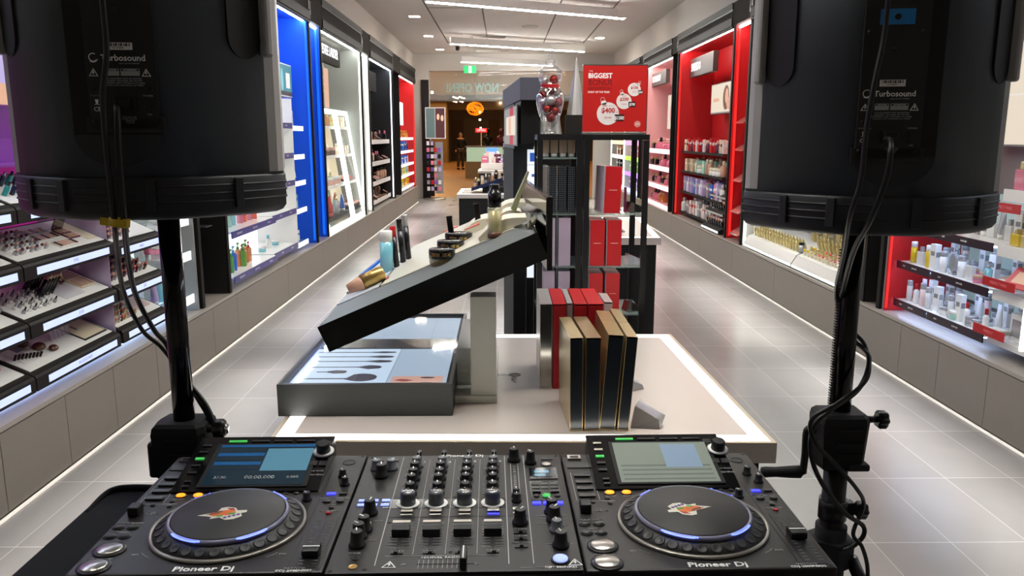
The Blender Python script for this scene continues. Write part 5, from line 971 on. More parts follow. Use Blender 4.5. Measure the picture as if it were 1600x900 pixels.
# ------------------------------------------------------------ gift boxes on the counter
def gift(x0, x1, y0, y1, h, m, lab, top=None, front=None, lean=0.0, leany=0.0, dx=0.0, notch=False):
    base = ((x0+x1)/2, (y0+y1)/2, CZ+0.0005); e = empty('gift_box', base, 0, lab, 'gift box'); e.rotation_euler = (0, lean, dx)
    wx, wy = (x1-x0)/2, (y1-y0)/2
    b = MB(); b.box(-wx, wx, -wy, wy, 0.004, h-0.004, bev=0.0008); b.build('tray', front or m, e)
    t = 0.0012
    b = MB(); b.box(-wx-t, -wx-0.0001, -wy, wy+0.001, 0.0, h); b.box(wx+0.0001, wx+t, -wy, wy+0.001, 0.0, h); b.box(-wx-t, wx+t, -wy, wy+0.001, h+0.0001, h+t); b.box(-wx, wx, -wy, wy, 0, 0.0035)
    b.build('sleeve', top or m, e); return e
gift(0.160, 0.190, 1.905, 2.135, 0.240, 'goldbox', 'gold gift box with a black face, leftmost of the gold ones', 'goldbox', 'boxnavy', dx=0.05, lean=-0.01)
gift(0.197, 0.232, 1.905, 2.140, 0.240, 'goldbox', 'gold gift box with a black face, second from the left', 'goldbox2', 'boxnavy', dx=0.05, lean=0.0)
gift(0.241, 0.277, 1.910, 2.19, 0.246, 'goldbox', 'leaning gold gift box with a black face right of the gap', 'goldbox', 'boxnavy', lean=0.07)
gift(0.2855, 0.311, 1.905, 2.23, 0.243, 'goldbox', 'leaning gold gift box with a black face, rightmost', 'goldbox', 'boxnavy', lean=0.07)
gift(0.105, 0.138, 2.25, 2.49, 0.252, 'silverfoil', 'shiny silver gift box at the left of the standing boxes', 'silverbox', 'mirrorish')
gift(0.143, 0.178, 2.25, 2.49, 0.252, 'redbox', 'red gift box beside the shiny silver one', 'redbox', 'redbox'); gift(0.184, 0.198, 2.27, 2.49, 0.250, 'silverbox', 'thin silver box between two red boxes', 'silverbox', 'silverbox')
gift(0.204, 0.238, 2.25, 2.49, 0.252, 'redbox', 'red gift box in the middle behind the gold ones', 'redbox', 'redbox'); gift(0.243, 0.285, 2.25, 2.49, 0.252, 'redbox', 'wide red gift box, rightmost of the red ones', 'redbox', 'redbox')
gift(0.292, 0.315, 2.36, 2.50, 0.235, 'silverbox', 'crushed silver carton at the right of the red boxes', 'silverbox', 'silverbox', lean=0.05)
def crystal(x, y, s, rz, lab):
    e = empty('acrylic_block', (x, y, CZ+0.0005), rz, lab, 'acrylic block')
    b = MB()
    A = [(-0.045, -0.035, 0), (0.045, -0.030, 0), (0.050, 0.030, 0), (-0.045, 0.035, 0)]; B_ = [(-0.035, -0.005, 0.062), (0.040, -0.020, 0.028), (0.060, 0.020, 0.030), (-0.025, 0.030, 0.070)]
    b.loft([[tuple(c*s for c in p) for p in A], [tuple(c*s for c in p) for p in B_]])
    for f in b.bm.faces: f.smooth = False
    b.build('block', 'silverfoil', e)
    b = MB(); b.loft([[tuple(c*s for c in (p[0]*0.8, p[1]*0.8, p[2]+0.0015)) for p in B_], [tuple(c*s for c in (p[0]*0.8, p[1]*0.8, p[2]+0.0065)) for p in B_]])
    for f in b.bm.faces: f.smooth = False
    b.build('clear_cap', 'acrylic', e)
crystal(0.362, 1.945, 0.82, -0.2, 'faceted silver acrylic block at the foot of the gold boxes'); crystal(0.385, 2.245, 0.45, 0.5, 'small faceted silver block behind the gold boxes')

# ------------------------------------------------------------ étagères behind the counter
def etagere(x0, x1, shelves, lab):
    y0, y1, zt = 3.20, 3.52, 1.567; e = empty('glass_shelving', ((x0+x1)/2, y0, 0), 0, lab, 'shelving unit'); cx = (x0+x1)/2; t = 0.022
    for (a, c) in ((x0, y0), (x1-t, y0), (x0, y1-t), (x1-t, y1-t)):
        b = MB(); b.box(a-cx, a+t-cx, c-y0, c+t-y0, 0, zt-t-0.0005); b.build('post', 'black', e)
    b = MB(); b.box(x0-cx, x1-cx, 0, t, zt-t, zt); b.box(x0-cx, x1-cx, y1-y0-t, y1-y0, zt-t, zt); b.box(x0-cx, x0-cx+t, t, y1-y0-t, zt-t, zt); b.box(x1-cx-t, x1-cx, t, y1-y0-t, zt-t, zt); b.box(x0-cx+t, x1-cx-t, t, y1-y0-t, zt-0.008, zt-0.002); b.build('top_frame', 'black', e)
    for z in shelves:
        b = MB(); b.box(x0-cx+0.003, x1-cx-0.003, t+0.001, y1-y0-t-0.001, z-0.007, z-0.0005); b.box(x0-cx+t+0.001, x1-cx-t-0.001, 0.001, t, z-0.007, z-0.0005); b.build('glass_shelf', 'shelfglass', e)
    return e
SZ = [1.256, 1.042, 0.845]
etagere(0.133, 0.312, SZ+[1.478], 'black framed glass shelving unit on the left, under the ornament jar'); etagere(0.319, 0.576, SZ, 'black framed glass shelving unit on the right, under the red sign')
for i, x in enumerate((0.168, 0.203, 0.238, 0.272)): product('tube', 0.030, 0.070, 'p_beige', 'p_white', (x, 3.26, 1.479), 0, 'small beige tube on the top glass shelf, %s from the left' % ordn(i), 'beige tubes on the top glass shelf', parts=True)
def carton(x, w_, z, h, m, lab, grp, dots=False, slit=False, y=3.28, d=0.14, rz=0.0, lean=0.0):
    e = empty('carton', (x, y, z), rz, lab, 'carton', grp); e.rotation_euler = (0, lean, rz)
    b = MB(); b.box(-w_/2, w_/2, -d/2, d/2, 0, h, bev=0.0008); b.build('box', m, e)
    if dots:
        b = MB()
        n1, n2 = 4, 22
        for i in range(n1):
            for j in range(n2): cx_ = -w_/2+w_*(i+0.5)/n1; cz = h*(j+0.5)/n2; b.box(cx_-0.0009, cx_+0.0009, -d/2-0.0006, -d/2-0.0001, cz-0.0010, cz+0.0010)
        b.build('dot_pattern', 'p_grey', e)
    if slit: b = MB(); b.box(-w_*0.25, w_*0.25, -d/2-0.0006, -d/2-0.0001, h*0.49, h*0.505); b.build('label_line', 'p_rose', e)
    b = MB(); b.box(-w_/2-0.004, -w_/2-0.001, -d/2, d/2, 0, h); b.build('clear_side', 'acrylic', e) if slit else b.bm.free()
for i, x in enumerate((0.197, 0.233, 0.270)): carton(x, 0.028, SZ[0], 0.185, 'boxnavy', 'dark carton with a dotted face, %s from the left' % ordn(i), 'dotted dark cartons', dots=True)
b = MB(); b.box(-0.014, 0.014, -0.07, 0.07, 0, 0.190, bev=0.004); thing('plastic_wrapped_box', b, 'silverfoil', 'shiny wrapped box left of the dotted dark cartons', 'box', (0.164, 3.29, SZ[0]))
for r_, (z, h) in enumerate(((SZ[1], 0.195), (SZ[2], 0.175))):
    for i, x in enumerate((0.183, 0.245)): carton(x, 0.048, z, h, 'lilacbox', 'tall pale lilac carton on the %s glass shelf, %s' % (['middle', 'lowest'][r_], ['left', 'right'][i]), 'lilac cartons')
carton(0.424, 0.068, SZ[0], 0.186, 'redbox', 'single tall red carton on the upper glass shelf', None, slit=True, lean=0.03, rz=0.15)
for i, x in enumerate((0.370, 0.385-0.001+0.055)): carton(x+0.008, 0.058, SZ[1], 0.186, 'redbox', 'tall red carton on the middle glass shelf, %s' % ['left', 'right'][i], 'red cartons', slit=True); carton(x+0.006, 0.055, SZ[2], 0.165, 'redbox', 'tall red carton on the lowest glass shelf, %s' % ['left', 'right'][i], 'red cartons', slit=True)
for i, z in enumerate(SZ):
    b = MB(); b.prism([(-0.03, 0), (0.03, 0), (0.035, 0.02), (-0.018, 0.042)], -0.03, 0.03, 'y'); thing('acrylic_block', b, 'mirrorish' if i != 1 else 'acrylic', 'small tilted silver block at the right of the %s glass shelf' % ['upper', 'middle', 'lowest'][i], 'acrylic block', (0.530, 3.27, z), (0, 0, 0.2))
b = MB(); b.prism([(-0.005, 0), (0.005, 0), (0.006, -0.10), (-0.006, -0.10)], 0, 0.002, 'y'); thing('red_tag', b, 'p_plum', 'thin dark red ribbon tag hanging beside the upper red carton', 'tag', (0.487, 3.215, 1.36))

# red sign board with its writing
e = empty('promotion_sign', (0.449, 3.32, 1.5675), 0, 'square red promotion sign on the shelving unit reading BIGGEST BONUS', 'sign')
b = MB(); b.box(-0.129, 0.129, -0.012, 0.012, 0.010, 0.272, bev=0.002); b.build('board', 'signred', e)
b = MB(); b.box(-0.130, 0.130, -0.02, 0.02, 0, 0.009, bev=0.001); b.build('base_bar', 'steel', e); b = MB(); b.box(-0.1305, 0.1305, -0.0135, 0.0135, 0.2725, 0.276); b.box(0.1295, 0.132, -0.0135, 0.0135, 0.012, 0.276); b.build('frame_edge', 'steel', e)
R_ = (PI/2, 0, 0); yf = -0.0123; sg = 0.145/900*1.7   # sign units
def st_(s, px, py, size, m='signink', bold=0.0, sx=1.0, al='LEFT', dy=0.0): text(e, s, size, (-0.129+(px-85)/690*0.258, yf-dy, 0.272-(py-90)/705*0.262), R_, m, bold=bold, sx=sx, align=al)
st_('THE', 145, 152, 0.0085); st_('BIGGEST', 138, 202, 0.0270, bold=0.035, sx=0.93); st_('BONUS', 138, 274, 0.0300, 'signdark', bold=0.012, sx=0.98); st_('REDEMPTION', 136, 333, 0.0150, 'signdark', sx=1.05); st_('EVENT OF THE YEAR!', 136, 373, 0.0100, bold=0.02, sx=0.92)
def sball(px, py, r, loop, t1, t2, t3, s1, tagt, tx, ty, tw, th_):
    X = lambda v: -0.129+(v-85)/690*0.258; Zz = lambda v: 0.272-(v-90)/705*0.262; rr = r/690*0.258
    b = MB(); b.prism([(X(px)+rr*math.cos(2*PI*i/36), Zz(py)+rr*math.sin(2*PI*i/36)) for i in range(36)], yf-0.0004, yf, 'y'); q = b.build('white_bauble', 'signball', e)
    a = loop; cx_, cz = X(px)+rr*1.03*math.cos(a), Zz(py)+rr*1.03*math.sin(a)
    b = MB(); b.prism([(cx_+rr*0.27*math.cos(2*PI*i/12), cz+rr*0.20*math.sin(2*PI*i/12)) for i in range(12)], yf-0.0004, yf, 'y')
    cx2, cz2 = X(px)+rr*1.32*math.cos(a), Zz(py)+rr*1.32*math.sin(a); b.tube([(cx2+rr*0.2*math.cos(2*PI*i/10), yf-0.0003, cz2+rr*0.2*math.sin(2*PI*i/10)) for i in range(11)], 0.0006, 5, sub=1); b.build('bauble_loop', 'signball', e)
    st_(t1, px+2, py-r*0.26, s1, 'signredink', bold=0.03, al='CENTER', dy=0.0005); st_(t2, px, py+r*0.36, s1*0.36, 'signredink', al='CENTER', dy=0.0005); st_(t3, px, py-r*0.68, s1*0.28, 'signredink', al='CENTER', dy=0.0005)
    b = MB(); b.box(X(tx-tw/2), X(tx+tw/2), yf-0.0010, yf-0.0006, Zz(ty+th_/2), Zz(ty-th_/2)); b.build('price_tag', 'signblack', e); st_(tagt, tx, ty+th_*0.08, th_/705*0.262*0.75, 'signink', bold=0.03, al='CENTER', dy=0.0012, sx=0.9)
sball(357, 600, 120, 1.95, '$400', '380,000', 'SPEND UP TO', 0.027, '$150!', 482, 642, 100, 68); sball(528, 470, 82, 1.85, '$200', '150,000', 'POINTS', 0.0180, '$70!', 617, 500, 80, 52); sball(636, 345, 70, 0.9, '$100', '80,000', 'POINTS', 0.0150, '$30!', 702, 372, 50, 38)
st_('OFF', 440, 585, 0.006, 'signredink', dy=0.0006); b = MB(); X = lambda v: -0.129+(v-85)/690*0.258; Zz = lambda v: 0.272-(v-90)/705*0.262
b.prism([(X(680)+0.013*math.cos(2*PI*i/24), Zz(712)+0.013*math.sin(2*PI*i/24)) for i in range(24)], yf-0.0004, yf, 'y'); b.build('round_badge', 'badge', e); st_('MEMBER\nREWARDS', 680, 712, 0.0042, 'signink', al='CENTER', dy=0.0005)

# ornament jar
e = empty('ornament_jar', (0.188, 3.33, 1.568), 0, 'tall clear apothecary jar filled with red and silver ornaments', 'jar')
b = MB(); b.lathe([(0.036, 0.0), (0.038, 0.004), (0.020, 0.012), (0.014, 0.022), (0.018, 0.030), (0.030, 0.045), (0.048, 0.085), (0.0565, 0.125), (0.055, 0.150), (0.042, 0.178), (0.036, 0.190), (0.038, 0.200), (0.046, 0.214), (0.047, 0.235), (0.0455, 0.246)], n=40); b.build('glass_body', 'jarglass', e)
b = MB(); b.lathe([(0.047, 0.2465), (0.047, 0.250), (0.032, 0.266), (0.019, 0.275), (0.018, 0.281), (0.021, 0.284), (0.019, 0.292), (0.006, 0.297), (0.005, 0.302), (0.010, 0.308), (0.007, 0.320), (0.003, 0.335), (0.0001, 0.352)], n=32); b.build('glass_lid', 'jarglass', e)
b = MB(); b.lathe([(0.0385, 0.181), (0.0375, 0.186), (0.0375, 0.193), (0.039, 0.198)], n=40); b.build('red_ribbon', 'ribbon', e)
JB = [(0.004,-0.012,0.066,0.0190,'r'),(-0.016,0.008,0.090,0.016,'s'),(0.020,-0.006,0.094,0.0195,'r2'),(-0.012,-0.022,0.100,0.0165,'r2'),(0.000,-0.022,0.134,0.0215,'s'),(0.034,-0.012,0.128,0.0185,'r'),(-0.032,-0.006,0.128,0.018,'s'),(0.012,0.024,0.128,0.02,'r'),(-0.028,-0.010,0.158,0.015,'r2'),(0.006,0.0,0.172,0.016,'r'),(0.014,-0.014,0.216,0.0185,'r2'),(-0.020,-0.006,0.214,0.0155,'s'),(-0.030,0.012,0.104,0.012,'s'),(0.024,0.014,0.166,0.013,'s')]
for i, (x, y, z, r_, c) in enumerate(JB):
    b = MB(); b.ball((0, 0, 0), r_, 20, 12); thing('ornament_ball', b, {'r': 'ornred', 'r2': 'ornglit', 's': 'ornsilver'}[c], '%s ornament ball inside the jar, %s from the bottom' % ({'r': 'satin red', 'r2': 'glittery red', 's': 'silver'}[c], ordn(i)), 'ornament', (0.188+x, 3.33+y, 1.568+z))
# unit behind with silver cone trees
wthing('display_unit', MB().box(0.17, 0.425, 4.0, 4.4, 0, 1.57), 'frame', 'dark tall display unit behind the left shelving', 'display unit', (0.3, 4.2, 0))
wthing('grey_riser', MB().box(0.315, 0.40, 4.08, 4.22, 1.5705, 1.665), 'frame2', 'grey riser box under the tall silver cone tree', 'riser', (0.35, 4.15, 1.5705))
for i, (x, y, z, r_, h) in enumerate(((0.365, 4.15, 1.6655, 0.046, 0.29), (0.262, 4.10, 1.5705, 0.032, 0.19), (0.225, 4.315, 1.5705, 0.030, 0.26), (0.20, 4.12, 1.5705, 0.028, 0.14))):
    b = MB(); b.lathe([(r_, 0), (r_*0.98, 0.004), (0.004, h*0.93), (0.0001, h)], n=12, smooth=False); thing('cone_tree', b, 'conesilver', '%s silver cone tree behind the ornament jar' % ['tallest', 'second', 'thin', 'small'][i], 'cone tree', (x, y, z))
# tall screen tower
e = empty('screen_tower', (0.06, 4.1, 0), math.radians(4.2), 'tall black display tower with a side screen, left of the jar', 'display tower')
b = MB(); b.box(-0.020, 0.075, -0.15, 0.50, 0, 1.715); b.build('body', 'black', e); b = MB(); b.box(-0.024, -0.0205, -0.15, 0.50, 0.0, 1.50); b.build('side_panel', 'frame', e)
b = MB(); b.box(-0.026, 0.085, -0.52, 0.52, 1.716, 1.812, bev=0.002); b.build('header', 'towerhead', e)
b = MB(); b.box(-0.016, 0.070, -0.45, -0.151, 1.525, 1.7155); b.build('screen_box', 'black', e)
b = MB(); b.box(-0.030, -0.0245, -0.43, 0.38, 1.515, 1.700); sc = b.build('screen', 'black', e)
for i, (a0, a1, c0, c1, m_) in enumerate(((-0.40, 0.34, 1.520, 1.696, 'pic_grey'), (-0.22, -0.02, 1.5205, 1.6955, 'pic_redp'), (-0.34, 0.20, 1.565, 1.655, 'pic_cream'), (-0.10, 0.04, 1.57, 1.65, 'pic_peach'))):
    b = MB(); b.box(-0.0312-0.0004*i, -0.0309-0.0004*i, a0, a1, c0, c1); b.build('screen_picture', m_, sc)
e = empty('white_display', (0.135, 3.75, 0), 0, 'white display card with blue marks below the tower', 'display card'); b = MB(); b.box(-0.026, 0.026, -0.006, 0.006, 0.9, 1.50); b.build('card', 'lipgrey', e)
b = MB(); b.box(-0.014, 0.012, -0.0075, -0.0062, 1.445, 1.485); b.box(-0.006, 0.016, -0.0075, -0.0062, 1.375, 1.388); b.build('blue_mark', 'pic_bluep', e); b = MB(); b.box(-0.026, 0.026, -0.02, -0.0065, 1.428, 1.434); b.build('clear_ledge', 'acrylic', e)
b = MB(); b.box(-0.03, 0.03, -0.006, 0.03, 0, 0.899); b.build('stand', 'black', e)
emat('lipgrey', '#c4ccd4', 0.7)

# ------------------------------------------------------------ second and third counters
light_counter([(0.47, 5.80), (1.148, 5.79), (1.262, 7.29), (0.47, 7.3)], 0.832, 'second white lit counter with a black body on the right')
product('tray', 0.12, 0.1, 'p_silver', 'p_rose', (0.86, 6.1, 0.835), 0.3, 'small palette on the second white counter', parts=True); product('box', 0.06, 0.09, 'p_white', 'p_gold', (0.55, 6.0, 0.835), 0.2, 'small white box on the second white counter', parts=True)
light_counter([(-0.606, 10.26), (0.55, 10.24), (0.60, 11.40), (-0.606, 11.42)], 0.832, 'small far white counter with a black body left of the tower')
e = empty('brush_display', (-0.42, 10.6, 0.833), 0, 'dark navy tilted tester display on the far counter', 'display'); b = MB(); b.prism([(0, 0.03), (0.0, 0.07), (0.40, 0.20), (0.40, 0.15)], -0.2, 0.3, 'y'); b.build('tilted_tray', 'p_navy', e); b = MB(); b.box(0.14, 0.42, -0.05, 0.2, 0.0, 0.07); b.build('foot', 'frame2', e)
for i in range(16):
    k = i % 8; p_ = (-0.42+0.05+k*0.045, 10.45+0.2*(i//8), 0.833+0.085+k*0.0155)
    product(['bottle', 'lipstick', 'box', 'jar'][(i*7) % 4], 0.035, 0.07+0.02*(i % 3), ['p_nude', 'p_black', 'p_beige', 'p_grey', 'p_brown'][i % 5], ['p_black', 'p_gold', 'p_white'][i % 3], p_, 0, 'small tester on the dark navy display', 'testers on the navy display')
light_counter([(-0.56, 17.3), (0.55, 17.3), (0.55, 18.6), (-0.56, 18.6)], 0.832, 'furthest white counter before the shopfront')
wthing('white_riser', MB().box(-0.50, 0.45, 17.8, 18.5, 0.833, 0.98, bev=0.01), 'white', 'white riser on the furthest counter', 'riser', (0, 18.1, 0.833))
for i in range(14):
    product(['box', 'tray', 'box', 'bottle'][i % 4], 0.14, 0.14+0.05*(i % 3), ['p_pink', 'p_lilac', 'p_white', 'p_paleRose', 'p_plum'][i % 5], 'p_white', (-0.42+0.07*i if i < 7 else -0.42+0.07*(i-7), 17.95 if i < 7 else 18.25, 0.981), 0.2*i, 'small pink product on the furthest counter riser', 'pink products on the far riser')
wthing('dark_column', MB().box(-0.02, 0.10, 16.4, 16.6, 0, 1.62), 'frame', 'slim dark display column before the furthest counter', 'column', (0.04, 16.5, 0))
for i in range(8): b = MB(); b.box(-0.05, 0.05, -0.03, 0.0, 0, 0.10, bev=0.003); thing('column_product', b, ['p_violet', 'p_white', 'p_lilac', 'p_beige'][i % 4], 'small product on the slim dark column, %s from the bottom' % ordn(i), 'product', (0.04, 16.398, 0.55+i*0.13))
# ------------------------------------------------------------ DJ table and cloth
Z_T = 0.934; YB = 1.362
e = empty('dj_table', (-0.06, 1.08, 0), 0, 'black table under the decks covered by a dark cloth', 'table')
m1 = MB(); m1.box(-0.705, 0.46, 0.62, 1.33, Z_T-0.03, Z_T-0.004); m1.build('tabletop', 'black', e, e.location)
for (x, y) in ((-0.68, 0.66), (-0.68, 1.29), (0.44, 0.66), (0.44, 1.29)):
    m1 = MB(); m1.cyl((x, y), 0.014, 0.0, Z_T-0.03, 12); m1.build('leg', 'black', e, e.location)
m1 = MB()
poly = [(-0.712, 0.60), (0.475, 0.60), (0.475, YB)] + [(-0.682+0.030*math.cos(a), YB-0.03+0.03*math.sin(a)) for a in [PI/2+i*PI/12 for i in range(7)]]
m1.prism(poly, Z_T-0.0035, Z_T-0.0005)
m1.box(-0.715, -0.712, 0.60, YB-0.03, Z_T-0.30, Z_T-0.0005); m1.box(0.475, 0.478, 0.60, YB, Z_T-0.30, Z_T-0.0005); m1.box(-0.70, 0.475, YB, YB+0.002, Z_T-0.30, Z_T-0.01)
m1.tube([(-0.709, 1.27, Z_T-0.005), (-0.710, 1.33, Z_T-0.001), (-0.697, 1.352, Z_T+0.003), (-0.66, 1.356, Z_T+0.004), (-0.60, 1.355, Z_T+0.002), (-0.53, 1.354, Z_T-0.002)], 0.006, 8)
wthing('table_cloth', m1, 'cloth', 'dark navy cloth with a rounded corner spread under the decks', 'cloth', (-0.1, 1.0, Z_T))

# ------------------------------------------------------------ shared knob, button meshes
def knob_mesh(r, h, body='knob', line='ink', capm=None, skirt=True):
    m = MB()
    prof = [(r*1.25, 0), (r*1.25, h*0.16), (r, h*0.2), (r*0.86, h*0.94), (r*0.78, h)] if skirt else [(r, 0), (r*0.93, h*0.94), (r*0.85, h)]
    m.lathe(prof, n=20)
    m.box(-r*0.10, r*0.10, r*0.05, r*0.93, h*0.55, h*1.012, mi=1)
    mats = [body, line]
    if capm:
        m.lathe([(r*0.78, h+0.0004), (r*0.70, h+0.0012), (0.0001, h+0.0014)], n=20, mi=2); mats.append(capm)
        m.lathe([(r*1.5, 0.0008), (r*1.43, 0.0009)], n=24, mi=1)
    return m.mesh('knob', mats)
K_EQ = knob_mesh(0.0085, 0.019); K_TALL = knob_mesh(0.0080, 0.022); K_MID = knob_mesh(0.0092, 0.022); K_COL = knob_mesh(0.0118, 0.020, 'knobgrey', 'ink', 'chrome', False)
K_GREY = knob_mesh(0.0085, 0.017, 'knobgrey', 'ink'); K_SM = knob_mesh(0.006, 0.013)
def rect_mesh(w_, d_, h_, m, bev=0.001, name='button'):
    b = MB(); b.box(-w_/2, w_/2, -d_/2, d_/2, 0, h_, bev=bev); return b.mesh(name, m)
def disc_mesh(r, h_, m, name='button', sy=1.0, ringm=None):
    b = MB(); b.lathe([(r, 0), (r, h_*0.7), (r*0.9, h_), (0.0001, h_)], n=20, T=Matrix.Diagonal((1, sy, 1, 1)))
    mats = [m]
    if ringm: b.lathe([(r*1.28, 0), (r*1.28, h_*0.45), (r*1.05, h_*0.45)], n=24, T=Matrix.Diagonal((1, sy, 1, 1)), mi=1); mats.append(ringm)
    return b.mesh(name, mats)
B_PAD = rect_mesh(0.026, 0.0105, 0.003, 'key'); B_CAPB = rect_mesh(0.0175, 0.0085, 0.003, 'cap'); B_LED = rect_mesh(0.0175, 0.0030, 0.0012, 'ledblue'); B_LEDOFF = rect_mesh(0.0175, 0.0030, 0.0012, 'cap')
B_OV = disc_mesh(0.0070, 0.003, 'key', sy=0.8, ringm='keydk'); B_OR = disc_mesh(0.0070, 0.003, 'ledorange', sy=0.85, ringm='key'); B_DOT = disc_mesh(0.0036, 0.002, 'key', ringm='keydk')
B_PLAY = disc_mesh(0.0165, 0.004, 'steel', sy=0.95, ringm='keydk'); B_PALE = rect_mesh(0.0125, 0.0065, 0.002, 'ledpale'); B_RED = disc_mesh(0.004, 0.002, 'redbox', sy=0.8)
B_KEY = rect_mesh(0.013, 0.006, 0.0025, 'key'); B_FCAP = None
m_ = MB(); m_.prism([(-0.0105,0.0),(0.0105,0.0),(0.0095,0.010),(0.0035,0.0135),(-0.0035,0.0135),(-0.0095,0.010)], -0.012, 0.012, 'x'); m_.box(-0.0122, 0.0122, 0.0035, 0.0102, 0.0095, 0.0142, mi=1)
FADER = m_.mesh('fader_cap', ['knob', 'cap'])
m_ = MB(); m_.box(-0.0045, 0.0045, -0.016, 0.016, 0, 0.016, bev=0.0015); m_.box(-0.0008, 0.0008, -0.0155, 0.0155, 0.0155, 0.0165, mi=1); XFADER = m_.mesh('fader_cap', ['knob', 'ink'])
m_ = MB(); m_.box(-0.011, 0.011, -0.012, 0.012, 0.0, 0.010, bev=0.002); m_.box(-0.011, 0.011, -0.001, 0.001, 0.010, 0.0107, mi=1); TCAP = m_.mesh('fader_cap', ['knob', 'ink'])
def warn_mesh(s_):
    b = MB(); t = 0.0004
    b.prism([(-s_, -s_*0.8), (s_, -s_*0.8), (0, s_*0.9)], 0, t)
    b.prism([(-s_*0.72, -s_*0.65), (s_*0.72, -s_*0.65), (0, s_*0.62)], t, t*1.6, mi=1)
    b.prism([(0.02*s_, s_*0.4), (-s_*0.28, -s_*0.15), (-s_*0.02, -s_*0.12), (-s_*0.1, -s_*0.58), (s_*0.24, 0.0), (s_*0.02, -0.02*s_), (s_*0.16, s_*0.4)], t*1.6, t*2.2, mi=0)
    return b.mesh('warning_mark', ['ink', 'deck'])
WARN = warn_mesh(0.0095)
def line_part(parent, segs, z=0.0002, wd=0.0006, m='ink', name='printed_lines'):
    b = MB()
    for x0, y0, x1, y1 in segs:
        d = Vector((x1-x0, y1-y0)); n_ = Vector((-d.y, d.x)).normalized()*wd/2
        b.prism([(x0-n_.x, y0-n_.y), (x1-n_.x, y1-n_.y), (x1+n_.x, y1+n_.y), (x0+n_.x, y0+n_.y)], z, z+0.0003)
    return b.build(name, m, parent)

# ------------------------------------------------------------ media players
mat('scrL', '#1c3a58', 0.08); mat('scrblue', '#4a7488', 0.1, emit='#6aa8c4', es=0.16); mat('scrdark', '#1a2830', 0.1, emit='#2a4a60', es=0.10); mat('scrband', '#1e5a90', 0.1, emit='#1e5a98', es=0.12)
mat('scrpale', '#707870', 0.08, emit='#b4bcae', es=0.13); mat('scrpaleblue', '#708090', 0.08, emit='#a4c0dc', es=0.17); mat('scrpale2', '#606860', 0.08, emit='#98a298', es=0.11)
mat('stk_white', '#d8d4c6', 0.5); mat('stk_orange', '#d8691c', 0.5); mat('stk_red', '#a8281a', 0.5); mat('stk_green', '#58a03c', 0.5); mat('stk_violet', '#5a4488', 0.5); mat('stk_brown', '#7c3a20', 0.5)
mat('jogring', '#8d8880', 0.3, 0.7); mat('jograbber', '#1c1c1b', 0.5); mat('platter', '#232120', 0.55); mat('ledglass', '#7a7a90', 0.15)
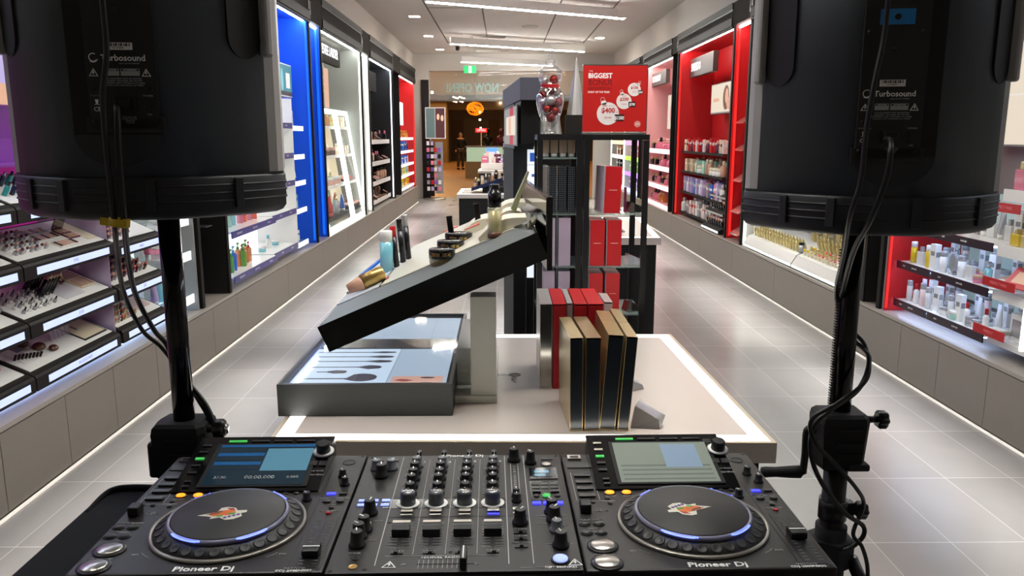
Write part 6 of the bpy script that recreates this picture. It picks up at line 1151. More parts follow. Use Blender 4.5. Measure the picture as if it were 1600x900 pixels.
def cdj(loc, rz, lab, pale):
    e = empty('media_player', loc, rz, lab, 'DJ media player')
    W_, D_ = 0.322, 0.378
    b = MB(); b.box(0, W_, 0, D_, -0.080, 0, bev=0.003); b.build('casing', 'deck', e)
    b = MB()
    for x in (0.04, W_-0.04):
        for y in (0.03, D_-0.03): b.cyl((x, y), 0.014, -0.0858, -0.080, 16)
    b.build('feet', 'rubber', e)
    # raised display housing: slopes up towards the back
    y0, y1 = 0.232, 0.377
    T = Matrix.Translation((0, y0, 0)) @ Matrix.Rotation(math.atan2(0.030, y1-y0), 4, 'X')
    b = MB(); b.prism([(y0, 0.0002), (y1+0.002, 0.0002), (y1+0.002, 0.034), (y0, 0.003)], 0.042, 0.268, 'x'); hs = b.build('display_housing', 'deckgloss', e)
    L_ = 0.147
    def tp(x, y, z=0.0): return T @ Vector((x, y, 0.003+z))
    def onT(b): 
        for v in b.bm.verts: v.co = T @ (v.co+Vector((0, 0, 0.0035)))
        return b
    b = MB(); b.box(0.078, 0.248, 0.010, 0.128, 0, 0.0012); onT(b).build('bezel', 'blackmat', hs)
    b = MB(); b.box(0.084, 0.241, 0.014, 0.124, 0.0013, 0.0018, mi=0)
    if pale:
        b.box(0.163, 0.222, 0.052, 0.118, 0.0019, 0.0022, mi=1)
        for i in range(4): b.box(0.09, 0.235, 0.020+i*0.012, 0.024+i*0.012, 0.0019, 0.0021, mi=2)
        ms = ['scrpale', 'scrpaleblue', 'scrpale2']
    else:
        b.box(0.165, 0.24, 0.050, 0.112, 0.0019, 0.0022, mi=1); b.box(0.085, 0.24, 0.117, 0.1235, 0.0019, 0.0022, mi=2)
        for i in range(5): b.box(0.087, 0.162, 0.054+i*0.0125, 0.0625+i*0.0125, 0.0019, 0.0021, mi=2 if i % 2 else 0)
        ms = ['scrdark', 'scrblue', 'scrband']
    sc_ = onT(b).build('screen', ms, hs)
    rx = math.atan2(0.030, y1-y0)
    if not pale:
        text(hs, '00:00.000', 0.012, tp(0.170, 0.032, 0.003), (rx, 0, 0), 'inkdim')
        text(hs, '37.00', 0.009, tp(0.108, 0.032, 0.003), (rx, 0, 0), 'inkdim'); text(hs, '0.00%', 0.008, tp(0.222, 0.032, 0.003), (rx, 0, 0), 'inkdim')
    for i in range(4):
        b = MB(); b.box(0.092+i*0.038, 0.122+i*0.038, 0.1345, 0.1385, 0, 0.0018); onT(b).build('source_button', 'ledgreen' if i == 0 else 'key', hs)
    for i in range(5):
        b = MB(); b.box(0.052, 0.066, 0.122-i*0.019, 0.127-i*0.019, 0, 0.0018); onT(b).build('menu_button', 'ledgreen' if i == 2 else 'cap' if i < 2 and pale else 'key', hs)
    for i in range(2):
        b = MB()
        b.box(0.056, 0.066, 0.010+i*0.012, 0.014+i*0.012, 0, 0.0022); onT(b).build('small_button', 'key', hs)
    # browse knob with its plates
    b = MB(); b.cyl((0.258, 0.1), 0.0165, 0.0, 0.004, 24); b.lathe([(0.0175, 0.0041), (0.0135, 0.005)], (0.258, 0.1, 0), 24, mi=1)
    onT(b).build('knob_collar', ['keydk', 'ink'], hs)
    inst('browse_knob', knob_mesh(0.0115, 0.017, 'knob', 'knob', None, False), hs, tp(0.258, 0.1, 0.004), (rx, 0, 0))
    for (a, c) in ((0.247, 0.070), (0.262, 0.070), (0.247, 0.128), (0.262, 0.128)):
        b = MB(); b.box(a-0.006, a+0.006, c-0.006, c+0.006, 0, 0.0018); onT(b).build('menu_button', 'key', hs)
    text(hs, 'TAG TRACK', 0.004, tp(0.256, 0.05, 0.001), (rx, 0, 0), 'inkdim'); text(hs, 'rekordbox', 0.006, tp(0.256, 0.040, 0.001), (rx, 0, 0), 'inkdim')
    # jog wheel
    j = empty('jog_wheel', (0.166, 0.127, 0)); j.parent = e
    b = MB(); b.lathe([(0.106, 0.0), (0.106, 0.003), (0.1025, 0.0055), (0.1015, 0.0005)], n=72); b.build('outer_ring', 'jogring', j)
    b = MB(); b.lathe([(0.1005, 0.001), (0.1005, 0.004), (0.082, 0.013), (0.080, 0.013), (0.080, 0.002)], n=72); 
    for i in range(30):
        a = 2*PI*i/30
        TT = Matrix.Rotation(a, 4, 'Z') @ Matrix.Translation((0.0915, 0, 0.0088)) @ Matrix.Rotation(0.44, 4, 'Y')
        b.lathe([(0.0072, -0.0010), (0.0078, 0.0002), (0.0060, 0.0007), (0.0045, 0.0001), (0.0001, -0.0003)], n=12, T=TT)
    b.build('dimpled_rim', 'jograbber', j)
    b = MB(); b.lathe([(0.0815, 0.012), (0.0825, 0.0165), (0.0805, 0.019), (0.0775, 0.019), (0.0775, 0.010)], n=72); b.build('light_ring', 'ledglass', j)
    arcs = [(-2.35, -1.72), (-1.15, -0.62), (0.55, 1.0), (2.2, 2.5)]
    for a0, a1 in arcs:
        b = MB(); n_ = 18; r1, r2 = 0.0790, 0.0832
        top = []
        for k in range(n_+1):
            a = a0+(a1-a0)*k/n_; f_ = 1-abs(2*k/n_-1)**2.0*0.7; rr = r1+(r2-r1)*(1-f_)*0.4
            top.append(((rr*math.cos(a), rr*math.sin(a), 0.0193), (r2*math.cos(a), r2*math.sin(a), 0.0175 if f_ > .5 else 0.0185)))
        V = [[b.bm.verts.new(p) for p in t_] for t_ in top]
        for k in range(n_): b.bm.faces.new((V[k][0], V[k+1][0], V[k+1][1], V[k][1]))
        b.build('light_arc', 'ledjog', j)
    b = MB(); b.lathe([(0.0772, 0.010), (0.0772, 0.0185), (0.0755, 0.0200), (0.0001, 0.0200)], n=72); b.build('platter', 'platter', j)
    # die-cut sticker
    a_ = 0.0 if not pale else 0.0
    st = empty('sticker', (-0.006, -0.002, 0.0201), PI if pale else 0); st.parent = j
    def blob(pts, z0, z1, m, nm):
        bb = MB(); bb.prism([(p[0]/1000, p[1]/1000) for p in pts], z0/10000, z1/10000); bb.build(nm, m, st)
    blob([(-34,-8),(-21,-2),(-10,2),(-8,15),(0,18),(12,15),(17,7),(30,8),(31,2),(24,-1),(28,-10),(19,-19),(8,-21),(-2,-14),(-14,-18),(-13,-12),(-22,-10)], 0, 3, 'stk_white', 'white_border')
    def ell(cx, cy, rx_, ry_, rot=0): return [(cx+rx_*math.cos(t)*math.cos(rot)-ry_*math.sin(t)*math.sin(rot), cy+rx_*math.cos(t)*math.sin(rot)+ry_*math.sin(t)*math.cos(rot)) for t in [k*PI/9 for k in range(18)]]
    blob(ell(4, 0, 12.5, 8.0), 3, 5, 'stk_orange', 'orange_patch'); blob(ell(-11, -5, 8, 5.5, -0.3), 3, 5, 'stk_orange', 'orange_patch')
    blob([(-24,-6),(-12,0),(-7,6),(-2,4),(-8,-3),(-16,-6)], 5, 7, 'stk_brown', 'brown_patch'); blob([(0,14),(10,13),(15,6),(6,8)], 5, 7, 'stk_red', 'red_patch')
    blob(ell(12, -3, 5, 3), 5, 7, 'stk_green', 'green_patch'); blob(ell(-3, -10, 5, 2.2), 5, 7, 'stk_green', 'green_patch')
    for i in range(4): blob(ell(6+i*5.2, -15+i*3.0, 2.6, 2.8), 5, 7, 'stk_violet', 'violet_patch')
    # controls down the left edge
    for i, y in enumerate((0.287, 0.262, 0.238, 0.213)): inst('hot_cue_button', B_PAD, e, (0.026, y, 0.0002))
    line_part(e, [(0.009, 0.200, 0.009, 0.300), (0.044, 0.200, 0.044, 0.300), (0.006, 0.196, 0.046, 0.196)], wd=0.0008, m='inkdim')
    b = MB(); b.box(0.006, 0.044, 0.318, 0.340, 0.0002, 0.0016, bev=0.0005); b.build('card_door', 'key', e)
    b = MB(); b.box(0.010, 0.032, 0.352, 0.368, 0.0002, 0.003); b.box(0.014, 0.028, 0.356, 0.363, 0.003, 0.0035, mi=1); b.build('usb_port', ['steel', 'black'], e)
    b = MB(); b.box(0.010, 0.026, 0.156, 0.176, 0, 0.014, bev=0.002); b.build('direction_lever', 'knob', e)
    inst('button', B_DOT, e, (0.016, 0.192, 0)); inst('button', B_DOT, e, (0.032, 0.192, 0))
    for y in (0.124, 0.098):
        for x in (0.012, 0.032): inst('search_button', B_OV, e, (x, y, 0))
    text(e, 'TRACK SEARCH', 0.0050, (0.024, 0.1365, 0.0003), m='inkdim'); text(e, 'SEARCH', 0.0050, (0.024, 0.110, 0.0003), m='inkdim'); text(e, 'PLAY/PAUSE', 0.0052, (0.029, 0.0385, 0.0003), m='inkdim')
    text(e, 'SLIP\nREVERSE', 0.0048, (0.042, 0.166, 0.0003), m='inkdim')
    inst('play_button', B_PLAY, e, (0.029, 0.061, 0)); inst('cue_button', B_PLAY, e, (0.029, 0.018, 0))
    inst('loop_button', B_OR, e, (0.062, 0.222, 0.0003)); inst('loop_button', B_OR, e, (0.088, 0.222, 0.0003)); inst('button', B_DOT, e, (0.118, 0.2265, 0))
    line_part(e, [(0.054, 0.2125, 0.071, 0.2125), (0.080, 0.2125, 0.097, 0.2125), (0.046, 0.196, 0.066, 0.196)], wd=0.0012, m='inkdim')
    inst('button', B_DOT, e, (0.056, 0.204, 0)); inst('button', B_DOT, e, (0.058, 0.188, 0))
    # right column
    line_part(e, [(0.276, 0.004, 0.276, 0.374)], wd=0.0005, m='keydk', name='seam')
    b = MB(); b.lathe([(0.011, 0), (0.011, 0.0008), (0.0095, 0.0008), (0.0095, 0.0002)], (0.296, 0.345, 0), 24, T=None); b.build('usb_ring', 'knob', e)
    inst('knob', K_SM, e, (0.296, 0.288, 0), (0, 0, 0.5)); inst('knob', K_SM, e, (0.305, 0.258, 0), (0, 0, 0.1))
    inst('vinyl_speed_knob', K_SM, e, (0.257, 0.205, 0), (0, 0, 0.9))
    b = MB(); b.box(0.283, 0.2965, 0.222, 0.228, 0, 0.0015); b.build('sync_light', 'ledblue', e)
    inst('button', B_KEY, e, (0.308, 0.2235, 0))
    for x in (0.288, 0.308): inst('button', disc_mesh(0.0062, 0.0025, 'key', sy=0.75), e, (x, 0.198, 0))
    inst('button', B_DOT, e, (0.299, 0.178, 0)); inst('reset_button', B_RED, e, (0.298, 0.160, 0))
    for x, y in ((0.205, 0.2265), (0.219, 0.2265), (0.236, 0.228), (0.252, 0.228), (0.262, 0.10)): inst('button', B_DOT, e, (x, y, 0))
    tf = empty('tempo_slider', (0.299, 0.079, 0)); tf.parent = e
    b = MB(); b.box(-0.016, 0.016, -0.070, 0.068, 0, 0.0006); b.box(-0.0012, 0.0012, -0.060, 0.055, 0.0006, 0.0008, mi=1)
    for k in range(15): b.box(0.006, 0.012, -0.060+k*0.0082, -0.0596+k*0.0082, 0.0006, 0.0009, mi=2); b.box(-0.012, -0.006, -0.060+k*0.0082, -0.0596+k*0.0082, 0.0006, 0.0009, mi=2)
    b.build('slider_track', ['keydk', 'black', 'inkdim'], tf)
    inst('fader_cap', TCAP, tf, (0, -0.034 if not pale else 0.003, 0.001))
    text(e, 'MULTI PLAYER', 0.0042, (0.285, 0.0095, 0.0003), m='inkdim'); text(e, 'CDJ-2000NXS2', 0.0062, (0.285, 0.0035, 0.0003), m='ink', bold=0.01, sx=1.15)
    text(e, 'Pioneer Dj', 0.0150, (0.170, 0.0105, 0.0003), m='ink', bold=0.02, sx=1.18)
    line_part(e, [(0.075, 0.052, 0.082, 0.045), (0.082, 0.045, 0.089, 0.040), (0.241, 0.038, 0.248, 0.043), (0.248, 0.043, 0.254, 0.049)], wd=0.0007, m='inkdim')
    text(e, 'REV', 0.005, (0.068, 0.048, 0.0003), m='inkdim'); text(e, 'FWD', 0.005, (0.262, 0.045, 0.0003), m='inkdim')
    text(e, 'JOG MODE', 0.004, (0.212, 0.2345, 0.0003), m='inkdim'); text(e, 'MASTER TEMPO', 0.004, (0.298, 0.167, 0.0003), m='inkdim'); text(e, 'TEMPO', 0.004, (0.298, 0.186, 0.0003), m='inkdim'); text(e, 'BEAT SYNC / INST.DOUBLES', 0.0035, (0.298, 0.209, 0.0003), m='inkdim')
    for x, y in ((0.007, 0.371), (0.315, 0.371), (0.315, 0.007)):
        b = MB(); b.lathe([(0.003, 0), (0.003, 0.0006), (0.0012, 0.0006), (0.0012, 0.0002)], (x, y, 0), 14)
        b.build('screw', 'keydk', e)
    return e
DZ = 1.02
cdj((-0.552, 0.922, DZ), math.radians(0.9), 'black DJ media player on the left with a dark blue screen', False)
cdj((0.1035, 0.926, DZ), math.radians(0.9), 'black DJ media player on the right with a pale washed-out screen', True)

# ------------------------------------------------------------ mixer
e = empty('dj_mixer', (-0.2275, 0.922, DZ), math.radians(0.9), 'black four channel DJ mixer between the two media players', 'DJ mixer')
W_, D_ = 0.329, 0.378
b = MB(); b.box(0, W_, 0, D_, -0.08, -0.004, bev=0.002); b.box(0.001, W_-0.001, 0.001, D_-0.001, -0.004, 0, bev=0.001); b.build('casing', 'deck', e)
b = MB()
for x in (0.04, W_-0.04):
    for y in (0.03, D_-0.03): b.cyl((x, y), 0.014, -0.0858, -0.08, 16)
b.build('feet', 'rubber', e)
CX = [0.0865, 0.1285, 0.1710, 0.2130]
line_part(e, [(0.0615, 0.018, 0.0615, 0.370), (0.2335, 0.018, 0.2335, 0.372), (0.2655, 0.018, 0.2655, 0.372)], wd=0.0013, m='inkdim', name='divider_line')
line_part(e, [(0.1075, 0.045, 0.1075, 0.358), (0.1500, 0.045, 0.1500, 0.358), (0.1920, 0.045, 0.1920, 0.358), (0.072, 0.041, 0.222, 0.041)], wd=0.0007, m='inkdim', name='divider_line')
line_part(e, [(0.062, 0.150, 0.232, 0.150), (0.236, 0.150, 0.265, 0.150)], wd=0.0005, m='keydk', name='seam')
b = MB(); b.box(0.050, 0.2325, 0.178, 0.208, 0.0001, 0.0004); b.build('colour_band', 'deckgloss', e)
for i, x in enumerate(CX):
    inst('trim_knob', K_GREY if i != 9 else K_EQ, e, (x+0.001, 0.331, 0), (0, 0, -0.3))
    b = MB(); b.cyl((x+0.003, 0.357), 0.0035, 0, 0.010, 14); b.box(x-0.001, x+0.007, 0.352, 0.364, 0.010, 0.016, bev=0.0015); b.box(x+0.0022, x+0.0038, 0.3515, 0.3535, 0.010, 0.0165, mi=1); b.build('input_selector', ['knob', 'ink'], e)
    for k, (y, a) in enumerate(((0.305, 0.1), (0.279, 0.05), (0.250, 0.0))): inst('eq_knob', K_EQ, e, (x, y, 0), (0, 0, a)) if k < 2 else inst('eq_knob', K_TALL, e, (x, y, 0), (0, 0, 0))
    inst('eq_knob', K_EQ, e, (x, 0.2265, 0), (0, 0, 0.1)); 
    inst('colour_knob', K_COL, e, (x, 0.193, 0.0004), (0, 0, 0))
    inst('cue_button', B_CAPB, e, (x+0.001, 0.168, 0)); inst('cue_light', B_LED if i == 3 else B_LEDOFF, e, (x+0.001, 0.1575, 0))
    text(e, str(i+1), 0.0110, (x+0.0125, 0.348, 0.0003), m='ink', bold=0.01)
    b = MB()
    for k in range(15): b.box(x-0.0155, x-0.0115, 0.228+k*0.0075, 0.2285+k*0.0075, 0, 0.0004)
    b.box(x-0.0110, x-0.0098, 0.225, 0.340, 0.0001, 0.0006, mi=1); b.build('level_meter', ['inkdim', 'black'], e)
    f_ = empty('channel_fader', (x, 0.098, 0)); f_.parent = e
    b = MB(); b.box(-0.0013, 0.0013, -0.040, 0.042, 0.0001, 0.0006)
    for k in range(10):
        b.box(-0.0155, -0.003, -0.034+k*0.0078, -0.0334+k*0.0078, 0, 0.0004, mi=1); b.box(0.003, 0.0155, -0.034+k*0.0078, -0.0334+k*0.0078, 0, 0.0004, mi=1)
    b.build('fader_track', ['black', 'inkdim'], f_); inst('fader_cap', FADER, f_, (0, 0.004-0.0, 0.0008))
    b = MB(); b.box(x-0.008, x+0.008, 0.046, 0.052, 0.0001, 0.0012); b.box(x-0.004+0.003*(i % 2), x+0.001+0.003*(i % 2), 0.0455, 0.0505, 0.0012, 0.004, mi=1)
    for k in range(4): b.box(x-0.008+k*0.0048, x-0.006+k*0.0048, 0.0535, 0.0545, 0, 0.0005, mi=2)
    b.build('assign_switch', ['black', 'knob', 'inkdim'], e)
cf = empty('crossfader', (0.145, 0.0205, 0)); cf.parent = e
b = MB(); b.box(-0.030, 0.045, -0.0008, 0.0008, 0.0001, 0.0006)
for k in range(10): b.box(-0.028+k*0.0062, -0.0274+k*0.0062, -0.011, 0.011, 0, 0.0004, mi=1)
b.build('fader_track', ['black', 'inkdim'], cf); inst('fader_cap', XFADER, cf, (0.030, 0, 0.0008))
text(e, 'CROSS FADER ASSIGN', 0.0045, (0.147, 0.0395, 0.0003), m='inkdim'); text(e, 'MAGVEL FADER', 0.0058, (0.146, 0.0355, 0.0006), m='ink', sx=1.3)
text(e, '‹A', 0.007, (0.098, 0.020, 0.0003), m='inkdim'); text(e, 'B›', 0.007, (0.192, 0.020, 0.0003), m='inkdim'); text(e, 'Pioneer Dj', 0.0125, (0.165, 0.3735, 0.0003), m='ink', bold=0.015, sx=1.2)
text(e, 'DJM-900NXS2', 0.0060, (0.300, 0.0085, 0.0003), m='ink', bold=0.01, sx=1.15); line_part(e, [(0.248, 0.0085, 0.265, 0.0085), (0.270, 0.0085, 0.279, 0.0085)], wd=0.0008, m='inkdim')
inst('warning_mark', WARN, e, (0.080, 0.020, 0.0002)); inst('warning_mark', WARN, e, (0.319, 0.020, 0.0002))
# microphone and headphone column
b = MB()
for x in (0.021, 0.046): b.box(x-0.008, x+0.008, 0.352, 0.362, 0.0001, 0.0016, bev=0.0004)
b.build('usb_door', 'keydk', e)
for x, y in ((0.022, 0.322), (0.046, 0.322)): inst('microphone_knob', K_GREY, e, (x, y, 0), (0, 0, 0.6 if x < 0.03 else -0.6))
inst('knob', K_MID, e, (0.034, 0.292, 0), (0, 0, 0.1)); inst('knob', K_SM, e, (0.034, 0.312, 0), (0, 0, 0))
for k in range(6): inst('beat_button', B_PALE, e, (0.0175+(k % 3)*0.0175, 0.204-(k//3)*0.0145, 0.0001))
inst('booth_knob', K_MID, e, (0.0345, 0.163, 0), (0, 0, -0.2)); inst('cue_button', B_CAPB, e, (0.032, 0.130, 0))
inst('headphone_knob', K_MID, e, (0.030, 0.092, 0), (0, 0, 0.9)); inst('headphone_knob', K_MID, e, (0.034, 0.112, 0), (0, 0, 0.9)); inst('headphone_knob', K_MID, e, (0.031, 0.070, 0), (0, 0, 0.2))
text(e, 'PHONES', 0.004, (0.031, 0.050, 0.0003), m='inkdim')
b = MB(); b.lathe([(0.006, 0), (0.006, 0.001), (0.004, 0.0012), (0.0035, 0.0002)], (0.034, 0.016, 0), 24); b.build('phones_jack', 'gold', e)
b = MB(); b.lathe([(0.005, 0), (0.005, 0.001), (0.0032, 0.0012), (0.003, 0.0002)], (0.034, 0.036, 0), 24); b.build('mini_jack', 'keydk', e)
# master column
inst('master_knob', K_MID, e, (0.2495, 0.352, 0), (0, 0, 0)); inst('booth_knob', K_SM, e, (0.249, 0.215, 0), (0, 0, 0)); inst('booth_knob', K_SM, e, (0.249, 0.198, 0), (0, 0, 0))
b = MB()
for k in range(14): b.box(0.247, 0.251, 0.232+k*0.0072, 0.2345+k*0.0072, 0, 0.0006)
b.box(0.2425, 0.2435, 0.228, 0.338, 0, 0.0004); b.box(0.2545, 0.2555, 0.228, 0.338, 0, 0.0004); b.build('master_meter', 'inkdim', e)
inst('cue_button', B_CAPB, e, (0.251, 0.170, 0)); inst('cue_light', B_LEDOFF, e, (0.251, 0.160, 0)); inst('eq_curve_knob', K_MID, e, (0.252, 0.128, 0), (0, 0, -0.5))
for y in (0.100, 0.082, 0.062):
    b = MB(); b.box(0.242, 0.260, y-0.003, y+0.003, 0.0001, 0.0012); b.box(0.249, 0.254, y-0.0025, y+0.0025, 0.0012, 0.004, mi=1); b.build('curve_switch', ['black', 'knob'], e)
text(e, 'EQ CURVE', 0.0042, (0.251, 0.110, 0.0003), m='inkdim'); text(e, 'CH FADER', 0.0042, (0.251, 0.091, 0.0003), m='inkdim'); text(e, 'CROSS FADER', 0.0042, (0.251, 0.072, 0.0003), m='inkdim')
# effect column
inst('usb_selector', K_TALL, e, (0.277, 0.340, 0), (0, 0, 0.6))
b = MB(); b.box(0.295, 0.315, 0.352, 0.364, 0.0001, 0.0016, bev=0.0004); b.build('usb_door', 'keydk', e)
inst('button', disc_mesh(0.007, 0.0025, 'cap', sy=0.9, ringm='key'), e, (0.303, 0.333, 0))
b = MB(); b.box(0.273, 0.318, 0.275, 0.318, 0.0001, 0.0012); b.box(0.2775, 0.309, 0.282, 0.311, 0.0012, 0.0016, mi=1); b.box(0.281, 0.305, 0.297, 0.3065, 0.0016, 0.0018, mi=2); b.box(0.281, 0.299, 0.2845, 0.293, 0.0016, 0.0018, mi=2)
b.build('effect_display', ['deckgloss', 'scrdark', 'scrblue'], e)
b = MB(); b.box(0.271, 0.318, 0.197, 0.266, 0.0001, 0.0008); b.build('touch_pad_frame', 'deckgloss', e)
for k in range(6):
    b = MB(); b.box(0.274+(k % 3)*0.0145, 0.2865+(k % 3)*0.0145, 0.252-(k//3)*0.013, 0.2605-(k//3)*0.013, 0.0009, 0.0016); b.build('beat_pad', 'key', e)
inst('button', B_KEY, e, (0.281, 0.228, 0.0009)); inst('button', B_KEY, e, (0.309, 0.228, 0.0009)); inst('button', B_DOT, e, (0.280, 0.213, 0.0009)); inst('button', B_DOT, e, (0.312, 0.213, 0.0009))
inst('tap_button', disc_mesh(0.0062, 0.0025, 'ledgreen', sy=0.8), e, (0.295, 0.213, 0.0009))
for x in (0.279, 0.295, 0.312): b = MB(); b.box(x-0.0062, x+0.0062, 0.186, 0.193, 0, 0.002); b.build('quantize_button', 'ledblue', e)
inst('effect_knob', K_MID, e, (0.299, 0.158, 0), (0, 0, 0.5)); inst('effect_knob', K_MID, e, (0.301, 0.135, 0), (0, 0, -0.5)); inst('effect_knob', K_GREY, e, (0.302, 0.105, 0), (0, 0, 0.2)); inst('level_knob', K_MID, e, (0.304, 0.062, 0), (0, 0, 0.3))
inst('effect_on_button', disc_mesh(0.0098, 0.004, 'ledpale', ringm='keydk'), e, (0.3005, 0.0265, 0))
line_part(e, [(0.275, 0.150, 0.292, 0.150), (0.305, 0.150, 0.322, 0.150), (0.275, 0.142, 0.290, 0.142), (0.276, 0.125, 0.290, 0.125), (0.306, 0.120, 0.320, 0.120), (0.284, 0.068, 0.322, 0.068), (0.014, 0.140, 0.022, 0.140), (0.042, 0.140, 0.056, 0.140), (0.012, 0.108, 0.024, 0.108), (0.044, 0.084, 0.055, 0.084)], wd=0.0007, m='inkdim')
for x, y in ((0.007, 0.371), (0.322, 0.371), (0.007, 0.007), (0.322, 0.007), (0.155, 0.214), (0.157, 0.050), (0.066, 0.135), (0.050, 0.010)):
    b = MB(); b.lathe([(0.003, 0), (0.003, 0.0006), (0.0012, 0.0006), (0.0012, 0.0002)], (x, y, 0), 14)
    b.build('screw', 'keydk', e)

# ------------------------------------------------------------ speakers
def speaker(loc, rz, lab, left):
    e = empty('speaker', loc, rz, lab, 'speaker')
    H_ = 0.68; r0 = 0.0
    def plan(s_=0.0):  # half outline, from the back to the front
        return [(0.064, 0.0), (0.085, 0.006), (0.125, 0.034), (0.165, 0.072), (0.186, 0.098), (0.191, 0.108)]
    def full(h, ends=()):
        P = plan(); P = [(x+s_*(1 if x > 0 else -1) if False else x, y) for x, y in P]
        return [(-x, y) for x, y in P[::-1]] + P
    def ring(z, grow=0.0, fr=0.30):
        P = [(x+grow, y-grow*0.5 if y < 0.05 else y) for x, y in plan()]
        L_ = [(-x, y) for x, y in P[::-1]] + P
        g2 = grow if z < 0.07 else -0.004
        w2 = 0.209 if z < 0.07 else 0.188
        return [(x, y, z) for x, y in L_] + [(w2+g2, 0.135, z), (w2-0.029+g2, fr, z), (-w2+0.029-g2, fr, z), (-w2-g2, 0.135, z)]
    b = MB(); b.loft([ring(0.064), ring(H_-0.05)]); 
    shell = b.build('rear_shell', 'shell', e)
    # bottom skirt with ridges
    b = MB(); b.loft([ring(0.000, -0.014), ring(0.004, -0.004), ring(0.012, 0.002), ring(0.060, 0.003), ring(0.0635, 0.0)])
    for z in (0.024, 0.036, 0.048): b.loft([ring(z, 0.0032), ring(z+0.001, 0.0045), ring(z+0.0022, 0.0045), ring(z+0.0032, 0.0032)])
    for (x, y, a) in ((-0.150, 0.0585, -0.75), (-0.085, 0.008, -0.6), (0.04, -0.0015, 0), (0.150, 0.0585, 0.75)):
        T = Matrix.Translation((x, y, 0)) @ Matrix.Rotation(a, 4, 'Z'); b.box(-0.007, 0.007, -0.008, 0.002, 0.014, 0.060, T=T, bev=0.001)
    b.build('bottom_skirt', 'skirt', e)
    b = MB(); b.loft([ring(H_-0.0495, 0.003), ring(H_, -0.004)]); b.build('top_cap', 'skirt', e)
    # grey front enclosure
    b = MB()
    pr = [(0.1915, 0.1085), (0.203, 0.120), (0.209, 0.135), (0.203, 0.18), (0.180, 0.33), (0.15, 0.36), (0.08, 0.372)]
    R = [(x, y) for x, y in pr] + [(-x, y) for x, y in pr[::-1]]
    b.prism(R, 0.067, H_-0.06); b.build('front_enclosure', 'grillegrey', e)
    b = MB(); b.box(-0.076, 0.076, 0.3725, 0.378, 0.09, H_-0.09, bev=0.002); b.build('front_grille', 'black', e)
    # recessed amplifier plate in a channel
    b = MB(); b.box(-0.060, 0.060, -0.0022, -0.0002, 0.125, H_-0.04); b.build('channel_recess', 'recess', shell)
    b = MB()
    n_ = 16
    arc = [(0.060*math.cos(PI+PI*i/n_), 0.125+0.046*math.sin(PI+PI*i/n_)) for i in range(n_+1)]
    b.prism(arc, -0.0020, -0.0002, 'y'); b.build('scoop', 'skirt', shell)
    pl = MB(); pl.box(-0.046, 0.050, -0.0065, -0.0022, 0.133, H_-0.06, bev=0.001); pl.box(-0.052, 0.056, -0.0065, -0.0022, 0.128, 0.150, bev=0.001)
    plate = pl.build('amplifier_plate', 'plate', e)
    R_ = (PI/2, 0, 0); yf = -0.0068
    zb = 0.133; q_ = lambda v: zb+0.034+(v-0.034)*0.87
    plate.location = (0.012, 0, 0) if left else (-0.014, 0, -0.010)
    b = MB(); b.box(-0.0175, 0.020, yf-0.0006, yf, q_(0.122), q_(0.1335), bev=0.0)
    for k in range(14):
        x = -0.0145+k*0.0023; wv = 0.0006+0.0006*((k*7) % 3); b.box(x, x+wv, yf-0.0009, yf-0.0006, q_(0.1275), q_(0.1325), mi=1)
    b.build('barcode_label', ['white', 'black'], plate)
    text(plate, 'S/N  S20000001', 0.0024, (0.001, yf-0.0007, q_(0.1250)), R_, 'black')
    text(plate, 'Turbosound', 0.0122, (0.006, yf, q_(0.109)), R_, 'ink', bold=0.015)
    b = MB()
    for a0, a1, r_ in ((0.9, 5.6, 0.006), (4.0, 5.9, 0.0072)):
        nn = 20; V = []
        for k in range(nn+1):
            a = a0+(a1-a0)*k/nn; V.append([b.bm.verts.new((-0.035+q*math.cos(a), yf, q_(0.110)+q*math.sin(a))) for q in (r_, r_-0.0012)])
        for k in range(nn): b.bm.faces.new((V[k][0], V[k+1][0], V[k+1][1], V[k][1]))
    b.build('maker_emblem', 'ink', plate)
    text(plate, 'MUSIC GROUP COMPANY', 0.0024, (0.014, yf, q_(0.1005)), R_, 'inkdim')
    for x in (-0.036, 0.036): 
        o = inst('warning_mark', warn_mesh(0.0065), plate, (x, yf+0.0003, q_(0.086)), R_)
    b = MB()
    for x0, x1 in ((-0.022, -0.001), (0.001, 0.027)): 
        b.box(x0, x1, yf-0.0002, yf, q_(0.081), q_(0.0925), mi=0); b.box(x0+0.001, x1-0.001, yf-0.0004, yf-0.0002, q_(0.0885), q_(0.0918), mi=1)
    b.build('caution_panel', ['inkdim', 'plate'], plate)
    text(plate, 'CAUTION', 0.0032, (-0.0115, yf-0.0005, q_(0.0901)), R_, 'ink'); text(plate, 'ATTENTION', 0.0032, (0.014, yf-0.0005, q_(0.0901)), R_, 'ink')
    text(plate, 'THIS EQUIPMENT MUST BE EARTHED.\nWARNING: THIS PANEL MAY BE HOT.\nEQUIPEMENT AVEC TYPE RELIE A LA TERRE.\nAPPAREIL DOIT ETRE RELIE A LA TERRE.', 0.0031, (0.004, yf, q_(0.071)), R_, 'inkdim')
    text(plate, '100-120 V~ 50/60 Hz', 0.0022, (-0.034, yf, q_(0.049)), R_, 'inkdim'); text(plate, 'POWER', 0.0040, (0.036, yf, q_(0.049)), R_, 'inkdim'); text(plate, 'ON', 0.0040, (0.036, yf, q_(0.019)), R_, 'inkdim')
    text(plate, 'CE', 0.0085, (-0.035, yf, q_(0.027)), R_, 'ink', bold=0.01)
    b = MB(); b.prism([(-0.0375, q_(0.043)), (-0.0325, q_(0.043)), (-0.0335, q_(0.036)), (-0.0365, q_(0.036))], yf-0.0003, yf, 'y'); b.box(-0.0385, -0.0315, yf-0.0003, yf, q_(0.0345), q_(0.0353)); b.build('bin_mark', 'ink', plate)
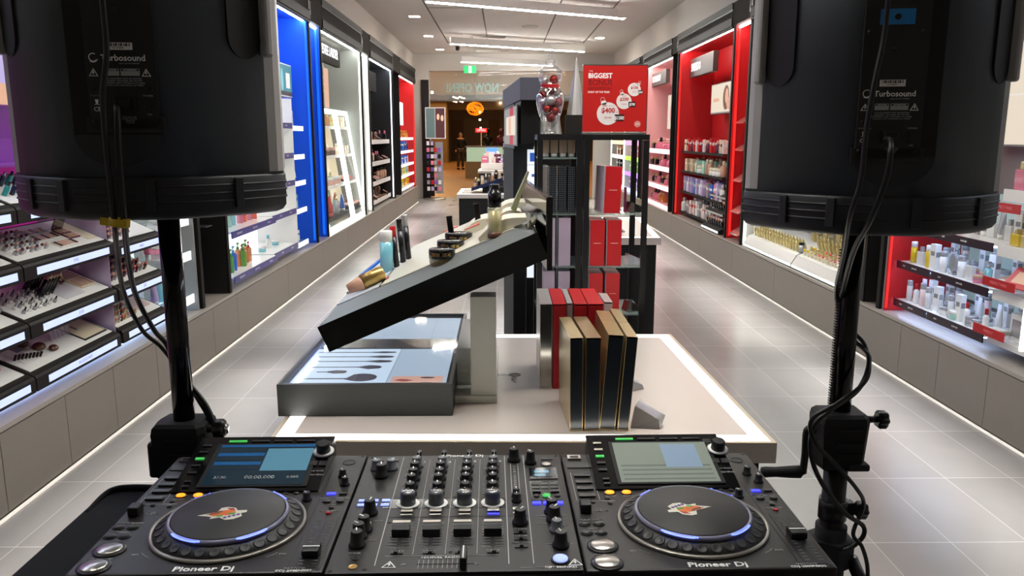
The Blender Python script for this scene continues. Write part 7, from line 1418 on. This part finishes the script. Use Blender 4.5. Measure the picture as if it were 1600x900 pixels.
    text(plate, 'FUSE T10AL 250V\nRATING 100-240V\n1100W MAX\nCLASS AB', 0.0026, (0.008, yf, q_(0.010)), R_, 'inkdim')
    b = MB(); b.box(-0.012, 0.020, yf-0.0022, yf, q_(0.019), q_(0.048), bev=0.001); b.box(-0.008, 0.014, yf-0.013, yf-0.0022, q_(0.028), q_(0.044), bev=0.002); b.build('power_inlet', 'black', plate)
    b = MB(); b.box(0.029, 0.043, yf-0.0015, yf, q_(0.023), q_(0.044), bev=0.0008); b.box(0.032, 0.040, yf-0.004, yf-0.0015, q_(0.026), q_(0.041), bev=0.001); b.build('power_switch', 'black', plate)
    for x, z in ((-0.040, 0.008), (0.043, 0.008), (-0.038, 0.060), (0.040, 0.060), (-0.038, 0.215), (0.040, 0.215), (0.0, 0.185)):
        b = MB(); b.lathe([(0.0035, 0), (0.0035, 0.0012), (0.0001, 0.0014)], (0, 0, 0), 12, T=Matrix.Translation((x, yf, q_(z))) @ Matrix.Rotation(PI/2, 4, 'X'))
        b.build('screw', 'black', plate)
    if not left:
        text(plate, 'M15', 0.024, (0.010, yf, q_(0.237)+0.036), R_, 'ink', bold=0.03)
        b = MB(); b.box(-0.024, 0.026, yf-0.0006, yf, q_(0.200)+0.024, q_(0.224)+0.026, bev=0.0); b.build('blue_sticker', 'bluesticker', plate)
        b = MB(); b.lathe([(0.005, 0), (0.0035, 0.0003)], n=18, T=Matrix.Translation((0.001, yf-0.0007, q_(0.212)+0.025)) @ Matrix.Rotation(PI/2, 4, 'X')); b.build('sticker_mark', 'black', plate)
    # side handles: recess and bar
    for s_ in (-1, 1):
        zc = 0.35 if left else 0.30
        zc = 0.345
        nrm = math.atan2(0.036, 0.033)
        hnd = empty('side_handle', (0, 0, 0)); hnd.parent = e
        b = MB(); n_ = 10
        T = Matrix.Translation((s_*0.168, 0.0785, zc)) @ Matrix.Rotation(s_*0.88, 4, 'Z')
        P = []
        for cz, a0 in ((0.075, 0), (-0.075, PI)):
            for i in range(n_+1):
                a = a0+PI*i/n_; P.append((0.030*math.cos(a), cz+0.030*math.sin(a)))
        b.prism(P, -0.0035, 0.006, 'y', T=T); b.build('handle_recess', 'recess', hnd)
        b = MB(); T2 = Matrix.Translation((s_*0.196, 0.104, zc)) @ Matrix.Rotation(s_*0.9, 4, 'Z')
        b.box(-0.008, 0.008, -0.012, 0.006, -0.100, 0.100, T=T2, bev=0.005); b.build('handle_bar', 'grillegrey', hnd)
    return e
SPL = speaker((-0.560, 1.190, 1.437), math.radians(5.8), 'large black loudspeaker on the left seen from behind, yellow tie below', True)
SPR = speaker((0.614, 1.270, 1.402), math.radians(-10.7), 'large black loudspeaker on the right seen from behind, blue sticker on plate', False)

# ------------------------------------------------------------ speaker stands
def stand(x, y, ztop, zh, left, lab):
    e = empty('speaker_stand', (x, y, 0), 0, lab, 'speaker stand')
    b = MB(); b.cyl((0, 0), 0.0185, 0.95 if left else 0.93, ztop, 24); b.build('inner_pole', 'blackgloss', e)
    b = MB(); b.cyl((0, 0), 0.0225, 0.30, zh-0.02, 24); b.build('outer_pole', 'blackgloss' if left else 'black', e)
    if not left:
        b = MB()
        for k in range(60): z = zh+0.05+k*0.0052; b.box(-0.0245, -0.0180, -0.004, 0.004, z, z+0.0026)
        b.box(-0.0200, -0.0178, -0.005, 0.005, zh+0.04, ztop-0.02); b.build('gear_rack', 'black', e)
    # winch housing
    s_ = -1 if left else 1
    b = MB()
    b.loft([[(px*k+dx, py*k, z) for px, py in ((-0.046,-0.040),(0.036,-0.040),(0.046,-0.028),(0.046,0.034),(-0.046,0.034),(-0.052,0.0))] for z, k, dx in ((zh-0.062,0.80,0),(zh-0.05,0.9,0),(zh+0.03,1.0,0),(zh+0.042,0.95,0),(zh+0.048,0.8,0))])
    for f in b.bm.faces: f.smooth = False
    for z in (zh-0.03, zh-0.008, zh+0.018): b.box(-0.020, 0.030, -0.0435, -0.0385, z, z+0.003)
    if left: b.box(-0.060, -0.040, -0.030, 0.030, zh-0.055, zh+0.012, bev=0.006)
    else: b.box(0.005, 0.048, -0.042, -0.01, zh-0.062, zh-0.048, bev=0.004)
    b.build('winch_housing', 'blackmat', e)
    kb = empty('lock_knob', (0.036 if left else 0.046, -0.01, zh+0.032)); kb.parent = e
    b = MB(); T = Matrix.Rotation(PI/2, 4, 'Y'); b.lathe([(0.007, 0), (0.006, 0.026)], n=14, T=T); b.build('stem', 'black', kb)
    b = MB(); n_ = 36
    R = []
    for x_, k in ((0.020, 0.8), (0.024, 1.0), (0.036, 1.0), (0.040, 0.8)):
        R.append([(x_, k*0.0165*(1+0.12*math.cos(6*2*PI*i/n_))*math.cos(2*PI*i/n_), k*0.0165*(1+0.12*math.cos(6*2*PI*i/n_))*math.sin(2*PI*i/n_)) for i in range(n_)])
    b.loft(R); b.build('grip', 'black', kb)
    if left:
        b = MB(); b.lathe([(0.011, 0.0405), (0.009, 0.044), (0.0001, 0.045)], n=20, T=T); b.build('chrome_disc', 'chrome', kb)
        b = MB()
        for xx in (-0.035, 0.020): b.box(xx-0.006, xx+0.006, -0.005, 0.012, zh-0.16, zh-0.058)
        b.build('side_strut', 'black', e)
    else:
        ck = empty('crank', (-0.060, -0.005, zh-0.02)); ck.parent = e
        b = MB(); b.tube([(0.012, 0, 0.03), (-0.004, 0, 0.028), (-0.006, -0.004, -0.02), (-0.010, -0.010, -0.055)], 0.007, 10); b.build('crank_arm', 'black', ck)
        b = MB(); TT = Matrix.Translation((-0.008, -0.010, -0.052)) @ Matrix.Rotation(-PI/2, 4, 'Y')
        b.lathe([(0.003, -0.004), (0.008, 0.004), (0.0125, 0.008), (0.0115, 0.03), (0.0095, 0.055), (0.0105, 0.075), (0.009, 0.082), (0.0001, 0.084)], n=20, T=TT); b.build('crank_grip', 'blackmat', ck)
        b = MB(); b.cyl((0, 0), 0.027, zh-0.175, zh-0.135, 24); b.box(0.02, 0.04, -0.010, 0.010, zh-0.172, zh-0.140, bev=0.003); b.build('pole_clamp', 'black', e)
        kc = empty('clamp_knob', (0.040, -0.006, zh-0.156)); kc.parent = e
        b = MB(); b.loft(R, T=Matrix.Translation((-0.016, 0, 0))); b.build('grip', 'black', kc)
    # tripod
    b = MB(); b.prism([(0.045*math.cos(a), 0.045*math.sin(a)) for a in [PI/6+k*PI/3 for k in range(6)]], zh-0.27, zh-0.215); b.cyl((0, 0), 0.03, zh-0.30, zh-0.19, 20); b.build('hub', 'blackmat', e)
    for a in (PI*0.5, PI*0.5+2*PI/3, PI*0.5+4*PI/3):
        c_, s2 = math.cos(a), math.sin(a)
        b = MB(); b.tube([(0.04*c_, 0.04*s2, zh-0.25), (0.40*c_, 0.40*s2, 0.02)], 0.013, 10, sub=1); lg = b.build('leg', 'black', e)
        b = MB(); b.tube([(0.39*c_, 0.39*s2, 0.030), (0.425*c_, 0.425*s2, 0.018)], 0.017, 10, sub=1); b.build('rubber_foot', 'rubber', lg)
        b = MB(); b.tube([(0.02*c_, 0.02*s2, 0.32), (0.25*c_, 0.25*s2, 0.30)], 0.008, 8, sub=1); b.build('brace', 'black', e)
    b = MB(); b.cyl((0, 0), 0.028, 0.30, 0.36, 20); b.build('lower_collar', 'black', e)
    return e
SX1, SY1 = -0.579, 1.385; SX2, SY2 = 0.647, 1.462
stand(SX1, SY1, 1.437, 1.010, True, 'black crank speaker stand on the left with chrome faced knob')
stand(SX2, SY2, 1.402, 0.995, False, 'black crank speaker stand on the right wrapped in cables')

# ------------------------------------------------------------ cables (from the speaker plates down the stands)
from_px = {}
def cable(name, pts, r, lab, m='cord', cat='cable'):
    b = MB(); b.tube(pts, r, 10, sub=8); wthing(name, b, m, lab, cat, pts[-1])
cable('power_cable', [(-0.552, 1.176, 1.602), (-0.545, 1.160, 1.592), (-0.543, 1.150, 1.536), (-0.544, 1.150, 1.482), (-0.551, 1.165, 1.439), (-0.591, 1.250, 1.375), (-0.626, 1.340, 1.296), (-0.627, 1.400, 1.220), (-0.620, 1.425, 1.190), (-0.606, 1.425, 1.159), (-0.578, 1.412, 1.118), (-0.540, 1.395, 1.075), (-0.516, 1.375, 1.02), (-0.518, 1.378, 0.920), (-0.50, 1.43, 0.5), (-0.45, 1.6, 0.03)], 0.0045, 'thick black power cable leaving the left speaker and hanging down its stand')
cable('signal_cable', [(-0.546, 1.150, 1.95), (-0.544, 1.145, 1.741), (-0.545, 1.145, 1.674), (-0.556, 1.146, 1.615), (-0.557, 1.144, 1.536), (-0.562, 1.158, 1.439), (-0.602, 1.240, 1.375), (-0.642, 1.335, 1.296), (-0.648, 1.400, 1.219), (-0.634, 1.436, 1.180), (-0.610, 1.436, 1.145), (-0.575, 1.420, 1.10), (-0.530, 1.385, 1.05), (-0.505, 1.370, 1.00), (-0.508, 1.372, 0.920), (-0.50, 1.45, 0.5), (-0.47, 1.62, 0.03)], 0.0040, 'thin black signal cable beside the power cable at the left speaker')
b = MB()
T = Matrix.Translation((-0.557, 1.162, 1.437)) @ Matrix.Rotation(0.15, 4, 'Y')
b.lathe([(0.0105, -0.006), (0.0125, -0.005), (0.0125, 0.006), (0.0105, 0.006), (0.0100, 0.0)], n=24, T=T @ Matrix.Diagonal((1.2, 0.9, 1, 1)))
b.box(-0.026, -0.008, -0.004, -0.001, -0.0065, 0.0045, T=T); b.box(0.008, 0.014, -0.008, 0.004, -0.002, 0.0075, T=T)
thing('cable_tie', b, 'yellow', 'yellow hook and loop tie around the cables under the left speaker', 'cable tie')
cable('power_cable', [(0.592, 1.256, 1.555), (0.590, 1.235, 1.553), (0.582, 1.215, 1.535), (0.579, 1.215, 1.496), (0.571, 1.235, 1.436), (0.586, 1.320, 1.374), (0.618, 1.420, 1.300), (0.642, 1.490, 1.231), (0.674, 1.497, 1.176), (0.690, 1.455, 1.149), (0.659, 1.418, 1.100), (0.606, 1.412, 1.060), (0.576, 1.410, 1.027), (0.575, 1.410, 0.974), (0.600, 1.410, 0.916), (0.650, 1.416, 0.853), (0.695, 1.430, 0.818), (0.690, 1.425, 0.792), (0.652, 1.425, 0.770), (0.600, 1.50, 0.74), (0.52, 1.56, 0.60), (0.45, 1.65, 0.03)], 0.0045, 'thick black power cable leaving the right speaker and coiling round its stand')
cable('signal_cable', [(0.575, 1.240, 1.95), (0.570, 1.238, 1.759), (0.568, 1.238, 1.704), (0.555, 1.228, 1.638), (0.547, 1.224, 1.572), (0.543, 1.220, 1.496), (0.537, 1.235, 1.436), (0.577, 1.340, 1.360), (0.618, 1.455, 1.274), (0.655, 1.495, 1.207), (0.690, 1.478, 1.168), (0.676, 1.425, 1.119), (0.619, 1.402, 1.080), (0.570, 1.405, 1.045), (0.576, 1.400, 1.003), (0.616, 1.406, 0.961), (0.671, 1.418, 0.900), (0.697, 1.440, 0.856), (0.672, 1.420, 0.808), (0.690, 1.415, 0.781), (0.710, 1.425, 0.72), (0.717, 1.45, 0.62), (0.68, 1.60, 0.03)], 0.0040, 'thin black signal cable twisting round the right stand')
